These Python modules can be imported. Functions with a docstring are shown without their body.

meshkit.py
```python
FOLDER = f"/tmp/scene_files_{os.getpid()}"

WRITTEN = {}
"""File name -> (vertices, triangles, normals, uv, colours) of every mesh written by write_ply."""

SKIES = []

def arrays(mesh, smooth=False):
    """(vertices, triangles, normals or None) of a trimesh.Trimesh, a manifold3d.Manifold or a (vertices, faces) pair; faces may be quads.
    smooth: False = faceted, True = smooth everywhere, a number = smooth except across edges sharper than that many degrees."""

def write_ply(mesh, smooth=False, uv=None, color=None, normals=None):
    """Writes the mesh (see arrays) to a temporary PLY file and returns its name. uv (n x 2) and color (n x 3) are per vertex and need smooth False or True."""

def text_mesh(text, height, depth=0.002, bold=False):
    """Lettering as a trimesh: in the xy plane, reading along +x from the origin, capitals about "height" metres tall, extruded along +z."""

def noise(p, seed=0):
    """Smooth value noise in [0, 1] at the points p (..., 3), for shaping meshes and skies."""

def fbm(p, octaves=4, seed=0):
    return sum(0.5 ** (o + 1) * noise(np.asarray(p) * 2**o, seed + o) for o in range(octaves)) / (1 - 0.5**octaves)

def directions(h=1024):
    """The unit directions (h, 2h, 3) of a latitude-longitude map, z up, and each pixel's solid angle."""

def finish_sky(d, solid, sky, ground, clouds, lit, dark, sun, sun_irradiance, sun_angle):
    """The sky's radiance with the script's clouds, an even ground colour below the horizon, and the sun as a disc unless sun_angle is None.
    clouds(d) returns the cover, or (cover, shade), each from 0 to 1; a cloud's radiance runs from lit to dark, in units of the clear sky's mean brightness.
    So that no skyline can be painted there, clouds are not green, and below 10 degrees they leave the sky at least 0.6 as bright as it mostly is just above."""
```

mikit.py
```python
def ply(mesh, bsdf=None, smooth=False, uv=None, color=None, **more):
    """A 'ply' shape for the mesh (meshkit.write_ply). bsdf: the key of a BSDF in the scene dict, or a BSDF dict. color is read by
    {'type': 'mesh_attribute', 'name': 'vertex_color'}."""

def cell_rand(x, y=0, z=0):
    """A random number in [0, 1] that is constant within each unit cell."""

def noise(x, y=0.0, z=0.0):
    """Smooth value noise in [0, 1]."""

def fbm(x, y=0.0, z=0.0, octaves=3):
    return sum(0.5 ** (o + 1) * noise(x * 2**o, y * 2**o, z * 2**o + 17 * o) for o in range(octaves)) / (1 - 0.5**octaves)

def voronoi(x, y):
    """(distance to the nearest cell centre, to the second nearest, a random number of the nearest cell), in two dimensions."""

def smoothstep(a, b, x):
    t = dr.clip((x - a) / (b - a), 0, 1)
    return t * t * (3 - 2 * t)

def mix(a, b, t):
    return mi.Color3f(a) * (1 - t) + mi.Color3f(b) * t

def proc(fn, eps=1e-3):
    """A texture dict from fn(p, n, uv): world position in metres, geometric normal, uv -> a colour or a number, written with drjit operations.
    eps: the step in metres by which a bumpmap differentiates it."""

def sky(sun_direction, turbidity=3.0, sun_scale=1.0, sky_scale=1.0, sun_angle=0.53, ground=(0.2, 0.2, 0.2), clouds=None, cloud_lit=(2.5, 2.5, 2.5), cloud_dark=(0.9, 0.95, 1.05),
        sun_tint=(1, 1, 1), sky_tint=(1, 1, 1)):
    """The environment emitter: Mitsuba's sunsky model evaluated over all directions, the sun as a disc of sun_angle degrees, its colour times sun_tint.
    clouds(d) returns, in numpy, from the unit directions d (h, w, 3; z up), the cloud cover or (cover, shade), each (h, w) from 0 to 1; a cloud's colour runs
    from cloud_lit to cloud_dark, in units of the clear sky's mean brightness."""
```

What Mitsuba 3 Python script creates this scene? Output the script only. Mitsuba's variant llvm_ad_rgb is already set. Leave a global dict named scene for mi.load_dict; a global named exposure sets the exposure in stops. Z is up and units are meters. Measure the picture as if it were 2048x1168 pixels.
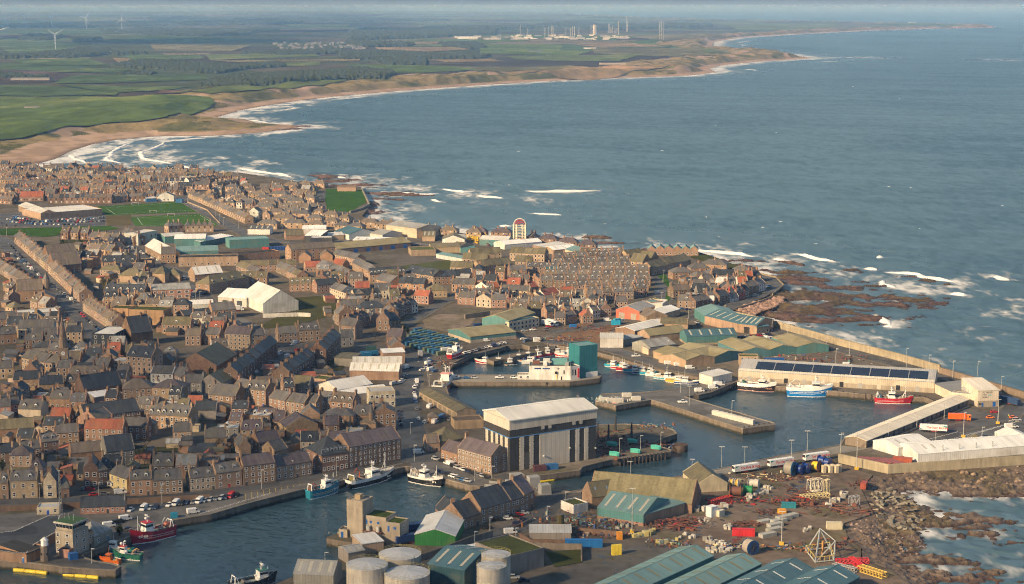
import math,random
import numpy as np,trimesh,shapely
import drjit as dr
import mitsuba as mi
import mikit,meshkit
from shapely.geometry import Polygon,LineString,Point,MultiPolygon,box as sbox
from shapely import affinity
scene,labels={},{}
# ---------------------------------------------------------------- camera, sky, sun, exposure
F,CX,CY,HORIZON,EYE=3457.0,1024.0,584.0,10.0,215.0
PITCH=math.atan((CY-HORIZON) /F)
FWD=np.array([0,math.cos(PITCH),-math.sin(PITCH)])
UP=np.array([0,math.sin(PITCH),math.cos(PITCH)])
T=mi.ScalarTransform4f
scene['camera'] ={'type': 'perspective','fov': math.degrees(2*math.atan(1024/F)),'fov_axis': 'x','near_clip': 20.0,'far_clip': 500000.0,
                   'to_world': T().look_at(origin=[0,0,EYE],target=[0,float(FWD[1]),EYE+float(FWD[2])],up=[0,0,1]),
                   'medium': {'type': 'ref','id': 'air'}}
SUN=np.array([-0.78,-0.62,0.50])
def cloud_cover(d):
	h=np.clip(d[...,2],0.02,1)
	p=np.stack([d[...,0] /h*0.5,d[...,1] /h*0.5,h*0+3.1],-1)
	c,f=meshkit.fbm(p,4,7),meshkit.fbm(p*1.7,3,9)
	west=np.clip(0.5-d[...,0] *1.5,0,1)
	low=np.clip(1-d[...,2] /0.14,0,1)
	return np.clip((c-0.3) *3+0.35*west+low,0,1) *0.9,np.clip(west*0.85+(f-0.5) *0.9,0,1) *(1-0.55*low)
scene['sky'] =mikit.sky(SUN,turbidity=3.0,sun_scale=1.4,sky_scale=0.92,sun_angle=3.0,clouds=cloud_cover,cloud_lit=(0.92,1.12,1.24),cloud_dark=(0.36,0.56,0.76),
                         sun_tint=(1.0,0.96,0.90),sky_tint=(0.86,0.99,1.16))
exposure=2.0
scene['air'] ={'type': 'homogeneous','albedo': {'type': 'rgb','value': [0.52,0.73,0.97]},'sigma_t': {'type': 'rgb','value': [2.5e-5,3.7e-5,5.5e-5]}}
SEA=-3.5
def W(x,y,z=0.0):
	"""the point of the level z that the photograph shows at pixel (x, y)"""
	d=FWD+(x-CX) /F*np.array([1.0,0,0]) +(CY-y) /F*UP
	t=(z-EYE) /d[2]
	return np.array([d[0] *t,d[1] *t,z])
def Wp(pts,z=0.0):
	return np.array([W(x,y,z)[:2] for x,y in pts])
# ---------------------------------------------------------------- names
used={}
def numbered(name):
	n=used.get(name,0)
	used[name] =n+1
	return name if n == 0 else f'{name}_{n:03d}'
def note(key,label=None,cat=None,group=None,kind=None):
	d={}
	if label: d['label'] =label
	if cat: d['category'] =cat
	if group: d['group'] =group
	if kind: d['kind'] =kind
	labels[key] =d
def thing(name,label,cat,group=None):
	key=numbered(name)
	note(key,label,cat,group,'thing')
	return key
# ---------------------------------------------------------------- meshes: every mesh carries its own colour (and gloss) in its uv
class MB:
	def __init__(self):
		self.v,self.f,self.c,self.n=[],[],[],0
	def add(self,v,f,c=None):
		v=np.asarray(v,float); f=np.asarray(f,int)
		if f.shape[1] == 4: f=np.vstack([f[:,[0,1,2]],f[:,[0,2,3]]])
		self.v.append(v); self.f.append(f+self.n); self.n += len(v)
		self.c.append(np.tile(code(*(c if c is not None else (0.5,0.5,0.5))),(len(v),1)))
		return self
	def box(self,x0,x1,y0,y1,z0,z1,c=None,open_bottom=True):
		v=[[x0,y0,z0],[x1,y0,z0],[x1,y1,z0],[x0,y1,z0],[x0,y0,z1],[x1,y0,z1],[x1,y1,z1],[x0,y1,z1]]
		f=[[0,1,5,4],[1,2,6,5],[2,3,7,6],[3,0,4,7],[4,5,6,7]] +([] if open_bottom else [[3,2,1,0]])
		return self.add(v,f,c)
	def poly(self,pts,c=None):
		"""one flat convex polygon given by 3-d points, counter-clockwise seen from outside"""
		n=len(pts)
		return self.add(pts,[[0,i,i+1] for i in range(1,n-1)],c)
	def prism(self,xy,z0,z1,c=None):
		"""walls and top over a polygon (n x 2, counter-clockwise)"""
		xy=np.asarray(xy,float); n=len(xy)
		if sum(xy[i-1][0] *xy[i][1] -xy[i][0] *xy[i-1][1] for i in range(n)) < 0: xy=xy[::-1]
		v=np.vstack([np.c_[xy,np.full(n,z0)],np.c_[xy,np.full(n,z1)]])
		f=[[i,(i+1) % n,(i+1) % n+n,i+n] for i in range(n)]
		self.add(v,f,c)
		tv,tf=trimesh.creation.triangulate_polygon(Polygon(xy),engine='earcut')
		return self.add(np.c_[tv,np.full(len(tv),z1)],orient(tv,tf),c)
	def cyl(self,p0,p1,r0,r1=None,n=8,c=None,caps=True):
		r1=r0 if r1 is None else r1
		p0,p1=np.asarray(p0,float),np.asarray(p1,float)
		z=(p1-p0) /np.linalg.norm(p1-p0)
		x=np.cross(z,[0,0,1] if abs(z[2]) < 0.9 else [1,0,0]); x /= np.linalg.norm(x)
		y=np.cross(z,x)
		a=np.arange(n) *2*math.pi/n
		ring=np.cos(a)[:,None] *x+np.sin(a)[:,None] *y
		v=np.vstack([p0+ring*r0,p1+ring*r1])
		i=np.arange(n)
		self.add(v,np.stack([i,(i+1) % n,(i+1) % n+n,i+n],1),c)
		if caps and r1 > 0.001:
			self.add(p1+ring*r1,[[0,k,k+1] for k in range(1,n-1)],c)
			self.add((p0+ring*r0)[::-1],[[0,k,k+1] for k in range(1,n-1)],c)
		return self
	def bar(self,p0,p1,w,c=None):
		return self.cyl(p0,p1,w*0.62,None,4,c)
	def loft(self,rings,c=None,cap=True):
		"""rings: k x n x 3, joined to their neighbours, each ring closed"""
		r=np.asarray(rings,float); k,n=r.shape[:2]
		i,j=np.meshgrid(np.arange(k-1),np.arange(n),indexing='ij')
		a=(i*n+j).ravel(); b=(i*n+(j+1) % n).ravel()
		self.add(r.reshape(-1,3),np.stack([a,b,b+n,a+n],1),c)
		if cap:
			for q,s in ((r[0],-1),(r[-1],1)):
				self.add(np.vstack([q[::s],q.mean(0)]),[[m,(m+1) % n,n] for m in range(n)],c)
		return self
	def join(self,other,m=None):
		vv=np.vstack(other.v)
		if m is not None: vv=vv @ m[:3,:3].T+m[:3,3]
		self.v.append(vv); self.f.append(np.vstack(other.f) +self.n); self.n += len(vv); self.c.append(np.vstack(other.c))
		return self
	def arrays(self):
		return np.vstack(self.v),np.vstack(self.f),np.vstack(self.c)
def orient(v,f):
	v=np.asarray(v); f=np.asarray(f)
	a=(v[f[:,1],0] -v[f[:,0],0]) *(v[f[:,2],1] -v[f[:,0],1]) -(v[f[:,1],1] -v[f[:,0],1]) *(v[f[:,2],0] -v[f[:,0],0])
	f=f.copy(); f[a < 0] =f[a < 0][:,::-1]
	return f
def code(r,g,b,k=0.7):
	q=[math.sqrt(min(max(v,0),1)) for v in (r,g,b)]
	return (round(q[0] *255) +0.05+0.9*q[1],round(q[2] *255) +0.05+0.9*k)
def put(key,mb,bsdf,m=None,kind=None,label=None,smooth=False):
	"""the mesh as ONE entry of the scene"""
	v,f,c=mb.arrays()
	if m is not None: v=v @ m[:3,:3].T+m[:3,3]
	scene[key] =mikit.ply((v,f),bsdf,smooth=smooth,uv=c)
	if kind or label: note(key,label,None,None,kind)
	return key
def part(parent,name,mb,bsdf,m=None,kind=None,label=None,smooth=False):
	return put(numbered(parent+'__' +name),mb,bsdf,m,kind,label,smooth)
def frame(p,ang,z=0.0):
	m=np.eye(4); c,s=math.cos(ang),math.sin(ang)
	m[:2,:2] =[[c,-s],[s,c]]; m[0,3],m[1,3],m[2,3] =p[0],p[1],z
	return m
def copies(shared,key,m):
	"""another entry that reuses a mesh already written"""
	scene[key] ={**shared,'to_world': T(m.tolist())}
	return key
def sheet(mb,poly,z,c=None):
	for g in getattr(poly,'geoms',[poly]):
		if g.is_empty or g.area < 0.05 or g.geom_type != 'Polygon': continue
		tv,tf=trimesh.creation.triangulate_polygon(g,engine='earcut')
		mb.add(np.c_[tv,np.full(len(tv),z)],orient(tv,tf),c)
	return mb
# ---------------------------------------------------------------- materials
def dec(uv):
	a,b=dr.floor(uv.x),dr.floor(uv.y)
	g,k=(uv.x-a-0.05) /0.9,(uv.y-b-0.05) /0.9
	return mi.Color3f(dr.square(a/255.0),dr.square(g),dr.square(b/255.0)),k
def along(p,n):
	"""a level coordinate along the face, whichever way it looks"""
	l=dr.maximum(dr.sqrt(n.x*n.x+n.y*n.y),1e-4)
	return (p.y*n.x-p.x*n.y) /l,l
def m_paint(p,n,uv):
	c,k=dec(uv)
	return c*(0.86+0.28*mikit.fbm(p.x*0.7,p.y*0.7,p.z*0.35,2))
def m_rough(p,n,uv):
	return mi.Float(dec(uv)[1])
def m_stone(p,n,uv):
	c,k=dec(uv)
	t,l=along(p,n)
	row=dr.floor(p.z/0.5)
	blk=mikit.cell_rand(dr.floor(t/0.95+0.5*row),row,3)
	st=mikit.fbm(t*0.9,p.z*0.16,2.0,2)
	big=mikit.fbm(p.x*0.13,p.y*0.13,p.z*0.2,2)
	w=0.66+0.26*blk+0.3*(st-0.5) +0.36*(big-0.3)
	warm=mikit.noise(p.x*0.06+9,p.y*0.06,1.0)
	return c*w*mikit.mix((0.96,1.0,1.05),(1.06,0.99,0.92),warm)
def m_slate(p,n,uv):
	c,k=dec(uv)
	t,l=along(p,n)
	s=p.z/dr.maximum(l,0.2)
	row=dr.floor(s/0.45)
	tile=mikit.cell_rand(dr.floor(t/0.7+0.5*row),row,5)
	streak=mikit.fbm(t*0.8,s*0.12,4.0,2)
	moss=mikit.smoothstep(0.52,0.72,mikit.fbm(p.x*0.3,p.y*0.3,p.z*0.3,3)) *k
	base=c*(0.72+0.22*tile+0.5*(streak-0.45))
	return mikit.mix(base,mi.Color3f(0.17,0.15,0.075),moss*0.75)
def m_sheetmetal(p,n,uv):
	c,k=dec(uv)
	t,l=along(p,n)
	s=p.z/dr.maximum(l,0.15)
	rib=dr.abs(t/1.1-dr.floor(t/1.1) -0.5)
	pan=mikit.cell_rand(dr.floor(t/3.3),dr.floor(p.z/30.0),2)
	streak=mikit.fbm(t*1.1,s*0.1,1.0,2)
	big=mikit.fbm(p.x*0.07,p.y*0.07,p.z*0.1,3)
	base=c*(0.84+0.12*mikit.smoothstep(0.1,0.3,rib) +0.08*pan+0.3*(streak-0.5) +0.35*(big-0.45))
	moss=mikit.smoothstep(0.48,0.75,mikit.fbm(p.x*0.16,p.y*0.16,p.z*0.2,3) +0.16*(streak-0.5)) *k
	return mikit.mix(base,mi.Color3f(0.2,0.165,0.075),moss*0.85)
def m_concrete(p,n,uv):
	c,k=dec(uv)
	t,l=along(p,n)
	streak=mikit.fbm(t*0.8,p.z*0.14,3.0,3)
	big=mikit.fbm(p.x*0.06,p.y*0.06,p.z*0.2,3)
	w=0.7+0.5*(streak-0.4) +0.5*(big-0.25)
	alg=mikit.smoothstep(-1.6,-2.9,p.z+1.1*(streak-0.5)) *k
	return mikit.mix(c*w,mi.Color3f(0.03,0.032,0.022),alg*0.9)
def m_asphalt(p,n,uv):
	c,k=dec(uv)
	a=mikit.fbm(p.x*0.05,p.y*0.05,1.0,3)
	b=mikit.fbm(p.x*0.4,p.y*0.4,5.0,2)
	pt=mikit.smoothstep(0.55,0.62,mikit.noise(p.x*0.09+40,p.y*0.16,8.0))
	return c*(0.6+0.62*a+0.32*(b-0.4) -0.22*pt)
def m_yard(p,n,uv):
	"""bare ground of dirt, gravel, weeds and puddled wheel ruts"""
	c,k=dec(uv)
	a=mikit.fbm(p.x*0.035,p.y*0.035,2.0,4)
	b=mikit.fbm(p.x*0.33,p.y*0.33,5.0,3)
	grass=mikit.smoothstep(0.5,0.66,mikit.fbm(p.x*0.06+31,p.y*0.06,4.0,3)) *k
	base=c*(0.5+0.75*a+0.5*(b-0.4))
	return mikit.mix(base,mi.Color3f(0.085,0.085,0.03) *(0.6+0.9*b),grass*0.8)
def m_grass(p,n,uv):
	c,k=dec(uv)
	a=mikit.fbm(p.x*0.012,p.y*0.012,2.0,3)
	b=mikit.fbm(p.x*0.11,p.y*0.11,5.0,3)
	d=mikit.fbm(p.x*0.9,p.y*0.9,5.0,2)
	return c*(0.62+0.45*a+0.4*(b-0.4) +0.3*(d-0.4))
def m_rock(p,n,uv):
	c,k=dec(uv)
	a=mikit.fbm(p.x*0.06,p.y*0.06,p.z*0.3,3)
	b=mikit.fbm(p.x*0.35,p.y*0.35,p.z*0.6,3)
	weed=mikit.smoothstep(0.45,0.62,mikit.fbm(p.x*0.05+7,p.y*0.05,1.0,3)) *k
	base=mikit.mix(c*(0.1+1.5*b),mi.Color3f(0.085,0.07,0.024) *(0.15+1.35*b),weed)
	wet=mikit.smoothstep(-2.3,-3.3,p.z+0.8*(a-0.5))
	return mikit.mix(base,mi.Color3f(0.05,0.027,0.02) *(0.5+b),wet*0.85)
def m_country(p,n,uv):
	c,k=dec(uv)
	a=mikit.fbm(p.x*0.0035,p.y*0.0018,2.0,3)
	b=mikit.fbm(p.x*0.02,p.y*0.012,5.0,3)
	d=mikit.fbm(p.x*0.06,p.y*0.035,9.0,2)
	dry=mikit.smoothstep(0.52,0.72,0.5*b+0.5*a)
	return mikit.mix(c,c*mi.Color3f(1.7,1.35,1.3),dry*0.6) *(0.5+0.55*a+0.7*(b-0.35) +0.35*(d-0.4))
def m_patch(p,n,uv):
	"""far farmland: fields as cells with hedges between them"""
	wx=p.x+160*mikit.noise(p.x*0.002,p.y*0.002,1.0)
	f,s,r=mikit.voronoi(wx/520.0,p.y/820.0)
	tone=mikit.mix((0.08,0.125,0.042),(0.125,0.155,0.058),mikit.smoothstep(0.1,0.5,r))
	tone=mikit.mix(tone,mi.Color3f(0.17,0.145,0.085),mikit.smoothstep(0.6,0.66,r))
	tone=mikit.mix(tone,mi.Color3f(0.085,0.065,0.05),mikit.smoothstep(0.83,0.86,r))
	hedge=mikit.smoothstep(0.035,0.012,s-f)
	tone=mikit.mix(tone,mi.Color3f(0.035,0.038,0.02),hedge*0.8)
	b=mikit.fbm(p.x*0.012,p.y*0.008,5.0,3)
	moor=mikit.smoothstep(0.5,0.62,mikit.fbm(p.x*0.0006,p.y*0.0005,3.0,3))
	tone=mikit.mix(tone,mi.Color3f(0.052,0.05,0.034),moor*0.6)
	return tone*(0.6+0.8*b)
def m_dune(p,n,uv):
	a=mikit.fbm(p.x*0.012,p.y*0.008,2.0,3)
	b=mikit.fbm(p.x*0.05,p.y*0.03,5.0,3)
	d=mikit.fbm(p.x*0.3,p.y*0.2,2.0,2)
	g=mikit.mix((0.12,0.12,0.045),(0.27,0.205,0.095),mikit.smoothstep(0.35,0.6,a*0.6+b*0.4))
	g=g*(0.45+0.7*b+0.4*d)
	sand=mikit.mix((0.46,0.33,0.23),(0.34,0.24,0.165),mikit.smoothstep(0.3,0.7,b))
	bare=mikit.smoothstep(0.62,0.7,mikit.fbm(p.x*0.016+5,p.y*0.012,7.0,3))
	g=mikit.mix(g,sand,bare)
	low=mikit.smoothstep(1.3,0.3,p.z+1.8*(b-0.5))
	wet=mikit.smoothstep(-2.2,-3.4,p.z)
	return mikit.mix(mikit.mix(g,sand,low),mi.Color3f(0.13,0.09,0.065),wet)
def m_sea(p,n,uv):
	w=p.x*0.3+p.y
	a=mikit.fbm(p.x*0.0022,p.y*0.0009,2.0,3)
	b=mikit.fbm(p.x*0.005,w*0.016,5.0,3)
	d=mikit.fbm(p.x*0.06,w*0.05,8.0,2)
	e=mikit.noise(p.x*0.13,w*0.05,11.0) +mikit.noise(p.x*0.3,w*0.14,12.0)
	t=mikit.smoothstep(0.22,0.78,0.25*a+0.25*b+0.2*d+0.15*e)  # light and shade of swell and ripples painted into the water colour
	return mikit.mix((0.022,0.06,0.088),(0.08,0.142,0.182),t)
def m_seabump(p,n,uv):
	w=p.x*0.35+p.y
	return 3.4*mikit.fbm(p.x*0.016,w*0.04,1.0,3) +2.6*mikit.fbm(p.x*0.09,w*0.16,3.0,3)
def m_calm(p,n,uv):
	a=mikit.fbm(p.x*0.011,p.y*0.007,2.0,3)
	return mikit.mix((0.016,0.038,0.056),(0.030,0.064,0.088),a)
def m_calmbump(p,n,uv):
	w=p.x*0.3+p.y
	gust=0.45+0.9*mikit.noise(p.x*0.011,p.y*0.007,9.0)
	return (0.42*mikit.fbm(p.x*0.28,w*0.5,1.0,2) +0.16*mikit.fbm(p.x*0.9,w*1.3,3.0,2)) *gust
def m_foam(p,n,uv):
	lace=mikit.fbm(p.x*0.045,p.y*0.022,1.0,4)
	fine=mikit.fbm(p.x*0.2,p.y*0.1,6.0,3)
	return mikit.smoothstep(0.5,0.98,uv.x*0.9+0.85*(lace-0.5) +0.6*(fine-0.5)) *0.9
def m_leaf(p,n,uv):
	c,k=dec(uv)
	return c*(0.5+1.0*mikit.fbm(p.x*0.6,p.y*0.6,p.z*0.6,2))
def diffuse(fn):
	return {'type': 'diffuse','reflectance': mikit.proc(fn)}
def two(b):
	return {'type': 'twosided','bsdf': b}
scene['paint'] =two({'type': 'principled','base_color': mikit.proc(m_paint),'roughness': mikit.proc(m_rough),'specular': 0.5})
scene['stone'] =two(diffuse(m_stone))
scene['slate'] =two({'type': 'principled','base_color': mikit.proc(m_slate),'roughness': 0.55,'specular': 0.4})
scene['sheetmetal'] =two({'type': 'principled','base_color': mikit.proc(m_sheetmetal),'roughness': 0.5,'specular': 0.4})
scene['concrete'] =two(diffuse(m_concrete))
scene['asphalt'] =two({'type': 'principled','base_color': mikit.proc(m_asphalt),'roughness': 0.6,'specular': 0.3})
scene['yard'] =two(diffuse(m_yard))
scene['turf'] =two(diffuse(m_grass))
scene['rock'] =two({'type': 'principled','base_color': mikit.proc(m_rock),'roughness': 0.65,'specular': 0.35})
scene['country'] =two(diffuse(m_country))
scene['patch'] =two(diffuse(m_patch))
scene['dune'] =two(diffuse(m_dune))
scene['leafy'] =two(diffuse(m_leaf))
scene['seawater'] =two({'type': 'bumpmap','arbitrary': mikit.proc(m_seabump,0.5),'scale': 1.0,
                         'bsdf': {'type': 'principled','base_color': mikit.proc(m_sea),'roughness': 0.32,'specular': 0.5}})
scene['calmwater'] =two({'type': 'bumpmap','arbitrary': mikit.proc(m_calmbump,0.1),'scale': 1.0,
                          'bsdf': {'type': 'principled','base_color': mikit.proc(m_calm),'roughness': 0.12,'specular': 0.5}})
scene['froth'] ={'type': 'mask','opacity': mikit.proc(m_foam),'bsdf': two({'type': 'diffuse','reflectance': {'type': 'rgb','value': [0.78,0.8,0.8]}})}
scene['foamwhite'] =two({'type': 'diffuse','reflectance': {'type': 'rgb','value': [0.8,0.81,0.8]}})
# ---------------------------------------------------------------- the setting: land, sea, shore
LAND=[(-250,1122),(0,1122),(50,1125),(97,1131),(124,1135),(199,1140),(231,1141),(242,1133),(223,1127),(190,1122),(172,1116),(165,1109),(188,1101),(258,1074),
		(275,1068),(342,1042),(422,1029),(500,1006),(524,1000),(603,980),(675,964),(700,957),(787,940),(808,934),(822,934),(822,937),(886,957),(939,972),(960,973),
		(985,969),(1000,966),(1051,955),(1160,941),(1165,934),(1222,920),(1300,910),(1341,904),(1343,900),(1318,892),(1308,884),(1322,878),(1354,868),(1349,861),(1330,853),(1250,848),
		(1195,850),(1100,842),(967,831),(952,828),(900,796),(893,775),(900,741),(907,726),(937,711.5),(969,704),(999,697),(1014,692),(1045,690),(1060,694),
		(1098,690),(1150,697),(1170,700),(1200,707),(1240,717),(1299,734),(1339,744),(1374,749),(1408,757),(1473,764),(1500,768),(1667,783),(1747,791),(1851,796),
		(1880,809),(1876,810),(1687,878),(1680,890),(1548,914),(1438,938),(1324,959),(1200,974),(1140,983.5),(1100,980),(1085,976),(1060,980),(1030,988),(1000,998),
		(950,1015),(890,1042),(880,1050),(835,1065),(812,1076),(805,1072),(760,1060),(700,1058),(653,1074),(653,1077),(723,1088),(735,1090),(723,1097),(698,1112),
		(638,1136),(586,1153),(540,1172),(480,1200),(300,1300),(1900,1300),(1821,1168),(1784,1141),(1722,1116),(1722,1096),(1697,1077),(1687,1047),(1747,1027),
		(1737,1007),(1722,977),(1746,950),(1771,947),(2048,931),(2400,905),(2400,872),(2048,789),(1968,765),(1878,741),(1806,720.5),(1652,684),(1558,652),(1503,638),
		(1451,622),(1520,598),(1569,573),(1560,558),(1525,548),(1503,538),(1461,527),(1424,512),(1394,503),(1297,501),(1245,510),(1208,507),(1188,497),(1113,479),
		(1059,475),(1000,472),(931,467),(847,455),(760,445),(723,432),(740,412),(723,380),(723,373),(654,373),(604,366),(557,356),(512,350),(478,345),(348,338),
		(124,336),(0,334),(-250,334),(-400,600)]
land=Polygon(Wp(LAND)).buffer(0)
PIERS=[[(880,750),(1036,750),(1190,743),(1203,750),(1199,757),(1140,764),(905,764),(880,762)],
         [(973,718),(1056,701.6),(1110,690),(1110,697),(1039,711.6),(988,723)],
         [(1478,755),(1473,764),(1448,774),(1423,785),(1398,790),(1386,791),(1371,794),(1520,838),(1549,846),(1550,850),(1486,858),(1307,801),(1302,800),(1232,812),
          (1190,801),(1203,788),(1297,784),(1319,782),(1384,774),(1399,771),(1406,750)]]
for q in PIERS: land=land.union(Polygon(Wp(q)).buffer(0))
land=max(getattr(land,'geoms',[land]),key=lambda g: g.area)
g=sheet(MB(),land.simplify(0.2),0.0,(0.15,0.132,0.11,0.35))
put('ground',g,'yard',kind='structure')
CONC,QUAYC=(0.3,0.27,0.22,0.7),(0.2,0.165,0.13,1.0)
q=MB()
for ring in [land.exterior,*land.interiors]:
	xy=np.array(ring.coords)[:-1][::(1 if ring.is_ccw == (ring is land.exterior) else -1)]
	n=len(xy); i=np.arange(n)
	q.add(np.vstack([np.c_[xy,np.full(n,-9.0)],np.c_[xy,np.full(n,-0.002)]]),np.stack([i,(i+1) % n,(i+1) % n+n,i+n],1),QUAYC)
put('quay_wall',q,'concrete',kind='structure')
HARB=Polygon(Wp([(-500,1060),(600,900),(860,650),(1420,715),(1900,785),(1905,815),(1600,1000),(900,1100),(500,1250),(-500,1500)]))
harbour=HARB.difference(land.buffer(-0.5))
put('harbour_water',sheet(MB(),harbour,SEA+0.05),'calmwater',kind='structure')
edge_line=LineString(np.vstack([Wp([(-250,1122)]),Wp(LAND[1:])]))
# stone coping along the quays
cop=MB()
for poly_px in [LAND[0:48],LAND[48:64],LAND[68:84]]:
	ln=LineString(Wp(poly_px)).buffer(0.75,cap_style=2,join_style=2).intersection(land.buffer(0.12))
	for gg in getattr(ln,'geoms',[ln]):
		if gg.area > 1: cop.prism(np.array(gg.exterior.coords)[:-1],0.0,0.26,(0.3,0.26,0.21,0.0))
for pp in PIERS:
	ln=LineString(Wp(pp)).buffer(0.6,cap_style=2,join_style=2).intersection(land.buffer(0.12))
	for gg in getattr(ln,'geoms',[ln]):
		if gg.area > 1 and gg.geom_type == 'Polygon': cop.prism(np.array(gg.exterior.coords)[:-1],0.0,0.26,(0.3,0.26,0.21,0.0))
put('quay_coping',cop,'concrete',kind='structure')
# far coast and farmland
COAST=[(-600,352),(-300,345),(0,334),(86,328),(120,319),(154,302),(195,289),(240,280.5),(294,275.5),(329,273),(431,272),(531,265.5),(606,254.5),(590,250),(520,247),
         (493,238.5),(438,235),(479,223),(548,210),(634,198),(700,191.5),(800,182.5),(920,174),(1057,165),(1194,158.5),(1380,152),(1440,145),(1425,138),(1451,131),
         (1519,124),(1632,117),(1588,110),(1526,103),(1468,99),(1430,94),(1434,84),(1485,75.5),(1588,69),(1725,62),(1862,57.5),(1990,55.5),(1985,51.5),(1900,50),
         (1800,48.5),(1700,46),(1560,43),(1450,41),(1300,37),(1240,34),(1160,30),(1040,26.5),(900,23),(-900,22.5)]
coast=Polygon(np.vstack([Wp(COAST,SEA),[[-90000,55000],[-60000,2000]]])).buffer(0)
shapely.prepare(coast)
dep=np.exp(np.linspace(math.log(2150),math.log(58000),520))
lat=np.linspace(-0.42,0.36,420)
D,A=np.meshgrid(dep,lat,indexing='ij')
X,Y=D*A,D
pts=shapely.points(X.ravel(),Y.ravel())
cb=coast.boundary
shapely.prepare(cb)
sd=shapely.distance(pts,cb).reshape(X.shape) *np.where(shapely.contains(coast,pts).reshape(X.shape),1,-1)
nz=lambda s,k,o=3: meshkit.fbm(np.stack([X*s,Y*s,X*0+k],-1),o,k)
grow=np.clip((Y-2300) /1500,0,1)
dune_h=(7+9*grow) *nz(0.009,3,3) *np.clip((sd-np.where(Y < 3600,90,50)) /40,0,1) *np.clip(1.6-sd/(240+160*grow),0,1)
fz=nz(0.00035,8,3)
Z=SEA+np.where(sd < 0,np.maximum(sd*0.05,-6),np.minimum(sd*np.where(Y < 3600,np.where(X/Y < -0.205,0.046,0.10),0.055),5.5)) +dune_h*1.7+np.clip((sd-500) /3000,0,1) *(fz-0.4) *22*np.clip((Y-2500) /6000,0.15,1)
hills=np.clip((Y-26000) /20000,0,1) *np.clip(1-(X/Y+0.02) /0.12,0,1) *45*nz(0.00012,5,3)
Z=Z+hills
idx=np.arange(X.size).reshape(X.shape)
quads=np.stack([idx[:-1,:-1],idx[:-1,1:],idx[1:,1:],idx[1:,:-1]],-1).reshape(-1,4)
qs=sd[:-1,:-1].reshape(-1)
V=np.stack([X,Y,Z],-1).reshape(-1,3)
RV=(X,Y,Z)
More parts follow.
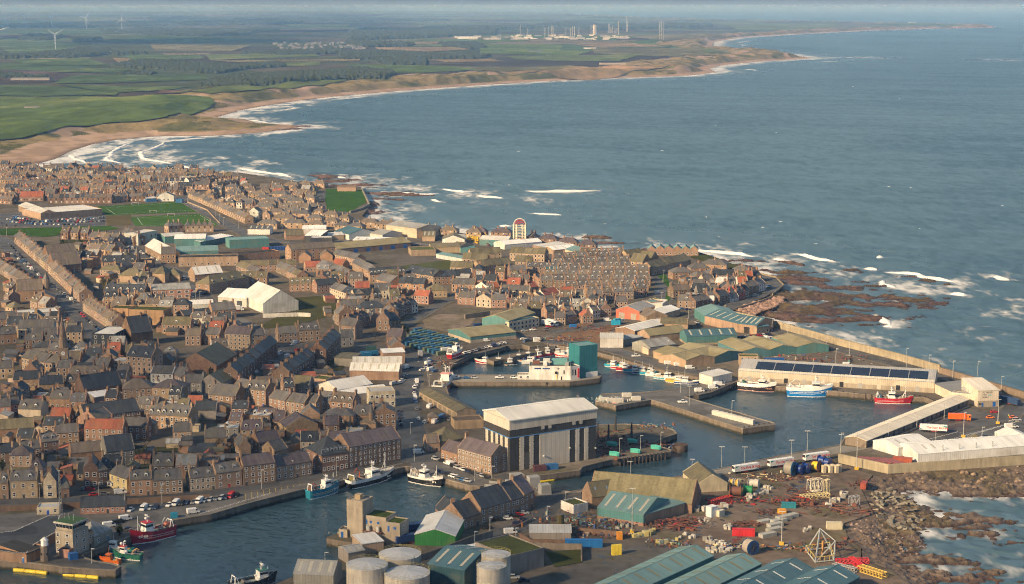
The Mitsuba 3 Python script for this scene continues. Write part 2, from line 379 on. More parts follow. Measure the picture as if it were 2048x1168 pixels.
for nm,sel,bs in (('dune_terrain',(qs > -150) & (qs <= 330),'dune'),('farmland',qs > 330,'patch')):
	m=MB().add(V,quads[sel])
	v,f,c=m.arrays(); u,inv=np.unique(f,return_inverse=True)
	scene[nm] =mikit.ply((v[u],inv.reshape(-1,3)),bs,smooth=True,uv=c[u])
	note(nm,kind='structure')
from scipy.interpolate import RegularGridInterpolator
_zi=RegularGridInterpolator((np.log(dep),lat),Z,bounds_error=False,fill_value=0.0)
def land_z(x,y):
	return _zi(np.stack([np.log(np.maximum(y,2151)),np.asarray(x) /y],-1))
def WG(x,y):
	"""far ground point under pixel"""
	p=W(x,y,2.0)
	for _ in range(4): p=W(x,y,float(np.clip(land_z(p[0],p[1]),-3,40)))
	return p
# fields, drawn as sheets over the far ground
GRN,GR2,GR3,STRAW,DULL,PLOUGH,MOOR,DARKG=(.105,.155,.042),(.135,.17,.058),(.085,.125,.045),(.27,.205,.115),(.15,.145,.07),(.085,.062,.05),(.06,.055,.04),(.045,.06,.03)
FIELDS=[(GRN,(-60,200),(80,197),(250,197),(420,200),(430,215),(330,240),(300,258),(150,268),(40,279),(-60,288)),
          (GR2,(-60,192),(85,195),(0,208),(-60,215)),(GR2,(90,196),(240,196),(150,214),(0,218),(-60,222),(0,209)),
          (GR3,(-60,172),(110,173),(240,186),(230,194),(0,192),(-60,190)),(GR3,(110,170),(400,174),(300,184),(250,186)),
          (PLOUGH,(-60,139),(60,142),(160,150),(100,166),(0,168),(-60,168)),(GR3,(130,152),(400,150),(420,160),(200,168),(110,168)),
          (GR3,(180,137),(260,140),(240,147),(90,145)),(GR2,(430,175),(700,178),(610,190),(520,185),(420,190),(340,184)),(PLOUGH,(330,182),(520,181),(480,191),(300,190)),
          (GR3,(20,120),(170,116),(220,131),(60,132)),(STRAW,(20,119.5),(180,115.5),(180,117),(20,121)),(STRAW,(225,117),(262,119),(268,124),(235,126)),
          (GR3,(240,110),(390,108),(410,118),(270,124)),(GR2,(410,110),(620,107),(640,113),(420,121)),(STRAW,(320,108),(420,107.5),(420,110),(330,111)),
          (DULL,(420,122),(700,121),(690,124),(480,126)),(STRAW,(540,121),(720,120),(720,122),(560,123)),(GR2,(520,128),(640,125),(640,132),(560,134)),
          (STRAW,(690,87),(890,84),(890,88),(720,91)),(GR2,(820,90),(880,89),(890,93),(830,94)),(STRAW,(750,96),(920,95),(940,100),(860,104),(760,103)),
          (GRN,(960,89),(1130,90),(1120,99),(1180,104),(1150,112),(960,108)),(GRN,(690,130),(780,131),(900,133),(960,140),(860,146),(770,147),(720,138)),
          (STRAW,(860,121),(980,119),(1010,124),(890,125)),(DULL,(900,134),(1140,132),(1200,138),(980,144)),(STRAW,(960,147),(1200,136),(1360,130),(1330,138),(1180,146)),
          (STRAW,(1130,88),(1240,86),(1330,92),(1200,96)),(DULL,(1180,97),(1400,95),(1420,112),(1190,108)),(GR2,(1010,113),(1280,110),(1240,124),(1030,120)),
          (DULL,(1250,72),(1420,66),(1430,78),(1330,84)),(GR2,(1440,45),(1680,50),(1660,58),(1480,62)),(GR3,(0,60),(240,58),(300,66),(60,72)),
          (GR3,(300,72),(520,78),(400,86),(180,84)),(GR2,(560,48),(700,50),(690,58),(600,56)),(GR3,(0,95),(120,92),(200,102),(20,108)),(DARKG,(260,55),(560,58),(560,66),(300,62)),
          (DULL,(300,88),(500,92),(460,104),(310,104))]
for fc,*pg in FIELDS:
	poly=Polygon([WG(x,y)[:2] for x,y in pg]).buffer(0)
	if poly.is_empty: continue
	step=max(18.0,math.sqrt(poly.area) /26)
	x0,y0,x1,y1=poly.bounds
	mb=MB()
	gx,gy=np.arange(x0,x1+step,step),np.arange(y0,y1+step*2,step*2)
	for a in range(len(gx) -1):
		strip=poly.intersection(sbox(gx[a],y0-1,gx[a+1],y1+1))
		for b in range(len(gy) -1):
			c_=strip.intersection(sbox(gx[a],gy[b],gx[a+1],gy[b+1]))
			for gg in getattr(c_,'geoms',[c_]):
				if gg.geom_type == 'Polygon' and gg.area > 2:
					tv,tf=trimesh.creation.triangulate_polygon(gg,engine='earcut')
					mb.add(np.c_[tv,land_z(tv[:,0],tv[:,1]) +1.9+0.00012*tv[:,1]],orient(tv,tf),fc)
	if mb.n: put(numbered('field'),mb,'country',kind='structure')
# dark woods beyond the bay: a canopy of many small conifers
rng=np.random.default_rng(5)
WOODS=[(11,(400,176),(420,164),(470,156),(560,150),(640,146),(720,140),(780,146),(790,152),(770,158),(700,162),(600,166),(500,174),(430,178)),
         (11,(222,134),(260,127),(330,125),(380,128),(430,132),(480,134),(540,134),(480,140),(440,148),(380,146),(310,140)),(10,(470,132),(560,128),(570,134),(500,138)),
         (10,(740,124),(800,119),(850,122),(854,130),(780,130)),(10,(680,105),(760,104),(900,112),(980,113),(960,117),(860,118),(680,120)),
         (10,(480,107),(680,100),(690,108),(560,111)),(10,(880,88),(950,86),(972,96),(940,99),(890,93)),(12,(60,112),(120,107),(160,98),(215,100),(225,108),(170,115),(80,117)),
         (12,(225,108),(290,108),(290,110),(230,111)),(12,(40,80),(60,72),(130,74),(100,81)),(12,(150,78),(200,79),(205,84),(150,84)),(12,(200,62),(380,60),(520,62),(500,69),(400,74),(320,72)),
         (12,(0,114),(40,114),(150,112),(150,117),(0,118)),(14,(690,85),(800,88),(830,92),(720,95)),(14,(720,60),(990,64),(990,70),(860,76),(700,82),(700,66)),
         (14,(1060,54),(1120,46),(1170,45),(1200,52),(1300,50),(1420,49),(1420,54),(1200,60)),(14,(850,56),(1060,52),(1060,58),(850,64)),(9,(100,157),(0,158),(-30,150),(10,150)),
         (14,(0,52),(200,46),(600,44),(600,48),(300,52),(0,57)),(14,(300,36),(700,38),(900,42),(700,44),(320,41)),(8,(240,150),(270,145),(310,148),(300,152))]
wm=MB(); cv,cf,cc=[],[],[]
a6=np.arange(5) *2*math.pi/5
tot=0
for hgt,*pg in WOODS:
	poly=Polygon([WG(x,y)[:2] for x,y in pg]).buffer(0)
	far=poly.centroid.y
	sp=max(9.0,far*0.0021)
	x0,y0,x1,y1=poly.bounds
	gx,gy=np.meshgrid(np.arange(x0,x1,sp),np.arange(y0,y1,sp*1.6))
	p=np.stack([gx.ravel(),gy.ravel()],1) +rng.uniform(-0.45,0.45,(gx.size,2)) *[sp,sp*1.6]
	p=p[shapely.contains_xy(poly.buffer(0),p[:,0],p[:,1])]
	if len(p) > 5200: p=p[rng.permutation(len(p))[:5200]]; sp *= 1.3
	n=len(p)
	if n == 0: continue
	z=land_z(p[:,0],p[:,1]); h=hgt*rng.uniform(0.7,1.35,n) *(1+far/30000); r=sp*rng.uniform(0.75,1.1,n)
	ring=np.stack([p[:,None,0] +r[:,None] *np.cos(a6),p[:,None,1] +r[:,None] *np.sin(a6),(z+h*0.25)[:,None] +0*a6],-1)
	ring2=np.stack([p[:,None,0] +0.6*r[:,None] *np.cos(a6+.5),p[:,None,1] +0.6*r[:,None] *np.sin(a6+.5),(z+h*0.72)[:,None] +0*a6],-1)
	base=np.stack([p[:,None,0] +r[:,None] *np.cos(a6),p[:,None,1] +r[:,None] *np.sin(a6),(z-1)[:,None] +0*a6],-1)
	top=np.c_[p,z+h][:,None]
	vv=np.concatenate([base,ring,ring2,top],1).reshape(-1,3)
	k5=np.arange(5); nx=(k5+1) % 5
	ft=np.vstack([np.stack([k5,nx,nx+5],1),np.stack([k5,nx+5,k5+5],1),np.stack([k5+5,nx+5,nx+10],1),np.stack([k5+5,nx+10,k5+10],1),np.stack([k5+10,nx+10,k5*0+15],1)])
	wm.add(vv,(ft[None] +(np.arange(n) *16)[:,None,None]).reshape(-1,3),(0.056,0.068,0.038))
put('woods',wm,'leafy',label='dark conifer woods across the bay and the farmland',kind='stuff')
# ---------------------------------------------------------------- sea, surf, breakers
sea=MB()
R=200000.0
sea.add([[-3*R,250,SEA],[3*R,250,SEA],[0,3*R,SEA]],[[0,1,2]])
put('sea',sea,'seawater',kind='structure')
BREAK=[(1.1,(137,310),(150,317),(175,327)),(1.2,(264,284),(240,296),(224,305),(223,312),(212,320),(253,329)),(1.5,(329,284),(322,291),(301,300),(284,305),(284,311),(288,318),(349,329)),
         (1.0,(360,330),(380,337)),(1.6,(479,336),(514,344),(562,349),(582,355)),(1.3,(636,350),(660,352),(692,357)),(1.1,(330,283),(380,279),(415,276)),
         (1.2,(885,378),(905,382),(927,385),(950,383)),(1.5,(957,390),(980,395),(1009,397)),(1.7,(1050,382),(1090,384),(1140,384),(1194,382)),(1.0,(1064,427),(1090,429),(1123,431)),
         (1.3,(999,452),(1022,453)),(1.6,(1595,509),(1635,518),(1672,524)),(1.5,(1752,515),(1766,516)),(1.6,(1737,536),(1754,541)),(1.6,(1771,544),(1833,549),(1858,556),(1903,565)),
         (1.6,(1985,554),(2003,557),(2022,561)),(1.2,(1761,561),(1771,571),(1791,576)),(1.8,(1900,589),(1935,591)),(1.3,(1776,651),(1788,655)),(1.4,(1747,631),(1771,643),(1783,650)),
         (1.4,(1374,497),(1410,502),(1449,507),(1511,514)),(1.1,(763,383),(790,386),(813,388)),(1.2,(800,385),(850,389),(880,388)),(1.1,(860,400),(884,404)),(1.0,(650,200),(700,197),(735,193)),
         (1.1,(568,220),(600,215)),(1.2,(500,240),(540,246)),(1.0,(980,171),(1010,170)),(1.2,(1480,131),(1500,128)),(1.2,(1490,139),(1515,141)),(1.3,(1632,117),(1700,115),(1780,117)),
         (1.1,(1470,86),(1500,82)),(1.1,(1480,90),(1492,91)),(1.2,(1953,120),(2048,121)),(1.2,(1640,123),(1680,123)),(1.3,(1840,50),(1930,53),(2010,54)),(1.0,(1545,519),(1570,521))]
lines=[LineString(Wp(b[1:],SEA)) for b in BREAK]
dep2=np.exp(np.linspace(math.log(640),math.log(16500),640))
lat2=np.linspace(-0.36,0.34,460)
D2,A2=np.meshgrid(dep2,lat2,indexing='ij')
X2,Y2=D2*A2,D2
p2=shapely.points(X2.ravel(),Y2.ravel())
shoreL=LineString(Wp([(2300,930),(2048,992),(1895,985),(1826,982),(1833,1012),(1856,1032),(1871,1067),(1841,1079),(1856,1101),(1876,1114),(1930,1126),(1915,1139),(1821,1134),(1876,1154),(1858,1180)],SEA))
outer=LineString(Wp(LAND[LAND.index((1652,684)):LAND.index((124,336)) +1],SEA))
d_shore=np.minimum(shapely.distance(p2,shoreL) *1.1,shapely.distance(p2,outer) *0.42)
d_far=shapely.distance(p2,cb) *0.2
onland=shapely.contains_xy(land,X2.ravel(),Y2.ravel()) | shapely.contains(coast.buffer(-20),p2) | shapely.contains_xy(HARB,X2.ravel(),Y2.ravel())
foam=0.86*np.exp(-d_shore/40.0)
foam=np.maximum(foam,0.9*np.exp(-np.maximum(d_far-5,0) /15.0))
for (wd,*b),ln in zip(BREAK,lines):
	cx,cy=np.array(ln.centroid.coords[0]); rad=6+9*wd+cy*0.0028
	near=np.abs(Y2.ravel() -cy) < ln.length+8*rad
	dd=shapely.distance(p2[near],ln)
	foam[near] =np.maximum(foam[near],0.9*np.exp(-dd/rad))
# churned water over the reef and in the bays
for wt,r_,*b in [(.62,45,(1560,520),(1640,530),(1730,555),(1800,565),(1880,580)),(.46,22,(1780,640),(1800,660),(1790,645)),(.5,40,(1850,560),(1960,560),(2048,556)),(.62,110,(180,312),(240,300),(300,315),(420,325)),
                 (.45,40,(1620,660),(1700,690),(1800,720)),(.55,70,(700,355),(800,370),(900,385),(1000,400)),(.5,60,(1130,480),(1250,495),(1380,500)),(.6,60,(550,215),(480,230),(620,205)),
                 (.56,12,(1900,1060),(1960,1070),(2030,1060)),(.55,12,(1900,1130),(1960,1140)),(.42,30,(1830,700),(1860,690),(1990,660),(2040,600)),(.5,50,(330,310),(420,320),(480,330)),
                 (.5,16,(1870,1000),(1950,1000),(2040,1010))]:
	dd=shapely.distance(p2,LineString(Wp(b,SEA)))
	foam=np.maximum(foam,1.22*wt*np.exp(-(dd/r_) ** 2*0.6))
foam=np.where(onland,0,foam).reshape(X2.shape)
i2=np.arange(X2.size).reshape(X2.shape)
q2=np.stack([i2[:-1,:-1],i2[:-1,1:],i2[1:,1:],i2[1:,:-1]],-1).reshape(-1,4)
fm=np.maximum.reduce([foam[:-1,:-1],foam[1:,:-1],foam[:-1,1:],foam[1:,1:]]).ravel()
q2=q2[fm > 0.2]
u,inv=np.unique(q2,return_inverse=True)
vs=np.stack([X2,Y2,SEA+0.12+0.00009*Y2],-1).reshape(-1,3)[u]
scene['surf'] =mikit.ply((vs,inv.reshape(-1,4)),'froth',smooth=False,uv=np.stack([foam.ravel()[u],foam.ravel()[u] *0],1))
note('surf','white surf foam lying on the sea along the shore',kind='stuff')
bk=MB()
for (wd,*b),ln in zip(BREAK,lines):
	L_=ln.length; far=ln.centroid.y
	n=max(int(L_/(3+far*0.001)),6)
	s=np.linspace(0,L_,n); c=np.array([ln.interpolate(t).coords[0] for t in s])
	tg=np.gradient(c,axis=0); tg /= np.linalg.norm(tg,axis=1)[:,None]; nrm=np.stack([-tg[:,1],tg[:,0]],1)
	taper=np.minimum(1,np.minimum(s,L_-s) /(0.2*L_+1) +0.08)
	nn=meshkit.fbm(np.c_[s*0.07,s*0+far,s*0],3,3); mm=meshkit.fbm(np.c_[s*0.05,s*0+far,s*0+5],3,4)
	wdt=wd*(1.6+far*0.0008) *taper*(0.25+1.5*nn); hh=wd*1.15*taper*(0.3+1.2*mm)
	off=(mm-0.5) *9
	prof=[(-1.5,-0.4),(-0.8,0.45),(-0.1,1.0),(0.35,0.75),(0.7,-0.4)]
	rings=np.stack([np.c_[c+nrm*(a*wdt+off)[:,None],SEA+0.1+hh*z_] for a,z_ in prof],1)
	k,m_=rings.shape[:2]
	i,j=np.meshgrid(np.arange(k-1),np.arange(m_-1),indexing='ij'); a_=(i*m_+j).ravel()
	bk.add(rings.reshape(-1,3),np.stack([a_,a_+1,a_+m_+1,a_+m_],1))
for _ in range(28):
	p=W(rng.uniform(700,2048),rng.uniform(130,700) if rng.random() < .5 else rng.uniform(300,520),SEA)
	if land.contains(Point(p[:2])) or coast.contains(Point(p[:2])) or harbour.contains(Point(p[:2])): continue
	l,w_=rng.uniform(1.,2.6) *(1+p[1] /5000),rng.uniform(.25,.55) *(1+p[1] /4000)
	a=np.linspace(0,2*math.pi,7)[:-1]
	bk.add(np.vstack([np.c_[p[0] +l*np.cos(a),p[1] +w_*np.sin(a),a*0+SEA-.1],[[p[0],p[1],SEA+.5]]]),[[i,(i+1) % 6,6] for i in range(6)])
put('breaking_waves',bk,'foamwhite',label='white breaking wave crests rolling towards the shore',kind='stuff')
# ---------------------------------------------------------------- reef and foreshore
RIDGES=[((1548,546),(1605,547),6,1.6),((1530,556),(1648,561),8,2.0),((1640,561),(1732,565),5,1.2),((1645,574),(1712,579),8,1.8),((1650,588),(1732,594),6,1.4),((1540,596),(1630,594),16,2.6),
          ((1620,594),(1672,599),10,2.1),((1530,612),(1634,622),18,2.8),((1625,622),(1697,627),6,1.7),((1642,613),(1685,605),9,1.8),((1680,606),(1735,611),6,1.5),((1642,618),(1742,622),4,1.2),
          ((1530,628),(1608,639),14,2.2),((1575,641),(1650,646),6,1.6),((1652,642),(1754,638),8,1.7),((1722,651),(1766,649),4,1.1),((1774,594),(1814,599),6,1.5),((1761,610),(1811,612),5,1.4),
          ((1816,603),(1856,602),4,1.1),((1773,550),(1785,551),4,1.0),((1792,554),(1828,554),4,1.0),((1846,561),(1858,563),4,1.0),((1740,573),(1770,573),4,.9),((1740,580),(1775,583),4,1.0),
          ((1439,522),(1494,522),5,1.3),((1464,532),(1504,537),5,1.5),((1521,523),(1533,524),4,1.0),((1563,524),(1603,531),5,1.3),((1525,541),(1545,543),5,1.2),((1176,475),(1210,476),8,1.7),
          ((1173,486),(1235,487),9,2.0),((1069,477),(1131,480),10,1.7),((1245,508),(1297,503),8,1.5),((636,352),(658,355),16,1.8),((604,367),(661,363),18,1.6),((673,362),(711,361),14,1.4),
          ((654,373),(723,371),12,1.9),((725,386),(786,389),14,1.7),((735,405),(742,420),12,1.6),((725,428),(742,418),14,1.6),((755,398),(800,400),8,1.0),((757,424),(775,424),8,1.0),
          ((775,392),(870,392),2.5,0.9),((560,255),(606,253),14,2.0),((545,262),(590,258),12,1.6),((1700,575),(1720,577),5,1.3),((1555,566),(1640,570),7,1.7),((1500,590),(1560,585),10,2.2)]
def terrain_patch(name,poly,res,fn,bs,col):
	x0,y0,x1,y1=poly.bounds
	gx,gy=np.arange(x0,x1+res,res),np.arange(y0,y1+res,res)
	XX,YY=np.meshgrid(gx,gy,indexing='ij')
	ZZ=fn(XX,YY)
	ii=np.arange(XX.size).reshape(XX.shape)
	qd=np.stack([ii[:-1,:-1],ii[1:,:-1],ii[1:,1:],ii[:-1,1:]],-1).reshape(-1,4)
	cxy=(XX[:-1,:-1] +res/2).ravel(),(YY[:-1,:-1] +res/2).ravel()
	zmax=np.maximum.reduce([ZZ[:-1,:-1],ZZ[1:,:-1],ZZ[:-1,1:],ZZ[1:,1:]]).ravel()
	keep=shapely.contains_xy(poly,*cxy) & (zmax > SEA-0.3)
	u,inv=np.unique(qd[keep],return_inverse=True)
	vv=np.stack([XX,YY,ZZ],-1).reshape(-1,3)[u]
	scene[name] =mikit.ply((vv,inv.reshape(-1,4)),bs,smooth=False,uv=np.tile(code(*col),(len(vv),1)))
	note(name,kind='structure')
def reef_z(XX,YY):
	P_=np.stack([XX,YY,XX*0],-1)
	n1,n2,n3=meshkit.fbm(P_*0.035,4,3),meshkit.fbm(P_*0.15,3,4),meshkit.fbm(P_*[0.02,0.07,0],3,9)
	pp=shapely.points(XX.ravel(),YY.ravel())
	h=np.full(XX.size,-2.7)
	for a,b,w,hh in RIDGES:
		ln=LineString(Wp([a,b],SEA))
		cc=np.array(ln.centroid.coords[0]); reach=ln.length/2+w*5
		m=(np.abs(XX.ravel() -cc[0]) < reach) & (np.abs(YY.ravel() -cc[1]) < reach)
		if m.any(): h[m] =np.maximum(h[m],hh*1.5*np.exp(-(shapely.distance(pp[m],ln) /(w*0.85)) ** 2) -0.75)
	return SEA+h.reshape(XX.shape) +(n1-0.5) *3.2+(n2-0.5) *2.6+(n3-.5) *1.6+(meshkit.noise(P_*0.45,21) -.5) *1.1
reefs=[Polygon(Wp(pg)).buffer(0).difference(land) for pg in ([(1400,640),(1380,505),(1500,510),(1640,518),(1800,540),(1900,560),(1900,620),(1800,665),(1650,672),(1500,636)],)]
terrain_patch('reef',reefs[0],1.5,reef_z,'rock',(0.10,0.062,0.048,0.6))
far_reefs=shapely.union_all([LineString(Wp([a,b],SEA)).buffer(w*3) for a,b,w,h in RIDGES if a[0] < 1400]).difference(land)
terrain_patch('reef_001',far_reefs,3.0,reef_z,'rock',(0.16,0.09,0.065,0.5))
YEDGE=LineString(Wp([(2400,905),(2048,931),(1771,947),(1746,950),(1722,977),(1737,1007),(1747,1027),(1687,1047),(1697,1077),(1722,1096),(1722,1116),(1784,1141),(1821,1168),(1900,1300)]))
SHORE2=[((1853,1042),(1896,1037),3,1.6),((1900,1032),(1945,1034),3,1.7),((1881,1052),(1960,1040),3,1.8),((1955,1040),(2015,1045),3,1.6),((1915,1057),(1982,1051),2.5,1.5),((1905,1075),(1948,1068),2.6,1.5),
          ((1958,1072),(1980,1068),2,1.1),((1982,1071),(2000,1069),2,1.1),((2002,1090),(2040,1086),2,1.2),((1771,1114),(1871,1121),6,1.9),((1860,1119),(1930,1126),4,1.6),((1800,1140),(1876,1154),5,1.8),
          ((1900,1159),(1920,1158),3,1.5),((1932,1157),(1940,1157),2.5,1.4),((1940,1138),(1955,1139),2,1.1),((1962,1147),(2000,1146),2,1.1),((1935,985),(2048,975),6,2.6),((1870,975),(1960,970),6,2.4),((1880,1128),(1930,1130),3,1.3),
          ((1990,1060),(2040,1062),2,.9),((1840,1020),(1860,1035),4,1.6)]
def shore_z(XX,YY):
	pp=shapely.points(XX.ravel(),YY.ravel())
	dy,ds=shapely.distance(pp,YEDGE),shapely.distance(pp,shoreL)
	sp=Polygon(np.vstack([np.array(shoreL.coords),np.array(YEDGE.coords)[::-1]])).buffer(0)
	ins=shapely.contains(sp,pp)
	t=dy/(dy+ds+1e-6)
	P_=np.stack([XX,YY,XX*0],-1)
	n1,n2=meshkit.fbm(P_*0.09,4,13),meshkit.fbm(P_*0.4,3,14)
	h=np.where(ins,-0.25+(SEA+0.25) *t ** 1.1,SEA-0.16*ds-0.5)
	for a,b,w,hh in SHORE2:
		h=np.maximum(h,SEA-1.0+hh*1.35*np.exp(-(shapely.distance(pp,LineString(Wp([a,b],SEA))) /(w*1.5)) ** 2))
	return h.reshape(XX.shape) +((n1-0.5) *2.9+(n2-0.5) *2.6) *(0.3+0.7*np.minimum(1,dy/6)).reshape(XX.shape)
fs=Polygon(Wp([(2400,905),(2048,930),(1771,946),(1746,950),(1715,977),(1730,1007),(1740,1027),(1680,1047),(1690,1077),(1715,1096),(1715,1116),(1776,1141),(1812,1168),(1880,1300),(2500,1250)])).buffer(0)
terrain_patch('foreshore',fs,0.7,shore_z,'rock',(0.14,0.105,0.08,0.5))
# unseen cloud puffs placed out of view to shade near town and far fields
def cloud(name,label,px,alt,r,n,seed):
	cr=np.random.default_rng(seed); pg=Polygon([W(x,y)[:2] for x,y in px]).buffer(0); x0,y0,x1,y1=pg.bounds; m=MB(); k=0; ic=trimesh.creation.icosphere(2,1.0)
	while k < n:
		q=np.array([cr.uniform(x0,x1),cr.uniform(y0,y1)])
		if not shapely.contains_xy(pg,*q): continue
		k += 1; rr=r*cr.uniform(.6,1.25); c=np.array([*q,0]) +SUN/SUN[2] *(alt+cr.normal(0,r*.3))
		bump=0.75+0.5*meshkit.fbm(ic.vertices*1.6+k*5.3,3,5)
		m.add(c+ic.vertices*bump[:,None] *[rr,rr,rr*.55],ic.faces,(.8,.8,.8,.9))
	put(name,m,'cloudy',label=label,kind='stuff',smooth=True)
scene['cloudy'] =two({'type': 'diffuse','reflectance': {'type': 'rgb','value': [.85,.86,.88]}})
cloud('near_clouds','broken low cloud out of view, placed to shade the near town',[(-150,560),(200,640),(560,690),(820,790),(900,900),(1250,960),(1700,985),(1850,1060),(1900,1400),(-300,1400)],1000,40,15,4)
cloud('far_clouds','bank of cloud out of view, placed to shade the far farmland',[(-900,150),(200,130),(500,110),(720,80),(900,50),(800,30),(-900,30)],1800,520,80,6)
# ---------------------------------------------------------------- buildings
WALLS={'s': ((.33,.222,.158),'stone'),'b': ((.22,.15,.11),'dark stone'),'t': ((.41,.30,.205),'tan stone'),'g': ((.29,.27,.24),'grey rendered'),'w': ((.72,.7,.64),'white'),
         'c': ((.58,.49,.36),'cream'),'p': ((.42,.245,.19),'pink'),'r': ((.42,.07,.05),'red'),'y': ((.72,.6,.30),'yellow'),'o': ((.40,.25,.16),'orange brick'),'k': ((.05,.055,.065),'dark'),
         'e': ((.085,.205,.21),'teal'),'G': ((.03,.17,.045),'green'),'B': ((.04,.16,.34),'blue'),'l': ((.52,.51,.47),'pale grey'),'n': ((.028,.085,.115),'dark teal'),'R': ((.45,.13,.08),'brick red')}
ROOFS={'S': ((.138,.13,.126),.5,'grey slate roof'),'B': ((.175,.142,.115),.6,'brown slate roof'),'P': ((.13,.105,.115),.3,'purplish slate roof'),'M': ((.16,.14,.085),.95,'mossy brown roof'),
         'D': ((.05,.058,.07),.1,'dark slate roof'),'T': ((.36,.115,.065),.3,'orange tiled roof'),'L': ((.56,.56,.54),.25,'pale metal roof'),'W': ((.74,.74,.72),.1,'white metal roof'),
         'E': ((.15,.26,.265),.2,'teal metal roof'),'Y': ((.27,.235,.13),.9,'mossy yellow roof'),'N': ((.065,.14,.175),.1,'blue metal roof'),'Q': ((.075,.078,.08),.2,'dark felt roof'),
         'A': ((.33,.33,.32),.4,'grey metal roof'),'F': ((.10,.115,.045),.9,'mossy green roof')}
ORD='first second third fourth fifth sixth seventh eighth ninth tenth eleventh twelfth thirteenth fourteenth fifteenth sixteenth seventeenth eighteenth nineteenth twentieth'.split()
def ordw(i):
	i += 1
	if i <= 20: return ORD[i-1]
	if i > 99: return 'hundred-and-' +ordw(i-101)
	t=['twent','thirt','fort','fift','sixt','sevent','eight','ninet'][i // 10-2]
	return t+('y-' +ORD[i % 10-1] if i % 10 else 'ieth')
foot=[]          # footprints of what stands already
SH={}
def jit(c,r,s=0.12):
	f=1+r.uniform(-s,s)
	return tuple(min(1,max(0,v*f*(1+r.uniform(-.04,.04)))) for v in c)
def window_mesh():
	m=MB(); w=(.8,.8,.78,.5); gl=(.018,.022,.028,.12)
	m.add([[-.5,-.02,0],[.5,-.02,0],[.5,-.02,1],[-.5,-.02,1]],[[0,1,2,3]],gl)
	for a in ((-.5,-.41,0,1),(.41,.5,0,1),(-.41,.41,.92,1),(-.41,.41,0,.07),(-.41,.41,.46,.53)):
		m.box(a[0],a[1],-.10,0,a[2],a[3],w)
	m.box(-.58,.58,-.2,0,-.07,0,(.33,.27,.22,.8))
	return m
def door_mesh(c):
	m=MB()
	m.box(-.5,.5,-.06,0,0,1,c)
	m.box(-.5,.5,-.09,0,.88,1,(.5,.5,.48,.5))
	return m
def dormer_mesh(rc):
	m=MB(); w=(.7,.7,.68,.5)
	m.add([[-.8,0,0],[.8,0,0],[.8,0,1.5],[-.8,0,1.5]],[[0,1,2,3]],w)
	m.add([[-.6,-.03,.25],[.6,-.03,.25],[.6,-.03,1.35],[-.6,-.03,1.35]],[[0,1,2,3]],(.02,.025,.03,.12))
	m.box(-.04,.04,-.06,0,.25,1.35,w)
	m.add([[-.8,0,0],[-.8,0,1.5],[-.8,2.3,1.5]],[[0,1,2]],rc); m.add([[.8,0,0],[.8,2.3,1.5],[.8,0,1.5]],[[0,1,2]],rc)
	m.add([[-.95,-.15,1.45],[0,-.15,2.15],[0,3.3,2.15],[-.95,2.4,1.45]],[[0,1,2,3]],rc); m.add([[.95,-.15,1.45],[.95,2.4,1.45],[0,3.3,2.15],[0,-.15,2.15]],[[0,1,2,3]],rc)
	m.add([[-.8,-.02,1.5],[.8,-.02,1.5],[0,-.02,2.1]],[[0,1,2]],w)
	return m
def shared(key,fn,bsdf='paint'):
	if key not in SH:
		v,f,c=fn().arrays()
		SH[key] =mikit.ply((v,f),bsdf,uv=c)
	return SH[key]
def loc(x,y,z,sx=1,sy=1,sz=1,a=0.0):
	m=np.eye(4); c,s=math.cos(a),math.sin(a)
	m[:3,:3] =np.array([[c,-s,0],[s,c,0],[0,0,1.0]]) @ np.diag([sx,sy,sz]); m[:3,3] =(x,y,z)
	return m
def roof_parts(L,d,h,rh,rt,ov,th=.22,x0=0.0,x1=None,c=None):
	"""the roof's slab over walls of L x d with eaves at h"""
	m=MB(); x1=L if x1 is None else x1
	if rt == 'g':
		e=rh/(d/2) *ov
		s=[(-ov,h-e),(d/2,h+rh),(d+ov,h-e)]
		top=[(y,z+th) for y,z in s]
		for a,b in ((0,1),(1,2)):
			p=[[x0-.05,top[a][0],top[a][1]],[x1+.05,top[a][0],top[a][1]],[x1+.05,top[b][0],top[b][1]],[x0-.05,top[b][0],top[b][1]]]
			m.poly(p,c)
		for y,z in (s[0],s[2]):
			q=[[x0-.05,y,z-.05],[x1+.05,y,z-.05],[x1+.05,y,z+th],[x0-.05,y,z+th]]
			m.poly(q if y < 1 else q[::-1],c)
		for x in (x0-.05,x1+.05):
			for a,b in ((0,1),(1,2)):
				m.poly([[x,s[a][0],s[a][1]],[x,s[b][0],s[b][1]],[x,top[b][0],top[b][1]],[x,top[a][0],top[a][1]]],c)
		m.box(x0,x1,d/2-.14,d/2+.14,h+rh+th-.08,h+rh+th+.09,tuple(v*0.8 for v in c[:3]) +(c[3],))
	elif rt == 'h':
		k=min(d/2,L/2-.01); e=rh/(d/2) *ov
		A=[[-ov,-ov,h-e],[L+ov,-ov,h-e],[L+ov,d+ov,h-e],[-ov,d+ov,h-e]]
		A=[[a,b,z+th] for a,b,z in A]; r0,r1=[k,d/2,h+rh+th],[L-k,d/2,h+rh+th]
		m.poly([A[0],A[1],r1,r0],c); m.poly([A[2],A[3],r0,r1],c); m.poly([A[1],A[2],r1],c); m.poly([A[3],A[0],r0],c)
		for i in range(4):
			a,b=A[i],A[(i+1) % 4]
			m.poly([[a[0],a[1],a[2] -th-.1],[b[0],b[1],b[2] -th-.1],b,a],c)
	elif rt == 'm':
		m.poly([[-ov,-ov,h+th],[L+ov,-ov,h+th],[L+ov,d+ov,h+rh+th],[-ov,d+ov,h+rh+th]],c)
		m.poly([[-ov,-ov,h-.1],[L+ov,-ov,h-.1],[L+ov,-ov,h+th],[-ov,-ov,h+th]],c)
	else:
		m.box(.3,L-.3,.3,d-.3,h-.3,h-.12,c)
	return m
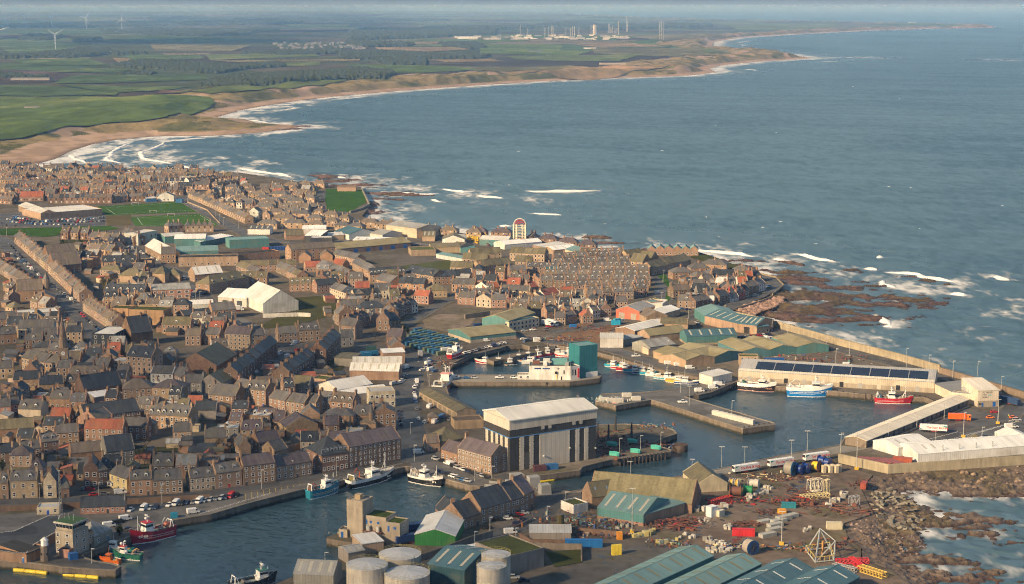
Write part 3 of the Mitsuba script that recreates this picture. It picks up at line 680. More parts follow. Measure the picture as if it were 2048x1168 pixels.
def building(name,label,cat,p1,p2,d,h,rt='g',wc=(.3,.2,.16),rc=(.12,.12,.12,.5),wm='stone',rm='slate',rh=None,nf=2,nc=None,dorm=0,chim='',door=None,skews=True,group=None,
             near=None,side=True,ov=.3,lights=0,doors=0,vel=0,base=None,record=True,doorc=(.05,.06,.07,.5),plinth=None,winw=1.3,fascia=None,zb=0.0):
	"""walls from p1 to p2 (world, seen from the front), reaching d metres back"""
	p1,p2=np.asarray(p1,float)[:2],np.asarray(p2,float)[:2]
	L=float(np.linalg.norm(p2-p1)); ang=math.atan2(p2[1] -p1[1],p2[0] -p1[0])
	M=frame(p1,ang,zb)
	dist=math.hypot(*p1)
	near=dist < 1010 if near is None else near
	mid=dist < 1500
	key=thing(name,label,cat,group)
	flip=rt == 'p'
	LL,DD=(d,L) if flip else (L,d)          # ridge along local x of the roof frame
	if rh is None: rh=DD*.36
	RM=M @ (np.array([[0,-1,0,L],[1,0,0,0],[0,0,1,0],[0,0,0,1.0]]) if flip else np.eye(4))
	r_t='g' if flip else rt
	w4=tuple(wc) +((.3,) if wm in ('concrete','sheetmetal') else (.7,))
	wl=MB()
	top=h if r_t != 'f' else h+.35
	if r_t == 'f':
		wl.box(0,L,0,d,0,h-.3,w4)
		for a in ((0,L,0,.3),(0,L,d-.3,d),(0,.3,.3,d-.3),(L-.3,L,.3,d-.3)): wl.box(*a,h-.3,top,w4)
	else:
		W2=MB(); W2.box(0,LL,0,DD,0,h,w4)
		if r_t == 'g':
			for x in (0,LL): W2.add([[x,0,h],[x,DD,h],[x,DD/2,h+rh]],[[0,1,2]] if x else [[0,2,1]],w4)
			if skews:
				e=.32
				for x in (0,LL-.3):
					q=[(-.12,h-.1),(DD/2,h+rh+.0),(DD+.12,h-.1)]
					for a,b in ((0,1),(1,2)):
						v=[[xx,q[i][0],q[i][1] +zz] for xx in (x,x+.3) for i in (a,b) for zz in (0,e+.1)]
						W2.add(v,[[0,1,3,2],[4,6,7,5],[1,5,7,3],[0,4,5,1],[2,3,7,6]],tuple(min(1,k*1.1) for k in wc) +(.7,))
		if r_t == 'm':
			W2.poly([[LL,0,h],[LL,DD,h],[LL,DD,h+rh]],w4); W2.poly([[0,0,h],[0,DD,h+rh],[0,DD,h]],w4); W2.poly([[0,DD,h],[LL,DD,h],[LL,DD,h+rh],[0,DD,h+rh]][::-1],w4)
		wl.join(W2,np.linalg.inv(M) @ RM)
	if plinth: wl.box(-.06,L+.06,-.06,d+.06,0,plinth[1],tuple(plinth[0]) +(.6,))
	part(key,'wall',wl,wm,M)
	part(key,'roof',roof_parts(LL,DD,h,rh,r_t,ov,x0=.3 if (skews and r_t == 'g') else -ov*.5,x1=LL-.3 if (skews and r_t == 'g') else LL+ov*.5,c=rc),rm,RM)
	if fascia: part(key,'fascia',MB().box(-.1,L+.1,-.12,-.04,h-fascia[1],h+.1,tuple(fascia[0]) +(.5,)),'paint',M)
	cc=tuple(min(1,k*1.12) for k in wc) if wm == 'stone' and max(wc) < .5 else (.3,.215,.165)
	pr=random.Random(int(p1[0] *7+p1[1] *13))
	for ch in chim:
		x={'l': .55,'r': LL-.55,'m': LL/2}.get(ch) if not ch.isdigit() else LL*int(ch) /10
		z0,z1=h+rh-.9,h+rh+1.5+pr.uniform(-.2,.4)
		cm=MB().box(x-.42,x+.42,DD/2-.95,DD/2+.95,z0,z1,cc+(.8,)).box(x-.52,x+.52,DD/2-1.05,DD/2+1.05,z1,z1+.16,tuple(.8*k for k in cc) +(.8,))
		if mid:
			for q in np.linspace(-.6,.6,3): cm.cyl([x,DD/2+q,z1+.16],[x,DD/2+q,z1+.75],.16,.13,6,(.34,.2,.12,.8))
		part(key,'chimney',cm,'stone',RM)
	# windows
	if nf:
		nc=nc or max(1,int(L/2.9))
		fh=(h-.5) /nf
		spots=[]
		for fl in range(nf):
			for k in range(nc):
				spots.append((L*(k+.5) /nc,0.0,.95+fl*fh,0.0,min(1.9,fh*.6),fl,k))
		if side and d > 5:
			for sgn in (0,1):
				nrm=np.array([math.cos(ang),math.sin(ang)]) *(1 if sgn else -1)
				if nrm @ (-p1 if not sgn else -p2) > 0:
					for fl in range(nf):
						for k in range(max(1,int(d/5))):
							y=d*(k+.5) /max(1,int(d/5))
							spots.append((L if sgn else 0.0,y,.95+fl*fh,math.pi/2 if sgn else -math.pi/2,min(1.9,fh*.6),fl,-1))
		dk=pr.randrange(nc) if door is None else door
		if near:
			for x,y,z,a,hh,fl,k in spots:
				if fl == 0 and k == dk and k >= 0:
					copies(shared(('door',doorc),lambda: door_mesh(doorc)),numbered(key+'__door'),M @ loc(x,y,0.02,1.0,1,2.15,a))
				else:
					copies(shared('win',window_mesh),numbered(key+'__window'),M @ loc(x,y,z,winw,1,hh,a))
		elif mid:
			wmB=MB(); wmB.add(np.zeros((0,3)),np.zeros((0,3),int))
			for x,y,z,a,hh,fl,k in spots:
				t=loc(x,y,z,winw,1,hh,a); o=MB()
				o.add([[-.56,-.04,-.05],[.56,-.04,-.05],[.56,-.04,1.05],[-.56,-.04,1.05]],[[0,1,2,3]],(.55,.54,.5,.5))
				o.add([[-.4,-.07,.1],[.4,-.07,.1],[.4,-.07,.95],[-.4,-.07,.95]],[[0,1,2,3]],(.02,.024,.03,.15))
				wmB.join(o,t)
			part(key,'windows',wmB,'paint',M,kind='stuff')
		else:
			wmB=MB()
			for x,y,z,a,hh,fl,k in spots:
				wmB.join(MB().add([[-.5,-.05,0],[.5,-.05,0],[.5,-.05,1],[-.5,-.05,1]],[[0,1,2,3]],(.04,.042,.045,.3) if (fl+k) % 3 else (.5,.48,.44,.5)),loc(x,y,z,winw,1,hh,a))
			part(key,'windows',wmB,'paint',M,kind='stuff')
	for k in range(dorm):
		x=LL*(k+.5) /dorm
		slope=rh/(DD/2); y=min(1.0+.2,DD*.2)
		copies(shared(('dorm',rc),lambda: dormer_mesh(rc[:3] +(.6,))),numbered(key+'__dormer'),RM @ loc(x,y,h+slope*y*.75))
	# skylights in houses, rooflights in sheds
	if vel or lights:
		n=vel or lights; slope=math.atan2(rh,DD/2); sl=math.hypot(rh,DD/2)
		for s_ in ((0,) if vel else (0,1)):
			mm=None if vel else MB()
			for k in range(n):
				x=LL*(k+.5) /n
				hw,a0,a1=(.4,.4,.6) if vel else (.55,.14,.86)
				pts=[]
				for xx,t in ((x-hw,a0),(x+hw,a0),(x+hw,a1),(x-hw,a1)):
					y=t*DD/2; z=h+t*rh+.30
					pts.append([xx,y if not s_ else DD-y,z])
				col=(.16,.22,.3,.1) if vel else (.42,.40,.33,.5)
				lm=MB().poly(pts if not s_ else pts[::-1],col)
				part(key,'skylight',lm,'paint',RM)
	for k in range(doors):
		x=L*(k+.5) /doors; w=min(4.2,L/doors*.6); hh=min(h*.72,4.4)
		part(key,'shutter',MB().box(x-w/2,x+w/2,-.08,.02,0,hh,doorc),'sheetmetal',M)
	fp=Polygon((np.array([[0,0],[L,0],[L,d],[0,d]]) @ M[:2,:2].T) +p1)
	if record: foot.append(fp)
	return key,M,L
def words(wk,rk,nf,dorm,chim):
	s=WALLS[wk][1]
	return f'{s} ' +({1: 'single-storey',2: 'two-storey',3: 'three-storey',4: 'four-storey'}.get(nf,'tall'))
def toned(r,rr,fs):
	f=rr.choice(fs)
	return tuple(round(v*f,4) for v in r[0]) +(r[1],)
class View:
	"""reads pixel positions noted on an enlarged part of the photograph"""
	def __init__(self,ox,oy,s=4.028): self.o,self.s=(ox,oy),s
	def __call__(self,x,y,z=0.0): return W(self.o[0] +x/self.s,self.o[1] +y/self.s,z)
	def P(self,pts,z=0.0): return np.array([self(x,y,z)[:2] for x,y in pts])
HR=random.Random(11)
def H(view,x1,y1,x2,y2,d,h,rt,wk,rk,label,cat='house',name=None,ev=False,zb=0.0,**o):
	z=(h if ev else 0.0)
	p1,p2=view(x1,y1,z),view(x2,y2,z)
	r=ROOFS[rk]
	industrial=o.pop('ind',False)
	if industrial:
		cat='metal shed' if cat == 'house' else cat
		name=name or 'metal_shed'
		o={'wm': 'sheetmetal','rm': 'sheetmetal','nf': 0,'skews': False,'ov': .25,'rh': None,**o}
		if o['rh'] is None: o['rh'] =(d if rt != 'p' else float(np.linalg.norm(p2-p1))) *.13
	else:
		o={'chim': 'lr' if rt in 'g' else ('l' if rt == 'p' else 'm' if rt == 'h' else ''),**o}
	wc=jit(WALLS[wk][0],HR,.1)
	return building(name or ('shed' if industrial else 'stone_house' if wk in 'sbt' else 'house'),label,cat,p1,p2,d,h,rt,wc,toned(r,HR,(.88,1,1.1)),**o)
def row(view,x1,y1,x2,y2,n,d,h,rt,wk,rk,where,ev=False,group=None,gap=0.0,name=None,**o):
	"""n houses side by side between two noted pixels, each a thing"""
	z=h if ev else 0.0
	a,b=view(x1,y1,z)[:2],view(x2,y2,z)[:2]
	for k in range(n):
		q1,q2=a+(b-a) *(k+gap/2) /n,a+(b-a) *(k+1-gap/2) /n
		w_,r_=HR.choice(wk),HR.choice(rk)
		hh=h+HR.uniform(-.35,.35) *(h > 4)
		ch=o.get('chim','r' if k else 'lr') if rt == 'g' else o.get('chim','m')
		oo={k_: (HR.choice(v) if isinstance(v,list) else v) for k_,v in o.items() if k_ != 'chim'}
		nf=oo.get('nf',2)
		lab=f'{words(w_, r_, nf, 0, 0)} house, {ordw(k)} {where}'
		r=ROOFS[r_]
		building(name or 'terraced_house',lab,'house',q1,q2,d,hh,rt,jit(WALLS[w_][0],HR,.13),toned(r,HR,(.8,.95,1.12)),chim=ch,group=group or ('houses ' +where.split(' ',1)[-1])[:60],**oo)
# ---------------------------------------------------------------- roads, yards, grass
ASPH,ASPH2,CONCR=(.09,.09,.092,.5),(.135,.13,.122,.5),(.36,.34,.30,.5)
ROADS=[('road',19,ASPH,(-60,455),(0,481),(55,517),(109,581),(149,611),(196,661),(228,700)),('road',14,ASPH,(222,462),(268,499),(305,526),(360,548),(387,568),(405,595),(420,610)),
         ('road',13,ASPH,(360,392),(372,402),(447,444),(500,472),(560,484)),('road',21,ASPH,(835,712),(815,740),(802,779),(797,828),(810,865),(826,905),(838,925)),
         ('road',11,ASPH,(826,715),(872,702),(905,687),(950,675),(1000,670),(1060,676),(1110,684),(1190,690),(1280,715),(1340,735),(1400,745),(1460,740)),
         ('road',9,ASPH,(-60,1006),(0,1004),(250,998),(430,986),(500,976),(600,959),(680,943),(760,930),(830,912)),('road',9,ASPH,(1230,985),(1160,996),(1110,1004),(1085,1030),(1040,1055),(980,1075),(900,1105),(840,1130),(740,1180)),
         ('road',8,ASPH,(1110,1004),(1105,985),(1090,975),(1000,950)),('road',12,ASPH,(1455,628),(1480,637),(1560,663),(1700,703),(1850,743),(1950,772),(2000,788),(2034,812),(2010,835),(1900,860)),
         ('road',10,ASPH,(1500,545),(1548,559),(1563,574),(1536,591),(1474,609),(1430,622),(1370,640)),('road',14,ASPH,(1290,520),(1320,549),(1334,574),(1329,599),(1307,618),(1290,640)),
         ('road',8,ASPH,(800,655),(822,642),(887,605),(930,590)),('road',8,ASPH,(1100,665),(1180,655),(1240,640),(1300,622)),('road',8,ASPH,(240,795),(330,760),(420,790),(520,820),(640,835),(720,850),(800,860)),
         ('road',8,ASPH2,(560,484),(660,492),(700,478),(760,478),(860,490),(960,497)),('road',8,ASPH,(600,560),(640,540),(690,545),(760,590),(800,600)),('road',7,ASPH,(640,385),(660,405),(690,430),(740,455),(830,470),(960,488)),
         ('road',9,ASPH2,(400,620),(480,640),(560,690),(640,680),(720,690),(790,705))]
YARDS=[('yard_asphalt',ASPH,'asphalt',(557,686),(640,688),(612,720),(575,745),(520,775),(495,768),(520,735)),('car_park',ASPH,'asphalt',(0,428),(40,424),(190,428),(212,432),(210,452),(100,455),(0,452)),
         ('car_park',ASPH2,'asphalt',(160,1012),(320,1005),(500,985),(600,964),(760,937),(808,933),(675,963),(600,979),(500,1005),(422,1028),(342,1041),(258,1073),(200,1060)),
         ('car_park',ASPH2,'asphalt',(820,925),(866,912),(930,945),(980,958),(962,972),(940,971),(886,956),(824,936)),('car_park',ASPH,'asphalt',(1140,985),(1225,973),(1240,985),(1170,1008),(1120,1010),(1100,998)),
         ('market_yard',ASPH,'asphalt',(1735,905),(1890,832),(1935,815),(1990,830),(2060,800),(2120,860),(2060,885),(1900,893),(1780,903)),('quay_apron',CONCR,'concrete',(1140,985),(1200,975),(1324,960),(1438,939),(1548,915),(1680,891),(1740,897),(1690,905),(1560,925),(1440,950),(1330,970),(1240,985)),
         ('pier_deck',CONCR,'concrete',(885,751),(1036,751),(1190,744.5),(1201,750.5),(1198,756),(1140,763),(905,763),(885,761)),('pier_deck',ASPH2,'asphalt',(1475,757),(1447,773),(1422,784),(1397,789),(1386,790.5),(1372,794.5),(1520,838.5),(1547,846),(1548,849.5),(1486,857),(1307,800.3),(1302,799),(1232,811),(1193,801),(1204,789),(1297,785),(1319,783),(1384,775),(1400,772),(1408,752)),
         ('dock_yard',(.17,.15,.125,.5),'yard',(975,955),(1051,953.5),(1158,940),(1222,918.5),(1299,908.5),(1340,902.5),(1318,891),(1309,884),(1322,879),(1350,866),(1328,854),(1250,850),(1195,851),(1000,840),(968,833)),
         ('storage_yard',(.20,.16,.13,.6),'yard',(1330,1000),(1440,965),(1560,935),(1640,928),(1676,925),(1744,950),(1720,977),(1735,1007),(1744,1027),(1685,1047),(1694,1077),(1718,1098),(1718,1118),(1780,1143),(1815,1168),(1700,1180),(1450,1100),(1330,1090),(1230,1060),(1300,1045)),
         ('storage_yard',(.13,.125,.12,.2),'yard',(1180,1105),(1310,1085),(1400,1100),(1500,1090),(1480,1130),(1300,1170),(1160,1185),(1060,1165),(1160,1130)),
         ('bare_lot',(.27,.22,.18,.4),'yard',(845,640),(880,628),(955,630),(940,650),(900,665),(850,655)),('slip_yard',(.2,.125,.08,.1),'yard',(1090,690),(1150,650),(1190,642),(1300,655),(1290,670),(1210,685),(1120,694)),
         ('industrial_yard',(.16,.14,.12,.2),'yard',(1190,700),(1240,640),(1330,640),(1450,650),(1560,690),(1700,715),(1660,735),(1500,745),(1420,750),(1340,740)),
         ('industrial_yard',(.14,.125,.11,.3),'yard',(470,490),(560,468),(700,470),(850,470),(1000,470),(1160,480),(1200,500),(1060,520),(900,545),(700,535),(520,520)),
         ('harbour_yard',ASPH2,'asphalt',(0,1030),(160,1020),(200,1060),(150,1085),(110,1110),(0,1090)),('harbour_yard',ASPH,'asphalt',(80,1122),(110,1100),(160,1112),(235,1132),(225,1139),(120,1131))]
GRASS=[('playing_field',(.055,.12,.022),(195,413),(372,402),(412,419),(405,424),(215,431),(200,422)),('playing_field',(.06,.125,.025),(260,434),(405,427),(438,447),(430,452),(330,453),(270,452)),
         ('park_grass',(.05,.12,.02),(652,378),(728,380),(732,405),(700,424),(655,422),(650,400)),('lawn',(.05,.11,.02),(0,458),(220,452),(240,458),(90,474),(0,470)),('rough_grass',(.085,.085,.035),(590,596),(640,592),(690,615),(650,635),(580,655),(510,658),(560,630),(600,618)),
         ('lawn',(.05,.11,.02),(1315,552),(1330,548),(1345,575),(1340,600),(1312,632),(1306,628),(1330,600),(1336,575)),('lawn',(.05,.10,.02),(1205,505),(1300,504),(1290,518),(1220,514)),('rough_grass',(.09,.10,.04),(780,535),(900,520),(940,530),(880,545),(800,548)),
         ('rough_grass',(.075,.085,.03),(1090,1105),(1160,1100),(1165,1125),(1110,1135)),('lawn',(.05,.1,.02),(140,930),(180,920),(200,935),(160,945)),('lawn',(.05,.1,.02),(290,920),(350,912),(380,925),(320,938)),('lawn',(.05,.1,.02),(20,840),(130,822),(160,835),(60,850)),
         ('rough_grass',(.12,.10,.05),(212,432),(262,430),(262,450),(215,452)),('lawn',(.05,.1,.02),(0,330),(20,330),(20,338),(0,338)),('rough_grass',(.09,.1,.04),(1395,505),(1500,535),(1470,540),(1380,515))]
GARDENS=[[(60,905),(170,893),(174,938),(139,945),(80,938)],[(268,893),(382,898),(377,938),(271,940)],[(380,905),(470,890),(478,915),(420,925)],[(120,480),(180,478),(185,495),(150,505),(125,500)],[(195,555),(240,560),(235,585),(205,580)],[(560,745),(650,705),(690,735),(640,770)]]
for pg in GARDENS: GRASS.append(('garden_ground',(.075,.075,.035),*pg))
pave=MB(); road_union=[]
for i,(nm,w_,c_,*pl) in enumerate(ROADS):
	ln=LineString(Wp(pl))
	body=ln.buffer(w_/2,cap_style=2,join_style=1).intersection(land)
	road_union.append(body)
	put(numbered(nm),sheet(MB(),body,0.055+0.004*i,c_),'asphalt',kind='structure')
RU=shapely.union_all(road_union)
pv=shapely.union_all([LineString(Wp(pl)).buffer(w_/2+2.0,cap_style=2,join_style=1) for nm,w_,c_,*pl in ROADS]).difference(RU).intersection(land)
for gg in getattr(pv,'geoms',[pv]):
	if gg.geom_type == 'Polygon' and gg.area > 2:
		sheet(pave,gg,0.15,(.19,.175,.155,.3))
		for ring in [gg.exterior,*gg.interiors]:
			xy=np.array(ring.coords)[:-1]; n=len(xy); k=np.arange(n)
			pave.add(np.vstack([np.c_[xy,np.full(n,0.0)],np.c_[xy,np.full(n,.15)]]),np.stack([k,(k+1) % n,(k+1) % n+n,k+n],1),(.22,.2,.18,.3))
put('pavement',pave,'concrete',kind='structure')
for i,(nm,c_,bs,*pg) in enumerate(YARDS):
	put(numbered(nm),sheet(MB(),Polygon(Wp(pg)).buffer(0).intersection(land),0.012+0.002*i,c_),bs,kind='structure')
for i,(nm,c_,*pg) in enumerate(GRASS):
	put(numbered(nm),sheet(MB(),Polygon(Wp(pg)).buffer(0).intersection(land),0.25+0.004*i if 'playing' not in nm else 0.06,c_+(.5,)),'turf',kind='structure')
mk=MB()
def stripe(mk,a,b,w,z=0.2,c=(.6,.6,.56,.6)):
	sheet(mk,LineString([a[:2],b[:2]]).buffer(w/2,cap_style=2),z,c)
for k in range(14):   # parking bays by the market yard
	a=W(1830+k*15,905-k*4.5+0); b=W(1846+k*15,899-k*4.6); stripe(mk,a,b,.25,.075)
for (a,b) in (((1760,903),(1900,868)),((1900,868),(2030,832)),((1800,905),(2040,842))): stripe(mk,W(*a),W(*b),.3,.078)
for k in range(16): stripe(mk,W(398+k*9,1029-k*2.6),W(408+k*9,1024-k*2.6),.2,.05)
for k in range(10):
	stripe(mk,W(490+k*12,987-k*2.6),W(492+k*12,1000-k*3.2),.2,.05,(.5,.36,.08,.6))
for pts_ in (((212,416),(365,404.5),(405,419),(230,428.5)),((275,435.5),(400,430),(430,449),(285,450.5))):
	for k in range(4): stripe(mk,W(*pts_[k]),W(*pts_[(k+1) % 4]),.35,.08)
put('painted_markings',mk,'paint',kind='structure')
OPEN=shapely.union_all([Polygon(Wp(pg)).buffer(0) for nm,c_,bs,*pg in YARDS if nm in ('yard_asphalt','car_park')] +[Polygon(Wp(pg)).buffer(0) for nm,c_,*pg in GRASS])
# ---------------------------------------------------------------- the town, read off the photograph part by part
A,B,C,D_,E_,F_,G_,K,L_,N,P,Q,R_,S_=(View(*o) for o in ((0,878),(400,878),(0,580),(450,580),(850,580),(1200,600),(1548,650),(800,878),(1200,878),(1548,878),(0,320),(450,320),(900,400),(1300,450)))
# along the south quay
H(A,0,487,72,485,9,7.6,'g','s','S','brown stone house cut by the picture edge beside the dormered villa',nf=2,dorm=1,chim='r')
H(A,80,482,305,475,9,8.3,'g','t','S','symmetrical stone villa with front steps beside the white gabled house',nf=2,nc=3,dorm=2,door=1)
H(A,352,480,457,476,13,7.2,'p','c','D','narrow cream house with its gable to the quay road',nf=2,nc=1,rh=4.6,chim='l',winw=2.2,door=5)
H(A,497,475,560,470,12,4.4,'h','s','S','low stone cottage beside the radio mast',nf=1)
H(A,675,392,795,387,12,8.6,'p','b','S','dark stone villa with a gabled bay window above the small car park',nf=2,nc=2,rh=4,winw=1.7,door=9)
H(A,797,388,872,378,9,7.8,'h','b','S','dark stone wing with crenellated corner beside the gabled villa',nf=2,nc=2,chim='')
H(A,885,388,1025,438,9,6.6,'g','y','S','yellow painted house behind the small car park',nf=2,nc=3,wm='concrete',skews=False)
H(A,868,388,965,402,5,2.7,'h','c','S','cream glazed porch in front of the yellow house',nf=1,nc=4,chim='',cat='porch',winw=2.2,door=9,wm='concrete')
H(A,1045,460,1226,452,9,7.4,'g','s','S','stone house with twin dormers and a centre gablet on the quay road',nf=2,nc=3,dorm=2)
H(A,1229,452,1476,436,10,6.6,'g','s','S','long stone inn with one dormer on the quay road',nf=2,nc=5,dorm=1)
H(A,1532,427,1741,406,9,6.4,'g','t','S','greyish stone house with a shopfront and two dormers on the quay road',nf=2,nc=5,dorm=2,chim='l')
H(A,1743,406,1952,379,9,7.6,'g','t','S','stone house with a red front door on the quay road',nf=2,nc=3,dorm=2,door=1,doorc=(.4,.02,.02,.4))
H(B,350,379,610,346,10,9.3,'g','s','P','tall three-storey stone block on the quay road',nf=3,nc=5)
H(B,615,340,905,292,10,6.9,'g','t','P','long low two-storey stone office by the fishing quay',nf=2,nc=6,chim='')
H(B,985,276,1197,244,17,8.6,'h','s','D','corner inn with a black hipped roof and small dormers',nf=2,nc=6,chim='',dorm=6,rh=6.5)
H(B,1200,243,1620,168,15,10.6,'g','s','P','long four-storey stone warehouse with pale loading doors by the quay',nf=4,nc=11,chim='',winw=.95,rh=4.6,cat='warehouse',name='stone_warehouse')
H(B,318,152,412,144,13,5.5,'p','t','S','tan gabled house with ochre wall behind the three-storey block',nf=1,nc=1,rh=3.4)
H(B,470,120,655,96,11,5.6,'g','s','P','stone house with a steep roof in the yards behind the quay',nf=2)
H(B,600,190,712,165,10,5.5,'g','t','S','plain gabled house squeezed behind the low stone office',nf=0,chim='')
H(A,860,222,1090,197,14,7.0,'g','g','D','grey hall with a steep blue slate roof behind the villas',nf=2,chim='',rh=6)
H(A,575,196,862,170,10,5.0,'g','s','B','long stone store with a brown roof among bare trees',nf=0,chim='',cat='store')
H(A,0,205,178,185,9,5.6,'g','s','D','house with black slates at the picture edge above the quay',nf=2)
H(A,172,195,335,178,9,6.6,'g','s','S','stone house with a tall chimney above the quay trees',nf=2,dorm=1)
H(A,335,130,475,112,9,6.4,'g','s','S','house with two white dormers above the quay trees',nf=2,dorm=2)
H(A,445,55,640,42,9,6.4,'g','s','S','plain slated house uphill of the long stone store',nf=2)
H(A,1395,45,1545,40,10,6.5,'g','t','S','stone house at the top of the walled gardens',nf=2)
H(A,1650,78,1830,70,10,5.4,'g','t','S','stone house with a wide garage door behind walled gardens',nf=1)
# dockside
H(A,650,607,1008,593,9,3.1,'g','p','D','low pink dock office with a dark roof below the quay road',nf=1,nc=9,chim='',skews=False,wm='concrete',cat='dock office',name='dock_office',winw=.8)
H(A,298,611,475,606,7,3.0,'f','c','L','small cream hut with a blue door below the quay road',nf=1,nc=3,chim='',wm='concrete',rm='concrete',cat='hut',name='hut',doorc=(.02,.08,.4,.4),door=1)
H(A,760,868,905,800,11,4.2,'h','g','A','grey dock office with blue shutters behind the control tower',nf=1,nc=2,chim='',wm='concrete',doorc=(.05,.2,.32,.4),cat='dock office',name='dock_office')
H(A,700,890,758,862,8,6.2,'f','t','Q','flat-roofed stair wing joining the control tower',nf=2,nc=1,chim='',wm='concrete',rm='concrete',cat='building',name='stair_wing')
H(A,478,955,560,962,5,3.2,'f','p','Q','small pinkish store at the foot of the control tower',nf=0,chim='',wm='concrete',rm='concrete',cat='store',name='store')
H(A,105,985,215,1000,12,3.6,'f','o','Q','brick end block of the dark flat-roofed dock shed',nf=1,nc=2,chim='',rm='concrete',wm='concrete',cat='dock office',name='dock_office',doorc=(.02,.12,.4,.4),door=1)
H(A,215,1000,330,955,14,3.6,'m','o','Q','brick lean-to with grey roof beside the small lighthouse',nf=0,chim='',wm='concrete',rm='concrete',cat='dock shed',name='dock_shed',rh=1.5)
# centre: south harbour head
H(K,465,215,735,290,11,8.8,'g','s','P','three-storey stone harbour building with a red-edged gable by the car park',nf=3,nc=9,chim='l',rh=4.4,winw=1.3)
H(K,330,160,462,200,10,5.0,'g','o','P','lower brick wing joining the harbour building',nf=1,nc=4,chim='')
H(K,350,705,505,690,12,5.2,'p','s','D','low gabled end house of the old stone stores by the water',nf=0,chim='l',rh=4.4)
H(K,505,735,650,690,13,5.0,'g','s','D','old stone store with a low dark roof, seaward end',nf=1,nc=3,chim='',rh=5.0)
H(K,650,690,895,618,13,6.8,'g','s','D','long old stone store with a plain dark roof on the middle quay',nf=2,nc=5,chim='r',rh=6)
H(K,895,618,1000,585,13,6.8,'g','s','D','middle bay of the old stone stores with a stepped gable',nf=2,nc=3,chim='r',rh=6)
H(K,1000,585,1082,548,13,7.6,'g','s','P','inland end of the old stone stores beside the bridge',nf=2,nc=2,chim='',rh=6)
H(K,120,855,445,868,27,4.4,'p','G','L','green metal shed with a pale roof beside the tanks',ind=True,rh=2.6)
H(K,1545,550,1912,505,10,4.6,'g','s','M','long stone store with mossy slates and four skylights by the outer quay',nf=0,chim='',vel=4,rh=5.2)
H(K,1590,645,1960,705,26,5.0,'g','e','E','wide teal shed with a faded teal roof behind the scrap yard',ind=True,rh=4,lights=4,plinth=((.33,.2,.15),1.5))
H(L_,350,700,680,600,14,4.6,'m','t','E','low lean-to of the blue shed in pinkish block',nf=0,wm='concrete',rm='sheetmetal',chim='',rh=1.2,cat='shed',name='shed')
H(L_,740,600,815,500,46,4.2,'p','s','Y','big old store with a mossy steep roof facing the storage yard',nf=0,chim='',rh=8,cat='store',skews=True)
H(L_,785,432,1025,418,22,3.6,'p','c','M','pale gabled shed with five small windows by the outer quay',nf=0,wm='concrete',chim='',rh=4.2,cat='shed',name='shed')
H(K,1045,812,1378,812,7,3.0,'m','F' if False else 'g','L','long low hut with pale roof and olive walls beside the bend',nf=0,wm='sheetmetal',rm='sheetmetal',chim='',rh=1.2,cat='hut',name='hut')
H(K,1398,605,1515,580,9,3.6,'f','w','F','small white block with a grassy roof by the scrap yard',nf=0,wm='concrete',rm='turf',chim='',cat='hut',name='hut')
H(K,885,1100,1160,1030,22,7.5,'f','g','F','concrete bunker with a grassy roof behind the tall tanks',nf=0,wm='concrete',rm='turf',chim='',cat='building',name='concrete_building')
H(K,225,1180,520,1235,26,8.5,'g','n','N','dark blue metal shed with three pale rooflights between the tanks',ind=True,rh=3.2,lights=3)
H(B,755,1200,1075,1215,14,5.6,'g','g','A','striped grey shed on the near quay',ind=True,rh=3.2,lights=4)
H(B,1195,1010,1330,985,9,4.5,'g','g','A','small grey ribbed shed behind the tanks',ind=True,lights=2)
H(B,1305,930,1480,905,11,4.2,'m','t','W','pale flat store between the tanks and the concrete tower',ind=True,cat='shed',name='metal_shed',rh=.6)
H(K,490,1010,700,970,7,4.0,'m','l','W','white-roofed cabin among the tanks',ind=True,cat='cabin',name='cabin',rh=.6)
# the big teal sheds at the bottom edge
# west side of the harbour road
H(D_,1085,1140,1215,1150,10,5.0,'h','t','B','small cone-roofed stone house at the road corner',nf=0)
H(D_,1195,1140,1378,1132,14,9.2,'p','s','S','tall stone bank building with a pediment facing the harbour',nf=3,nc=4,rh=3,chim='lr',door=1,doorc=(.03,.03,.12,.4))
H(D_,1030,1130,1192,1135,11,8.4,'g','s','S','turreted stone house beside the pediment bank',nf=2,nc=2,dorm=1)
H(D_,790,1140,1035,1150,12,8.8,'h','s','S','stone house with twin round bays near the harbour',nf=2,nc=4,rh=2.6)
H(D_,850,990,1030,1005,11,6.6,'g','s','B','stone house with three small dormers, harbour end of the shopping street',nf=2,dorm=3)
H(D_,735,975,852,990,10,6.6,'g','s','S','plain stone house with a flagpole in the shopping street',nf=2)
H(D_,640,1000,735,1010,10,6.8,'g','t','S','pediment-fronted stone shop in the shopping street',nf=2)
H(D_,488,990,642,1012,10,6.6,'g','s','S','stone house over shops in the middle of the shopping street',nf=2,nc=4)
H(D_,355,965,488,992,10,6.8,'g','s','S','stone house with a wide shop window in the shopping street',nf=2)
H(D_,165,925,330,945,11,9.2,'g','s','S','tall stone house with three pointed gablets and a blue shopfront',nf=3,nc=4,dorm=3,doorc=(.02,.06,.35,.4))
H(D_,62,905,165,925,11,8.6,'g','p','S','pinkish stone house with a red shopfront beside the gabletted one',nf=3,nc=3,doorc=(.4,.03,.03,.4))
H(D_,620,1095,765,1090,10,5.6,'p','t','S','tan gabled house below the shopping street',nf=0,rh=4,chim='')
H(D_,495,1185,750,1160,13,5.0,'p','t','P','pink-harled hall with its gable to the yards',nf=0,rh=4.5,chim='')
H(D_,1165,950,1372,940,12,8.6,'f','c','L','cream flat-roofed office with blue glass on the harbour road',nf=2,nc=5,wm='concrete',rm='concrete',winw=1.8,cat='office',name='office_block')
H(D_,905,880,1190,830,18,5.2,'g','l','L','pale metal warehouse behind the cream office',ind=True,cat='warehouse',rh=3.4,name='metal_warehouse')
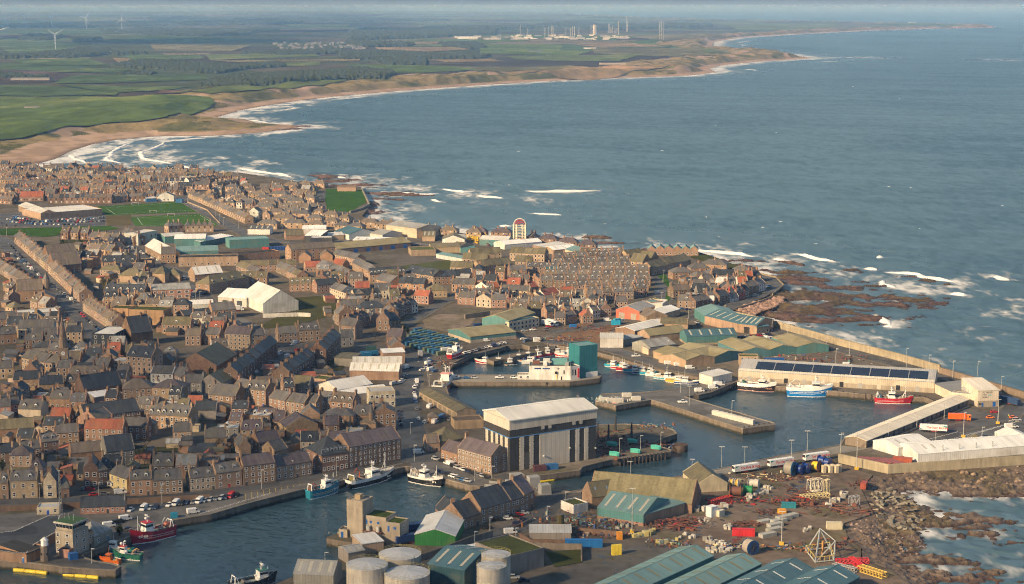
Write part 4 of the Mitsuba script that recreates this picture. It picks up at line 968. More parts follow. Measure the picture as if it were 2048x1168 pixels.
H(D_,900,905,1328,862,10,3.6,'m','g','W','long white-roofed annex with dark windows',ind=True,cat='shed',rh=1.4,name='metal_shed')
H(D_,1005,720,1400,730,9.5,5.6,'g','s','L','brick warehouse with striped pale roofs by the harbour road, front bay',wm='concrete',rm='sheetmetal',nf=0,chim='',lights=6,rh=3.4,cat='warehouse',name='brick_warehouse',skews=False)
H(D_,1030,672,1425,668,9.5,5.6,'g','s','L','brick warehouse with striped pale roofs by the harbour road, rear bay',wm='concrete',rm='sheetmetal',nf=0,chim='',lights=6,rh=3.4,cat='warehouse',name='brick_warehouse',skews=False)
H(D_,1275,600,1450,590,8,7,'m','s','W','white lean-to roof above the striped warehouse',ind=True,cat='shed',rh=1,name='metal_shed')
H(D_,1340,520,1450,515,14,4.6,'p','s','S','brick gabled workshop with white rooflights by the container yard',nf=0,chim='',rh=4,vel=5)
H(D_,1300,440,1420,445,12,5.4,'g','s','P','stone workshop by the container yard wall',nf=1)
H(D_,700,790,815,800,10,5.4,'f','t','F','small block with a mossy flat roof behind the shops',nf=1,wm='concrete',rm='turf',chim='')
H(D_,540,830,680,835,11,5.0,'g','g','M','grey rendered hall behind the shops',nf=1,wm='concrete',chim='')
H(D_,880,610,1035,620,12,5.0,'m','g','M','low mossy store in the warehouse yard',nf=0,wm='concrete',chim='',rh=1)
# the three dark terraces climbing from the square
row(D_,105,790,425,535,7,9.5,9.0,'g','b','SB','in the western dark terrace above the square',nf=3,nc=2,rh=4)
row(D_,520,770,720,625,5,9,8.0,'g','b','SB','in the middle dark terrace beside the square',nf=2,nc=2,rh=3.8)
row(D_,815,612,935,490,4,10,10.0,'g','b','SB','in the eastern tall terrace above the square',nf=3,nc=2,rh=4)
H(D_,0,482,205,492,11,10.6,'g','t','P','tall tenement with rows of small windows above the square',nf=4,nc=6)
H(D_,210,490,330,480,11,9.8,'g','t','S','end house of the tall tenement',nf=4,nc=3)
H(D_,430,430,590,420,10,6.4,'g','s','S','stone house over red shops at the top of the square',nf=2,doorc=(.4,.03,.03,.4))
H(D_,592,420,765,412,10,7.8,'g','s','S','stone house with three large dormers at the top of the square',nf=2,dorm=3)
H(D_,920,390,1050,400,11,9.0,'g','s','S','tall stone house at the head of the eastern terrace',nf=2)
H(D_,935,460,1040,455,10,6.4,'g','g','S','grey harled block beside the eastern terrace',nf=2)
H(D_,1225,330,1320,332,12,8.4,'p','s','D','tall stone gable house beside the sloping street',nf=2,rh=4.5)
H(D_,1325,325,1415,305,12,6.2,'g','b','D','dark stone house with skylights beside the sloping street',nf=2,vel=2)
row(D_,1040,330,1170,290,3,10,6.5,'g','b','D','in the short dark row above the yards',nf=2)
row(D_,1375,235,1500,190,4,10,6.8,'g','b','DS','in the dark row along the sloping street',nf=2,dorm=[0,1])
H(D_,1505,190,1555,180,9,6.4,'g','w','D','house with a white gable on the sloping street',nf=2)
H(D_,1520,110,1640,118,9,6.4,'g','p','T','pink house with red trim on the sloping street',nf=2)
H(D_,1115,160,1250,165,8,4.0,'g','s','B','low stone stable on the waste ground',nf=0,chim='')
# big sheds on the waste ground
H(D_,308,190,592,165,46,7.0,'p','l','L','big pale metal hall with its gable to the waste ground',ind=True,rh=8.5)
H(D_,-55,125,175,140,30,6.5,'g','l','W','white-roofed metal shed beside the big pale hall',ind=True,rh=4,doors=2)
# old town
H(C,178,640,362,680,11,7.4,'g','t','S','long tan terrace building beside the town clock spire',nf=2,nc=9,chim='')
H(C,365,682,490,690,14,7.6,'h','t','S','tan stone council house below the clock spire',nf=2,nc=4,chim='')
H(C,545,700,640,690,14,7.4,'p','t','S','pediment-fronted stone hall below the clock spire',nf=1,nc=1,rh=3,chim='')
H(C,640,690,755,700,12,6.6,'g','s','S','stone shop with a dark blue front near the clock spire',nf=2,doorc=(.02,.03,.2,.4))
H(C,755,700,875,705,11,6.6,'g','b','S','stone shop with a bright blue fascia near the clock spire',nf=2,fascia=((.06,.4,.6),.0))
H(C,880,680,1020,690,12,8.0,'f','t','L','flat-roofed tan office of close-set windows',nf=3,nc=6,wm='concrete',rm='concrete',chim='',cat='office',name='office_block')
H(C,1022,690,1226,706,13,12.0,'g','t','D','tall tan block with a crenellated centre and two white dormers',nf=4,nc=5,dorm=2,rh=5)
H(C,800,480,925,485,16,9.5,'f','t','W','modern block with tan front and white flat roof',nf=0,wm='concrete',rm='concrete',chim='',cat='office',name='office_block')
H(C,925,492,1052,425,15,10.5,'f','k','W','navy-clad modern block with white flat roof',nf=3,nc=6,wm='concrete',rm='concrete',chim='',cat='office',name='office_block')
H(C,1060,462,1235,440,15,9.0,'g','b','D','dark church hall with a huge black roof',nf=1,nc=4,rh=9.5,chim='7',cat='church',name='church')
H(C,1040,275,1320,285,15,10,'f','o','F','brown windowless theatre with a mossy flat roof',nf=0,wm='concrete',rm='turf',chim='',cat='theatre',name='theatre')
H(C,890,245,1035,250,12,8.5,'f','o','F','lower front block of the brown theatre',nf=0,wm='concrete',rm='turf',chim='',cat='theatre',name='theatre')
H(C,150,405,432,400,12,8.0,'g','l','S','long pale grey rendered building in the old town',nf=2,nc=5,wm='concrete',skews=False,chim='')
H(C,255,450,465,445,12,6.0,'g','t','S','tan hall in front of the pale grey building',nf=1,nc=3,chim='')
H(C,140,250,475,225,16,4.6,'f','l','L','long beige flat-roofed store in the old town',nf=0,wm='concrete',rm='concrete',chim='',cat='store')
H(C,265,540,490,530,13,6.0,'h','g','Q','grey mansard block with white dormer by the spire',nf=1,chim='',rh=2.4)
H(C,1425,655,1745,668,36,4.2,'p','s','M','wide old hall with a huge mossy roof',nf=0,rh=7,chim='',cat='hall',name='old_hall')
H(C,1640,440,1768,445,10,6.8,'g','s','S','stone house with dark windows behind the mossy hall',nf=2)
H(C,1492,450,1618,450,10,6.8,'g','s','B','brown-roofed stone house behind the mossy hall',nf=2)
H(C,1600,830,1785,840,20,6.0,'p','g','M','grey gabled hall with white bargeboards near the car court',nf=2,nc=3,rh=4.6,wm='concrete',chim='')
H(C,1215,750,1395,758,10,6.0,'g','w','S','white rendered house in the old town',nf=2,nc=4,wm='concrete')
H(C,1460,830,1625,838,10,6.4,'g','g','S','grey stone shop with a black front by the car court',nf=2,nc=4,dorm=0)
H(C,1395,750,1460,790,10,6.2,'g','s','S','narrow stone house between the white house and the shop',nf=2)
H(C,1228,905,1470,915,13,8.4,'h','t','P','tan stone villa with a hipped roof by the car court',nf=2,nc=4,rh=3.4,chim='lr')
H(C,680,895,990,850,13,6.5,'g','b','D','long dark-roofed hall with its gable to the old town',nf=1,nc=5,rh=6.5,chim='l')
H(C,990,890,1225,880,12,6.5,'h','s','B','brown hipped stone house beside the long dark hall',nf=2,chim='')
H(C,690,1150,1140,1090,14,8.0,'g','s','D','long three-storey stone school with a dark roof',nf=3,nc=11,rh=5,chim='')
H(C,630,1140,790,1165,12,7.2,'p','s','S','gabled end of the long stone school',nf=0,rh=4)
H(C,1185,1110,1300,1120,11,7.2,'g','s','S','stone house with two dormers at the corner below the court',nf=2,dorm=2)
H(C,1290,1120,1520,1135,12,7.6,'g','t','S','stone hotel with four tall white dormers',nf=2,nc=6,dorm=4)
H(C,1565,1050,1745,1050,10,5.6,'g','g','D','store with a black roof beside the dormered hotel',nf=0,chim='')
H(C,1680,940,1900,960,13,7.0,'g','s','S','stone house with a long plain roof near the gabletted house',nf=2)
H(C,148,1030,330,1035,11,5.0,'g','c','S','cream cottage with two pointed dormers on a lawn',nf=0,dorm=2,wm='concrete',skews=False)
H(C,0,1040,90,1035,10,6.6,'g','p','S','pink harled house at the picture edge',nf=2,wm='concrete',skews=False)
H(C,88,1015,165,1005,10,6.0,'g','p','S','pink harled wing behind the cream cottage',nf=2,wm='concrete',skews=False)
H(C,0,1180,280,1160,14,3.6,'g','s','M','low store with a mossy roof at the picture edge',nf=0,chim='',rh=3.4)
H(C,105,800,345,790,10,5.6,'g','t','D','gabled stone house with a black roof in the western lanes',nf=1)
H(C,315,840,520,830,10,5.6,'g','t','D','gabled stone house with a red painted sign in the western lanes',nf=1)
H(C,400,960,570,965,10,6,'g','s','S','stone house with one white dormer in the western lanes',nf=1,dorm=1)
H(C,560,985,690,985,10,6,'g','s','S','stone house with skylights in the western lanes',nf=2,vel=2)
H(C,765,915,985,880,9,3.4,'m','g','W','white-roofed lean-to with two skylights',ind=True,cat='shed',name='metal_shed',rh=1.4)
H(C,0,720,110,715,10,6.6,'g','t','S','tan house with stair windows at the picture edge',nf=2,wm='concrete')
H(C,0,440,140,430,11,6.6,'g','s','S','stone house with a dark gable near the pale building',nf=1,dorm=1)
H(C,0,310,150,300,11,6.4,'g','s','S','stone house with two front gables at the picture edge',nf=2)
H(C,260,140,445,135,13,6.4,'p','s','S','twin-gabled stone school in the old town',nf=1,nc=3,rh=4)
H(C,1460,170,1720,160,14,4.4,'g','l','W','white metal store on the street bend',ind=True,rh=2)
H(C,1480,260,1720,235,13,4.6,'g','s','D','low store with a black roof on the street bend',nf=0,chim='',rh=2.4)
H(C,1710,240,1905,225,12,6.4,'g','s','S','gabled stone house at the street bend',nf=2)
# upper town
H(P,330,482,824,444,50,6.4,'f','t','W','big tan supermarket with a white flat roof beside its car park',nf=0,wm='concrete',rm='concrete',chim='',cat='supermarket',name='supermarket')
H(P,150,412,330,480,16,6.2,'g','t','L','tan entrance range of the supermarket',nf=0,wm='concrete',rm='concrete',chim='',rh=3,cat='supermarket',name='supermarket')
H(P,395,865,630,845,17,8.5,'g','b','B','large church with a steep grey-brown roof, rear nave',nf=0,rh=9,chim='',cat='church',name='church')
H(P,440,920,662,900,17,7.0,'g','b','B','large church with a steep grey-brown roof, front nave',nf=1,nc=5,rh=9,chim='',cat='church',name='church')
H(P,135,1140,350,1130,15,8.0,'g','s','B','stone church with arched windows and a corner turret',nf=1,nc=4,rh=7,chim='',cat='church',name='church')
H(P,1226,1130,1538,1115,18,7.4,'g','p','A','pink brick office with two rows of wide white windows',nf=2,nc=5,rh=3,chim='',winw=3.2,wm='concrete',skews=False,near=True,doorc=(.25,.45,.05,.4),door=0)
H(P,835,1130,1165,1140,12,7.2,'g','b','D','dark tenement with six white dormers',nf=2,nc=8,dorm=6)
H(P,955,1005,1135,1015,13,7.6,'h','t','M','tan block with a mossy hipped roof, western of two',nf=0,chim='',wm='concrete')
H(P,1135,1030,1205,1025,12,8.4,'h','t','M','tan block with a mossy roof behind the dark tenement',nf=2,chim='',wm='concrete')
H(P,1230,985,1330,990,14,7.2,'h','t','M','tan block with a mossy hipped roof, eastern of two',nf=0,chim='',wm='concrete')
H(P,1330,978,1450,978,12,5.2,'h','t','M','low tan wing with a mossy hipped roof',nf=0,chim='',wm='concrete')
H(P,815,890,1105,885,12,7.0,'g','s','D','stone row with white dormers below the corner spirelet',nf=2,nc=7,dorm=4)
H(P,1105,860,1225,860,12,5.2,'f','t','Q','flat-roofed tan annex beside the corner spirelet',nf=0,wm='concrete',rm='concrete',chim='')
H(P,1115,690,1268,660,16,10.5,'f','l','W','new block wrapped in scaffolding',nf=2,nc=5,wm='concrete',rm='concrete',chim='',cat='building',name='scaffolded_building')
H(P,1170,745,1300,815,16,6.2,'g','s','L','long brick works range along the street',nf=1,nc=8,chim='',wm='concrete',rm='sheetmetal')
H(P,1300,835,1418,832,14,8.2,'g','s','S','brick works office with its gable to the corner',nf=2,nc=3)
H(P,1405,698,1656,694,24,7.0,'g','e','W','teal fish factory hall with a white roof',ind=True,cat='factory',name='factory',rh=2.6)
H(P,1330,672,1500,660,22,6.2,'g','e','L','teal factory block behind the main hall',ind=True,cat='factory',name='factory',rh=1.6)
H(P,1395,780,1760,768,12,4.2,'m','e','E','teal sloping canopy roof of the fish factory',ind=True,cat='factory',name='factory',rh=3)
H(P,1615,700,1880,650,14,4.6,'m','e','W','teal loading bay with a white roof',ind=True,cat='factory',name='factory',rh=1)
H(P,1850,715,2170,700,20,7.5,'f','e','E','long teal cold store beside the road',ind=True,cat='cold store',name='cold_store')
H(P,1440,860,1920,850,16,7.4,'f','t','Q','long flat brown works building with square windows',nf=1,nc=9,wm='concrete',rm='concrete',chim='',cat='factory',name='factory')
H(P,1690,1085,2010,1020,14,7.8,'h','s','M','long block of flats with mossy roof and white bays',nf=2,nc=8,dorm=4,chim='')
H(P,1570,985,1800,965,14,6.0,'g','s','W','brick workshop with a white roof near the flats',nf=1,wm='concrete',rm='sheetmetal',chim='',lights=3)
H(P,1275,333,1402,332,14,5.5,'p','w','S','white gabled pavilion with red doors behind the playing field',nf=1,nc=4,rh=4,chim='',cat='pavilion',name='pavilion',wm='concrete',doorc=(.4,.02,.02,.5))
H(P,1180,340,1262,336,9,4.0,'m','B','L','low blue grandstand at the playing field edge',nf=0,wm='sheetmetal',rm='sheetmetal',chim='',rh=1,cat='grandstand',name='grandstand')
H(P,1415,346,1468,346,9,4.0,'f','B','Q','small blue hut at the playing field corner',nf=0,wm='sheetmetal',rm='concrete',chim='',cat='hut',name='hut')
H(P,160,332,350,330,14,5,'g','s','T','long low hall with a bright red roof above the supermarket',nf=1,chim='')
row(P,1360,590,1480,580,3,10,6.6,'h','t','SB','in the short row below the playing field',nf=2)
row(P,1490,585,1720,580,5,10,6.6,'h','t','SB','in the row between playing field and factory',nf=2)
row(P,1515,305,1720,395,5,9,5.8,'h','t','SB','from the far end of the pitchside row',nf=2)
row(P,1722,398,1972,512,7,9,5.8,'g','t','SB','in the nearer pitchside row',nf=2)
row(P,118,668,385,905,12,10,6.8,'g','st','SB','down the upper main street, eastern side',nf=2,dorm=[0,1])
row(P,388,910,640,1150,11,10,6.8,'g','st','SB','down the lower main street, eastern side',nf=2,dorm=[0,1])
row(C,668,170,905,335,8,10,6.4,'g','st','SB','down the last stretch of the main street',nf=2,dorm=[0,1])
row(P,-190,800,215,1050,12,10,5.2,'g','sb','SB','backing onto the western main street',nf=2)
row(P,480,640,720,645,3,11,6.8,'g','ts','SB','among gardens below the lawn strip',nf=2,dorm=[0,1],gap=.25)
row(P,715,680,940,700,4,12,7,'g','ts','SB','above the wide side street',nf=2)
row(P,690,780,900,800,4,12,7.4,'g','ts','SB','below the wide side street',nf=2)
row(P,975,640,1075,690,2,11,7,'g','ts','S','on the corner opposite the scaffolding',nf=2)
FAR=[((80,110),(680,112),12,.15,'h','sb','SD'),((690,124),(1020,120),7,.02,'g','sb','DS'),((1070,126),(1500,142),10,.02,'g','st','SB'),((1540,143),(1715,146),4,.02,'g','st','SB'),((0,152),(420,166),9,.1,'g','st','SB'),
       ((430,165),(860,182),10,.04,'g','st','SB'),((860,172),(1130,182),6,.05,'g','st','SB'),((1140,190),(1490,182),8,.1,'g','stc','SB'),((1690,172),(1925,166),4,.12,'g','st','MS'),((0,206),(170,212),4,.05,'g','st','SB'),
       ((150,236),(640,216),11,.04,'g','st','SB'),((660,216),(990,226),8,.03,'g','stb','SB'),((1230,216),(1500,211),6,.15,'g','wct','SD'),((-40,260),(140,264),4,.05,'g','st','SB'),((150,292),(320,290),4,.03,'g','sb','SB'),
       ((330,276),(560,280),5,.03,'g','sb','SB'),((560,268),(1000,278),10,.02,'g','stb','SB'),((390,352),(900,350),12,.02,'g','sb','DSB'),((905,345),(1030,338),2,.02,'g','s','SB'),((1040,336),(1180,336),4,.02,'g','b','DS'),
       ((1000,250),(1260,255),6,.1,'g','sbw','SD'),((1520,215),(1760,190),6,.15,'g','tw','SB'),((1250,280),(1480,285),5,.15,'g','bs','SD'),((1750,240),(1990,205),7,.1,'h','ts','SB'),((-40,350),(100,360),4,.05,'g','sb','SB')]
for i,(a,b,n,gp,rt,wk,rk) in enumerate(FAR):
	row(P,*a,*b,n,9,HR.choice([5.6,6.2,6.8]),rt,wk,rk,f'of the {ORD[i] if i < 20 else ordw(i)} row down from the beach',gap=gp,nf=2,group=f'houses of the {ordw(i)} upper town row',chim='lr' if rt == 'g' else 'm')
EST=[(465,590,240),(365,480,265),(545,700,300),(185,325,315),(360,500,312),(0,120,318),(45,180,347),(430,570,347),(245,365,342),(110,245,374),(300,445,367),(480,635,370),(640,720,342),(230,395,420),(430,590,415),(635,780,422),
       (310,475,462),(480,615,448),(520,680,474),(785,910,482),(655,780,512),(380,560,512),(470,650,552),(800,905,537),(880,1000,572),(990,1105,578),(655,790,558),(260,420,556),(1080,1230,547),(1215,1380,562),(715,785,452),(905,1000,512),(1590,1725,602),
       (1730,1865,612),(1940,2060,628),(20,130,290),(140,250,285),(260,360,290),(620,720,262),(580,690,235),(700,800,225),(0,100,255),(110,220,250)]
for i,(a,b,y) in enumerate(EST):
	H(Q,a,y-2,b,y+3,9.5,5.6,'h','t',HR.choice('SB'),f'tan semi-detached house with hipped roof, {ordw(i)} of the seaside estate',nf=2,nc=4,group='hipped houses of the seaside estate',chim=HR.choice(['m','37']),rh=3.2,name='semi_detached_house')
for i,(a,b,y) in enumerate([(130,290,302),(330,490,308),(618,685,345),(710,858,362),(865,1022,388),(1028,1172,408)]):
	H(R_,a,y-2,b,y+3,10,5.6,'h','s','P',f'stone house with purplish hipped roof, {ORD[i]} along the rocky shore',nf=2,nc=4,chim='37',group='hipped houses along the rocky shore',rh=3.6,name='semi_detached_house')
# works between estate and terraces
H(Q,183,600,362,602,14,5.2,'g','w','Q','white garage with black roof and red trim by the road',ind=True,cat='garage',name='garage',lights=4,rh=2.5)
H(Q,490,645,640,640,13,4.2,'g','s','M','mossy-roofed cream store among the works',nf=0,chim='',rh=4)
H(Q,625,600,815,598,20,5,'g','l','W','pale shed with a broad white roof among the works',ind=True,rh=2.4)
H(Q,645,660,770,665,18,6,'m','k','W','dark shed with a tilted white roof',ind=True,rh=3)
H(Q,690,682,862,680,14,6,'f','k','L','low black-clad workshop among the works',ind=True)
H(Q,790,650,960,640,14,4.4,'g','t','L','low tan workshop with grey roof',ind=True)
H(Q,1000,645,1225,625,28,5.2,'p','w','N','white-gabled workshop with a blue-grey roof',ind=True,rh=4)
H(Q,1270,645,1430,625,18,4.6,'p','l','A','small grey-roofed workshop beside the white-gabled one',ind=True,rh=3)
H(Q,1298,598,1545,632,30,9.0,'g','c','A','tall cream boat hall with a grey roof near the sea',ind=True,rh=2.6)
H(Q,1590,655,1690,655,34,4.6,'g','t','M','tan workshop with rooflights near the sea',ind=True,rh=2.6,lights=3)
H(Q,1750,680,1930,680,22,4.6,'p','w','M','white gabled workshop near the sea',ind=True,rh=3.6)
H(Q,1030,680,1440,690,14,4.2,'m','l','W','long white-roofed store behind the mossy shed',ind=True,rh=1,lights=6)
H(Q,900,760,1500,705,26,4.6,'g','s','Y','long low brick shed with a mossy roof and blue doors',ind=True,rh=3.6,cat='metal shed',name='brick_shed',doors=6,doorc=(.02,.13,.4,.5),wm='concrete')
H(Q,1500,775,1700,770,22,5.0,'f','t','F','tan block with overgrown flat roof',nf=0,wm='concrete',rm='turf',chim='',cat='store')
H(Q,1660,750,1895,745,18,5.0,'g','t','M','tan shed with a mossy roof beside the overgrown block',ind=True,rh=2.4)
H(Q,1700,790,1915,830,8,3.6,'m','l','E','long pale blue lean-to wall shed',ind=True,rh=.8)
H(Q,1900,752,2014,750,14,4.0,'f','e','E','low teal store beside the overgrown block',ind=True)
H(Q,535,815,890,790,15,9.6,'g','o','B','orange brick flats with a long brown roof',nf=3,nc=7,chim='',skews=False,wm='concrete',rh=4)
H(Q,595,830,692,830,12,5.2,'p','o','B','western gabled wing of the orange brick flats',nf=0,chim='',skews=False,wm='concrete',rh=4)
H(Q,770,820,868,818,12,5.2,'p','o','B','eastern gabled wing of the orange brick flats',nf=0,chim='',skews=False,wm='concrete',rh=4)
H(Q,0,840,440,800,14,7.0,'f','o','Q','long flat brick works with a line of windows',nf=1,nc=10,wm='concrete',rm='concrete',chim='',cat='factory',name='factory')
row(Q,125,905,575,895,6,9,5.8,'g','sb','M','in the brown row with mossy roofs below the brick works',nf=2,chim='')
row(Q,520,1060,780,1055,3,10,6.2,'g','s','M','in the mossy row with white dormers',nf=2,dorm=2,chim='')
row(Q,-20,1010,340,1010,4,10,6.8,'g','s','M','in the mossy row above the white sheds',nf=2,dorm=1,chim='')
row(Q,410,905,580,985,4,9,5.6,'g','sb','SM','in the short lane below the mossy row',nf=2,chim='')
row(Q,90,900,250,965,4,9,5.6,'g','sb','SM','in the lane west of the mossy row',nf=2,chim='')
row(Q,745,900,970,985,5,10,6.0,'g','o','S','in the new brick row with solar roofs',nf=2,vel=3,chim='',skews=False)
row(Q,862,810,1050,855,4,10,6.0,'g','o','S','in the upper new brick row with solar roofs',nf=2,vel=2,chim='',skews=False)
row(Q,1025,880,1200,985,4,10,6.4,'g','o','S','in the eastern new brick row with solar roofs',nf=2,vel=3,chim='',skews=False)
H(Q,650,905,770,900,10,4.6,'g','o','T','bungalow with an orange roof beside the solar row',nf=1,chim='')
H(Q,860,880,950,888,10,4.6,'g','o','T','bungalow with an orange roof and solar panel',nf=1,chim='')
row(Q,1170,995,1455,985,5,11,7.4,'g','s','D','in the dark-roofed modern flats with dormers',nf=2,dorm=2,chim='',skews=False)
row(Q,1215,1030,1330,1065,2,12,7,'g','o','S','in the solar-roofed pair below the flats',nf=2,vel=2,chim='',skews=False)
row(Q,1395,1065,1605,1075,4,10,7.2,'g','o','D','in the black-roofed brick row below the flats',nf=2,chim='',skews=False)
row(Q,1455,965,1680,1010,3,12,7.2,'g','o','SD','in the stepped brick terrace beside the flats',nf=2,vel=1,chim='',skews=False)
row(Q,1680,1010,1990,990,5,11,6.6,'g','o','D','in the black-roofed courtyard row',nf=2,chim='',skews=False)
row(Q,845,1095,1040,1165,4,10,6.4,'g','c','SD','in the cream stepped row below the orange roofs',nf=2,vel=1,chim='',skews=False,wm='concrete')
row(Q,1045,1165,1250,1150,3,10,6.6,'g','c','D','in the cream row with black roofs',nf=2,chim='',skews=False,wm='concrete')
H(Q,1205,1120,1335,1118,12,6.6,'g','c','S','cream house with a solar roof east of the cream row',nf=2,vel=2,chim='',skews=False,wm='concrete')
H(Q,1045,1080,1170,1078,10,5,'g','s','T','low building with a bright orange roof',nf=0,chim='')
H(Q,990,1040,1112,1040,11,8.4,'g','s','S','old granite house with two gablets among the new rows',nf=3,dorm=2)
H(Q,742,1075,920,1060,10,6.2,'g','s','D','black-roofed brick house beside the cream row',nf=2,chim='')
H(Q,1640,1110,1790,1105,11,5.5,'h','t','M','mossy-roofed house with white gable below the brick row',nf=1,chim='')
H(Q,1330,1100,1410,1100,9,4.5,'g','s','T','small outhouse with an orange roof',nf=0,chim='')
# mossy flats west of the terraces
row(R_,0,610,180,615,3,11,7,'g','t','M','in the mossy flats by the works, lower block',nf=2,chim='',wm='concrete',skews=False)
row(R_,100,540,300,545,3,11,7,'g','t','M','in the mossy flats by the works, upper block',nf=2,chim='',wm='concrete',skews=False)
row(R_,245,620,505,590,4,12,8.2,'g','t','M','in the stepped mossy flats',nf=3,chim='',wm='concrete',skews=False)
row(R_,170,490,415,480,4,11,6,'g','t','M','in the mossy row below the red machinery',nf=2,chim='',wm='concrete',skews=False)
row(R_,480,490,760,505,5,11,7.4,'g','t','M','in the mossy flats with white stair windows',nf=2,chim='',wm='concrete',skews=False)
row(R_,525,550,660,552,2,11,6,'g','t','M','in the mossy pair above the terraces',nf=2,chim='',wm='concrete',skews=False)
H(R_,0,410,80,420,18,5,'g','t','M','tan mossy-roofed store at the works edge',ind=True)
H(R_,85,425,200,425,14,4,'f','e','N','teal flat store at the works edge',ind=True)
H(R_,0,350,135,345,16,4.6,'g','l','A','grey workshop by the yellow machinery',ind=True,rh=2.4)
H(R_,238,365,465,375,16,5.6,'g','e','L','teal workshop with a pale roof by the lattice tower',ind=True,rh=2.4)
H(R_,440,400,605,385,18,4.4,'g','w','W','white workshop below the lattice tower',ind=True,rh=2.4)
H(R_,605,385,740,372,14,4.2,'g','w','W','white annex east of the lattice tower',ind=True,rh=2.4)
H(R_,760,430,960,400,14,5,'m','s','L','brick garage with a pale roof near the shore',ind=True,cat='garage',name='garage',rh=1)
H(R_,840,440,1040,420,20,4,'g','t','W','white-roofed workshop near the shore',ind=True,rh=2,lights=3)
H(R_,1005,460,1160,450,20,4.4,'p','c','E','cream gabled workshop with a teal roof near the shore',ind=True,rh=2.6)
# the planned terraces
TER=[((840,520),(1380,500),6),((830,560),(1450,545),7),((620,600),(1460,585),9),((870,625),(1600,620),8),((760,660),(1610,660),9),((730,710),(1615,695),9),((930,755),(1600,735),7),((1100,800),(1590,775),5),((1230,810),(1480,800),3),((1050,480),(1400,478),4)]
for i,(a,b,n) in enumerate(TER):
	row(R_,*a,*b,n,8,6.2,'g','s','SBS',f'of the {ORD[i]} fisher terrace listed from the sea',nf=2,nc=3,dorm=[1,2,2],rh=3.0,group=f'granite cottages of the {ORD[i]} fisher terrace')
row(R_,770,640,870,640,3,9,6,'g','c','N','with blue solar roofs at the western end of the fisher terraces',nf=2,chim='')
FISH=[(205,760,300,770,'w','S'),(400,790,640,800,'c','S'),(645,770,710,760,'s','T'),(480,700,640,700,'s','S'),(210,860,330,870,'c','S'),(330,870,455,870,'p','S'),(480,880,570,885,'s','S'),(570,885,670,880,'c','S'),(630,840,735,845,'c','B'),
		(680,890,850,880,'c','S'),(860,890,930,885,'w','S'),(900,900,1000,895,'w','D'),(1045,890,1170,885,'w','S'),(1010,830,1080,830,'c','S'),(890,800,990,800,'s','T'),(1100,830,1230,830,'s','S'),(880,950,960,950,'w','S'),(940,960,1010,950,'s','S'),
		(1070,945,1150,945,'s','S'),(1150,955,1210,945,'w','S'),(1210,940,1300,935,'s','S'),(780,970,880,960,'s','D'),(840,1010,930,1010,'s','S'),(930,1000,1020,985,'s','S'),(1070,1000,1155,995,'s','T'),(1330,880,1430,880,'s','S'),(760,830,880,800,'w','T'),(40,800,150,805,'o','D'),(620,690,740,700,'s','S'),(480,620,620,615,'s','S'),(270,770,400,760,'s','T'),(60,840,200,850,'s','S')]
for i,(x1,y1,x2,y2,wk,rk) in enumerate(FISH):
	H(R_,x1,y1,x2,y2,8,HR.choice([5.0,5.6,6.2]),'g' if i % 4 else 'p',wk,rk,f'{WALLS[wk][1]} cottage with {ROOFS[rk][2]}, {ordw(i)} at the edge of the fisher quarter',nf=2,nc=3,dorm=1 if i % 3 == 0 else 0,group='old fisher quarter cottages',rh=3.2)
# point of the town by the reef
row(R_,1435,505,1560,490,2,11,6,'g','t','M','in the mossy pair by the shore road',nf=2,chim='',wm='concrete',skews=False)
row(R_,1550,560,1680,520,2,12,6.4,'p','t','M','in the upper gabled mossy row by the shore road',nf=2,chim='',wm='concrete',skews=False)
row(R_,1630,610,1940,540,5,12,6.4,'g','t','M','in the lower gabled mossy row by the shore road',nf=2,chim='',wm='concrete',skews=False)
row(R_,1590,445,2000,450,6,13,5.5,'p','s','E','in the teal-roofed school range at the shore',nf=1,chim='',wm='concrete',skews=False,rh=3)
for i,(x1,y1,x2,y2,wk,rk,d) in enumerate([(185,442,345,435,'s','S',11),(330,405,480,400,'s','S',11),(370,475,490,465,'s','S',10),(480,455,615,440,'s','S',11),(410,370,615,378,'t','S',12),(655,425,815,430,'t','S',12),(430,505,520,500,'c','S',9),(520,520,620,525,'p','L',9),
                                                  (640,515,700,510,'w','S',8),(700,520,785,520,'w','T',9),(785,560,875,545,'s','S',9),(880,540,930,525,'w','S',9),(750,470,830,470,'s','T',9),(330,575,465,580,'c','D',10),(220,670,370,675,'s','S',11),(370,680,485,660,'b','S',11),(470,640,560,635,'s','S',10),
                                                  (560,640,640,625,'b','D',10),(640,605,700,605,'r','D',9),(700,605,765,595,'r','D',9),(765,590,805,580,'s','D',9),(820,465,895,460,'s','D',12),(190,590,330,580,'b','B',10),(645,625,715,610,'w','S',5)]):
	H(S_,x1,y1,x2,y2,d,5.8 if i != 23 else 3,'h' if i < 6 else 'g',wk,rk,f'{WALLS[wk][1]} house with {ROOFS[rk][2]}, {ordw(i)} on the point by the reef',nf=2,nc=3,dorm=[0,2,1][i % 3] if i in (14,15,19) else 0,group='houses on the point by the reef',rh=3.4,wm='concrete' if wk in 'rw' else 'stone')
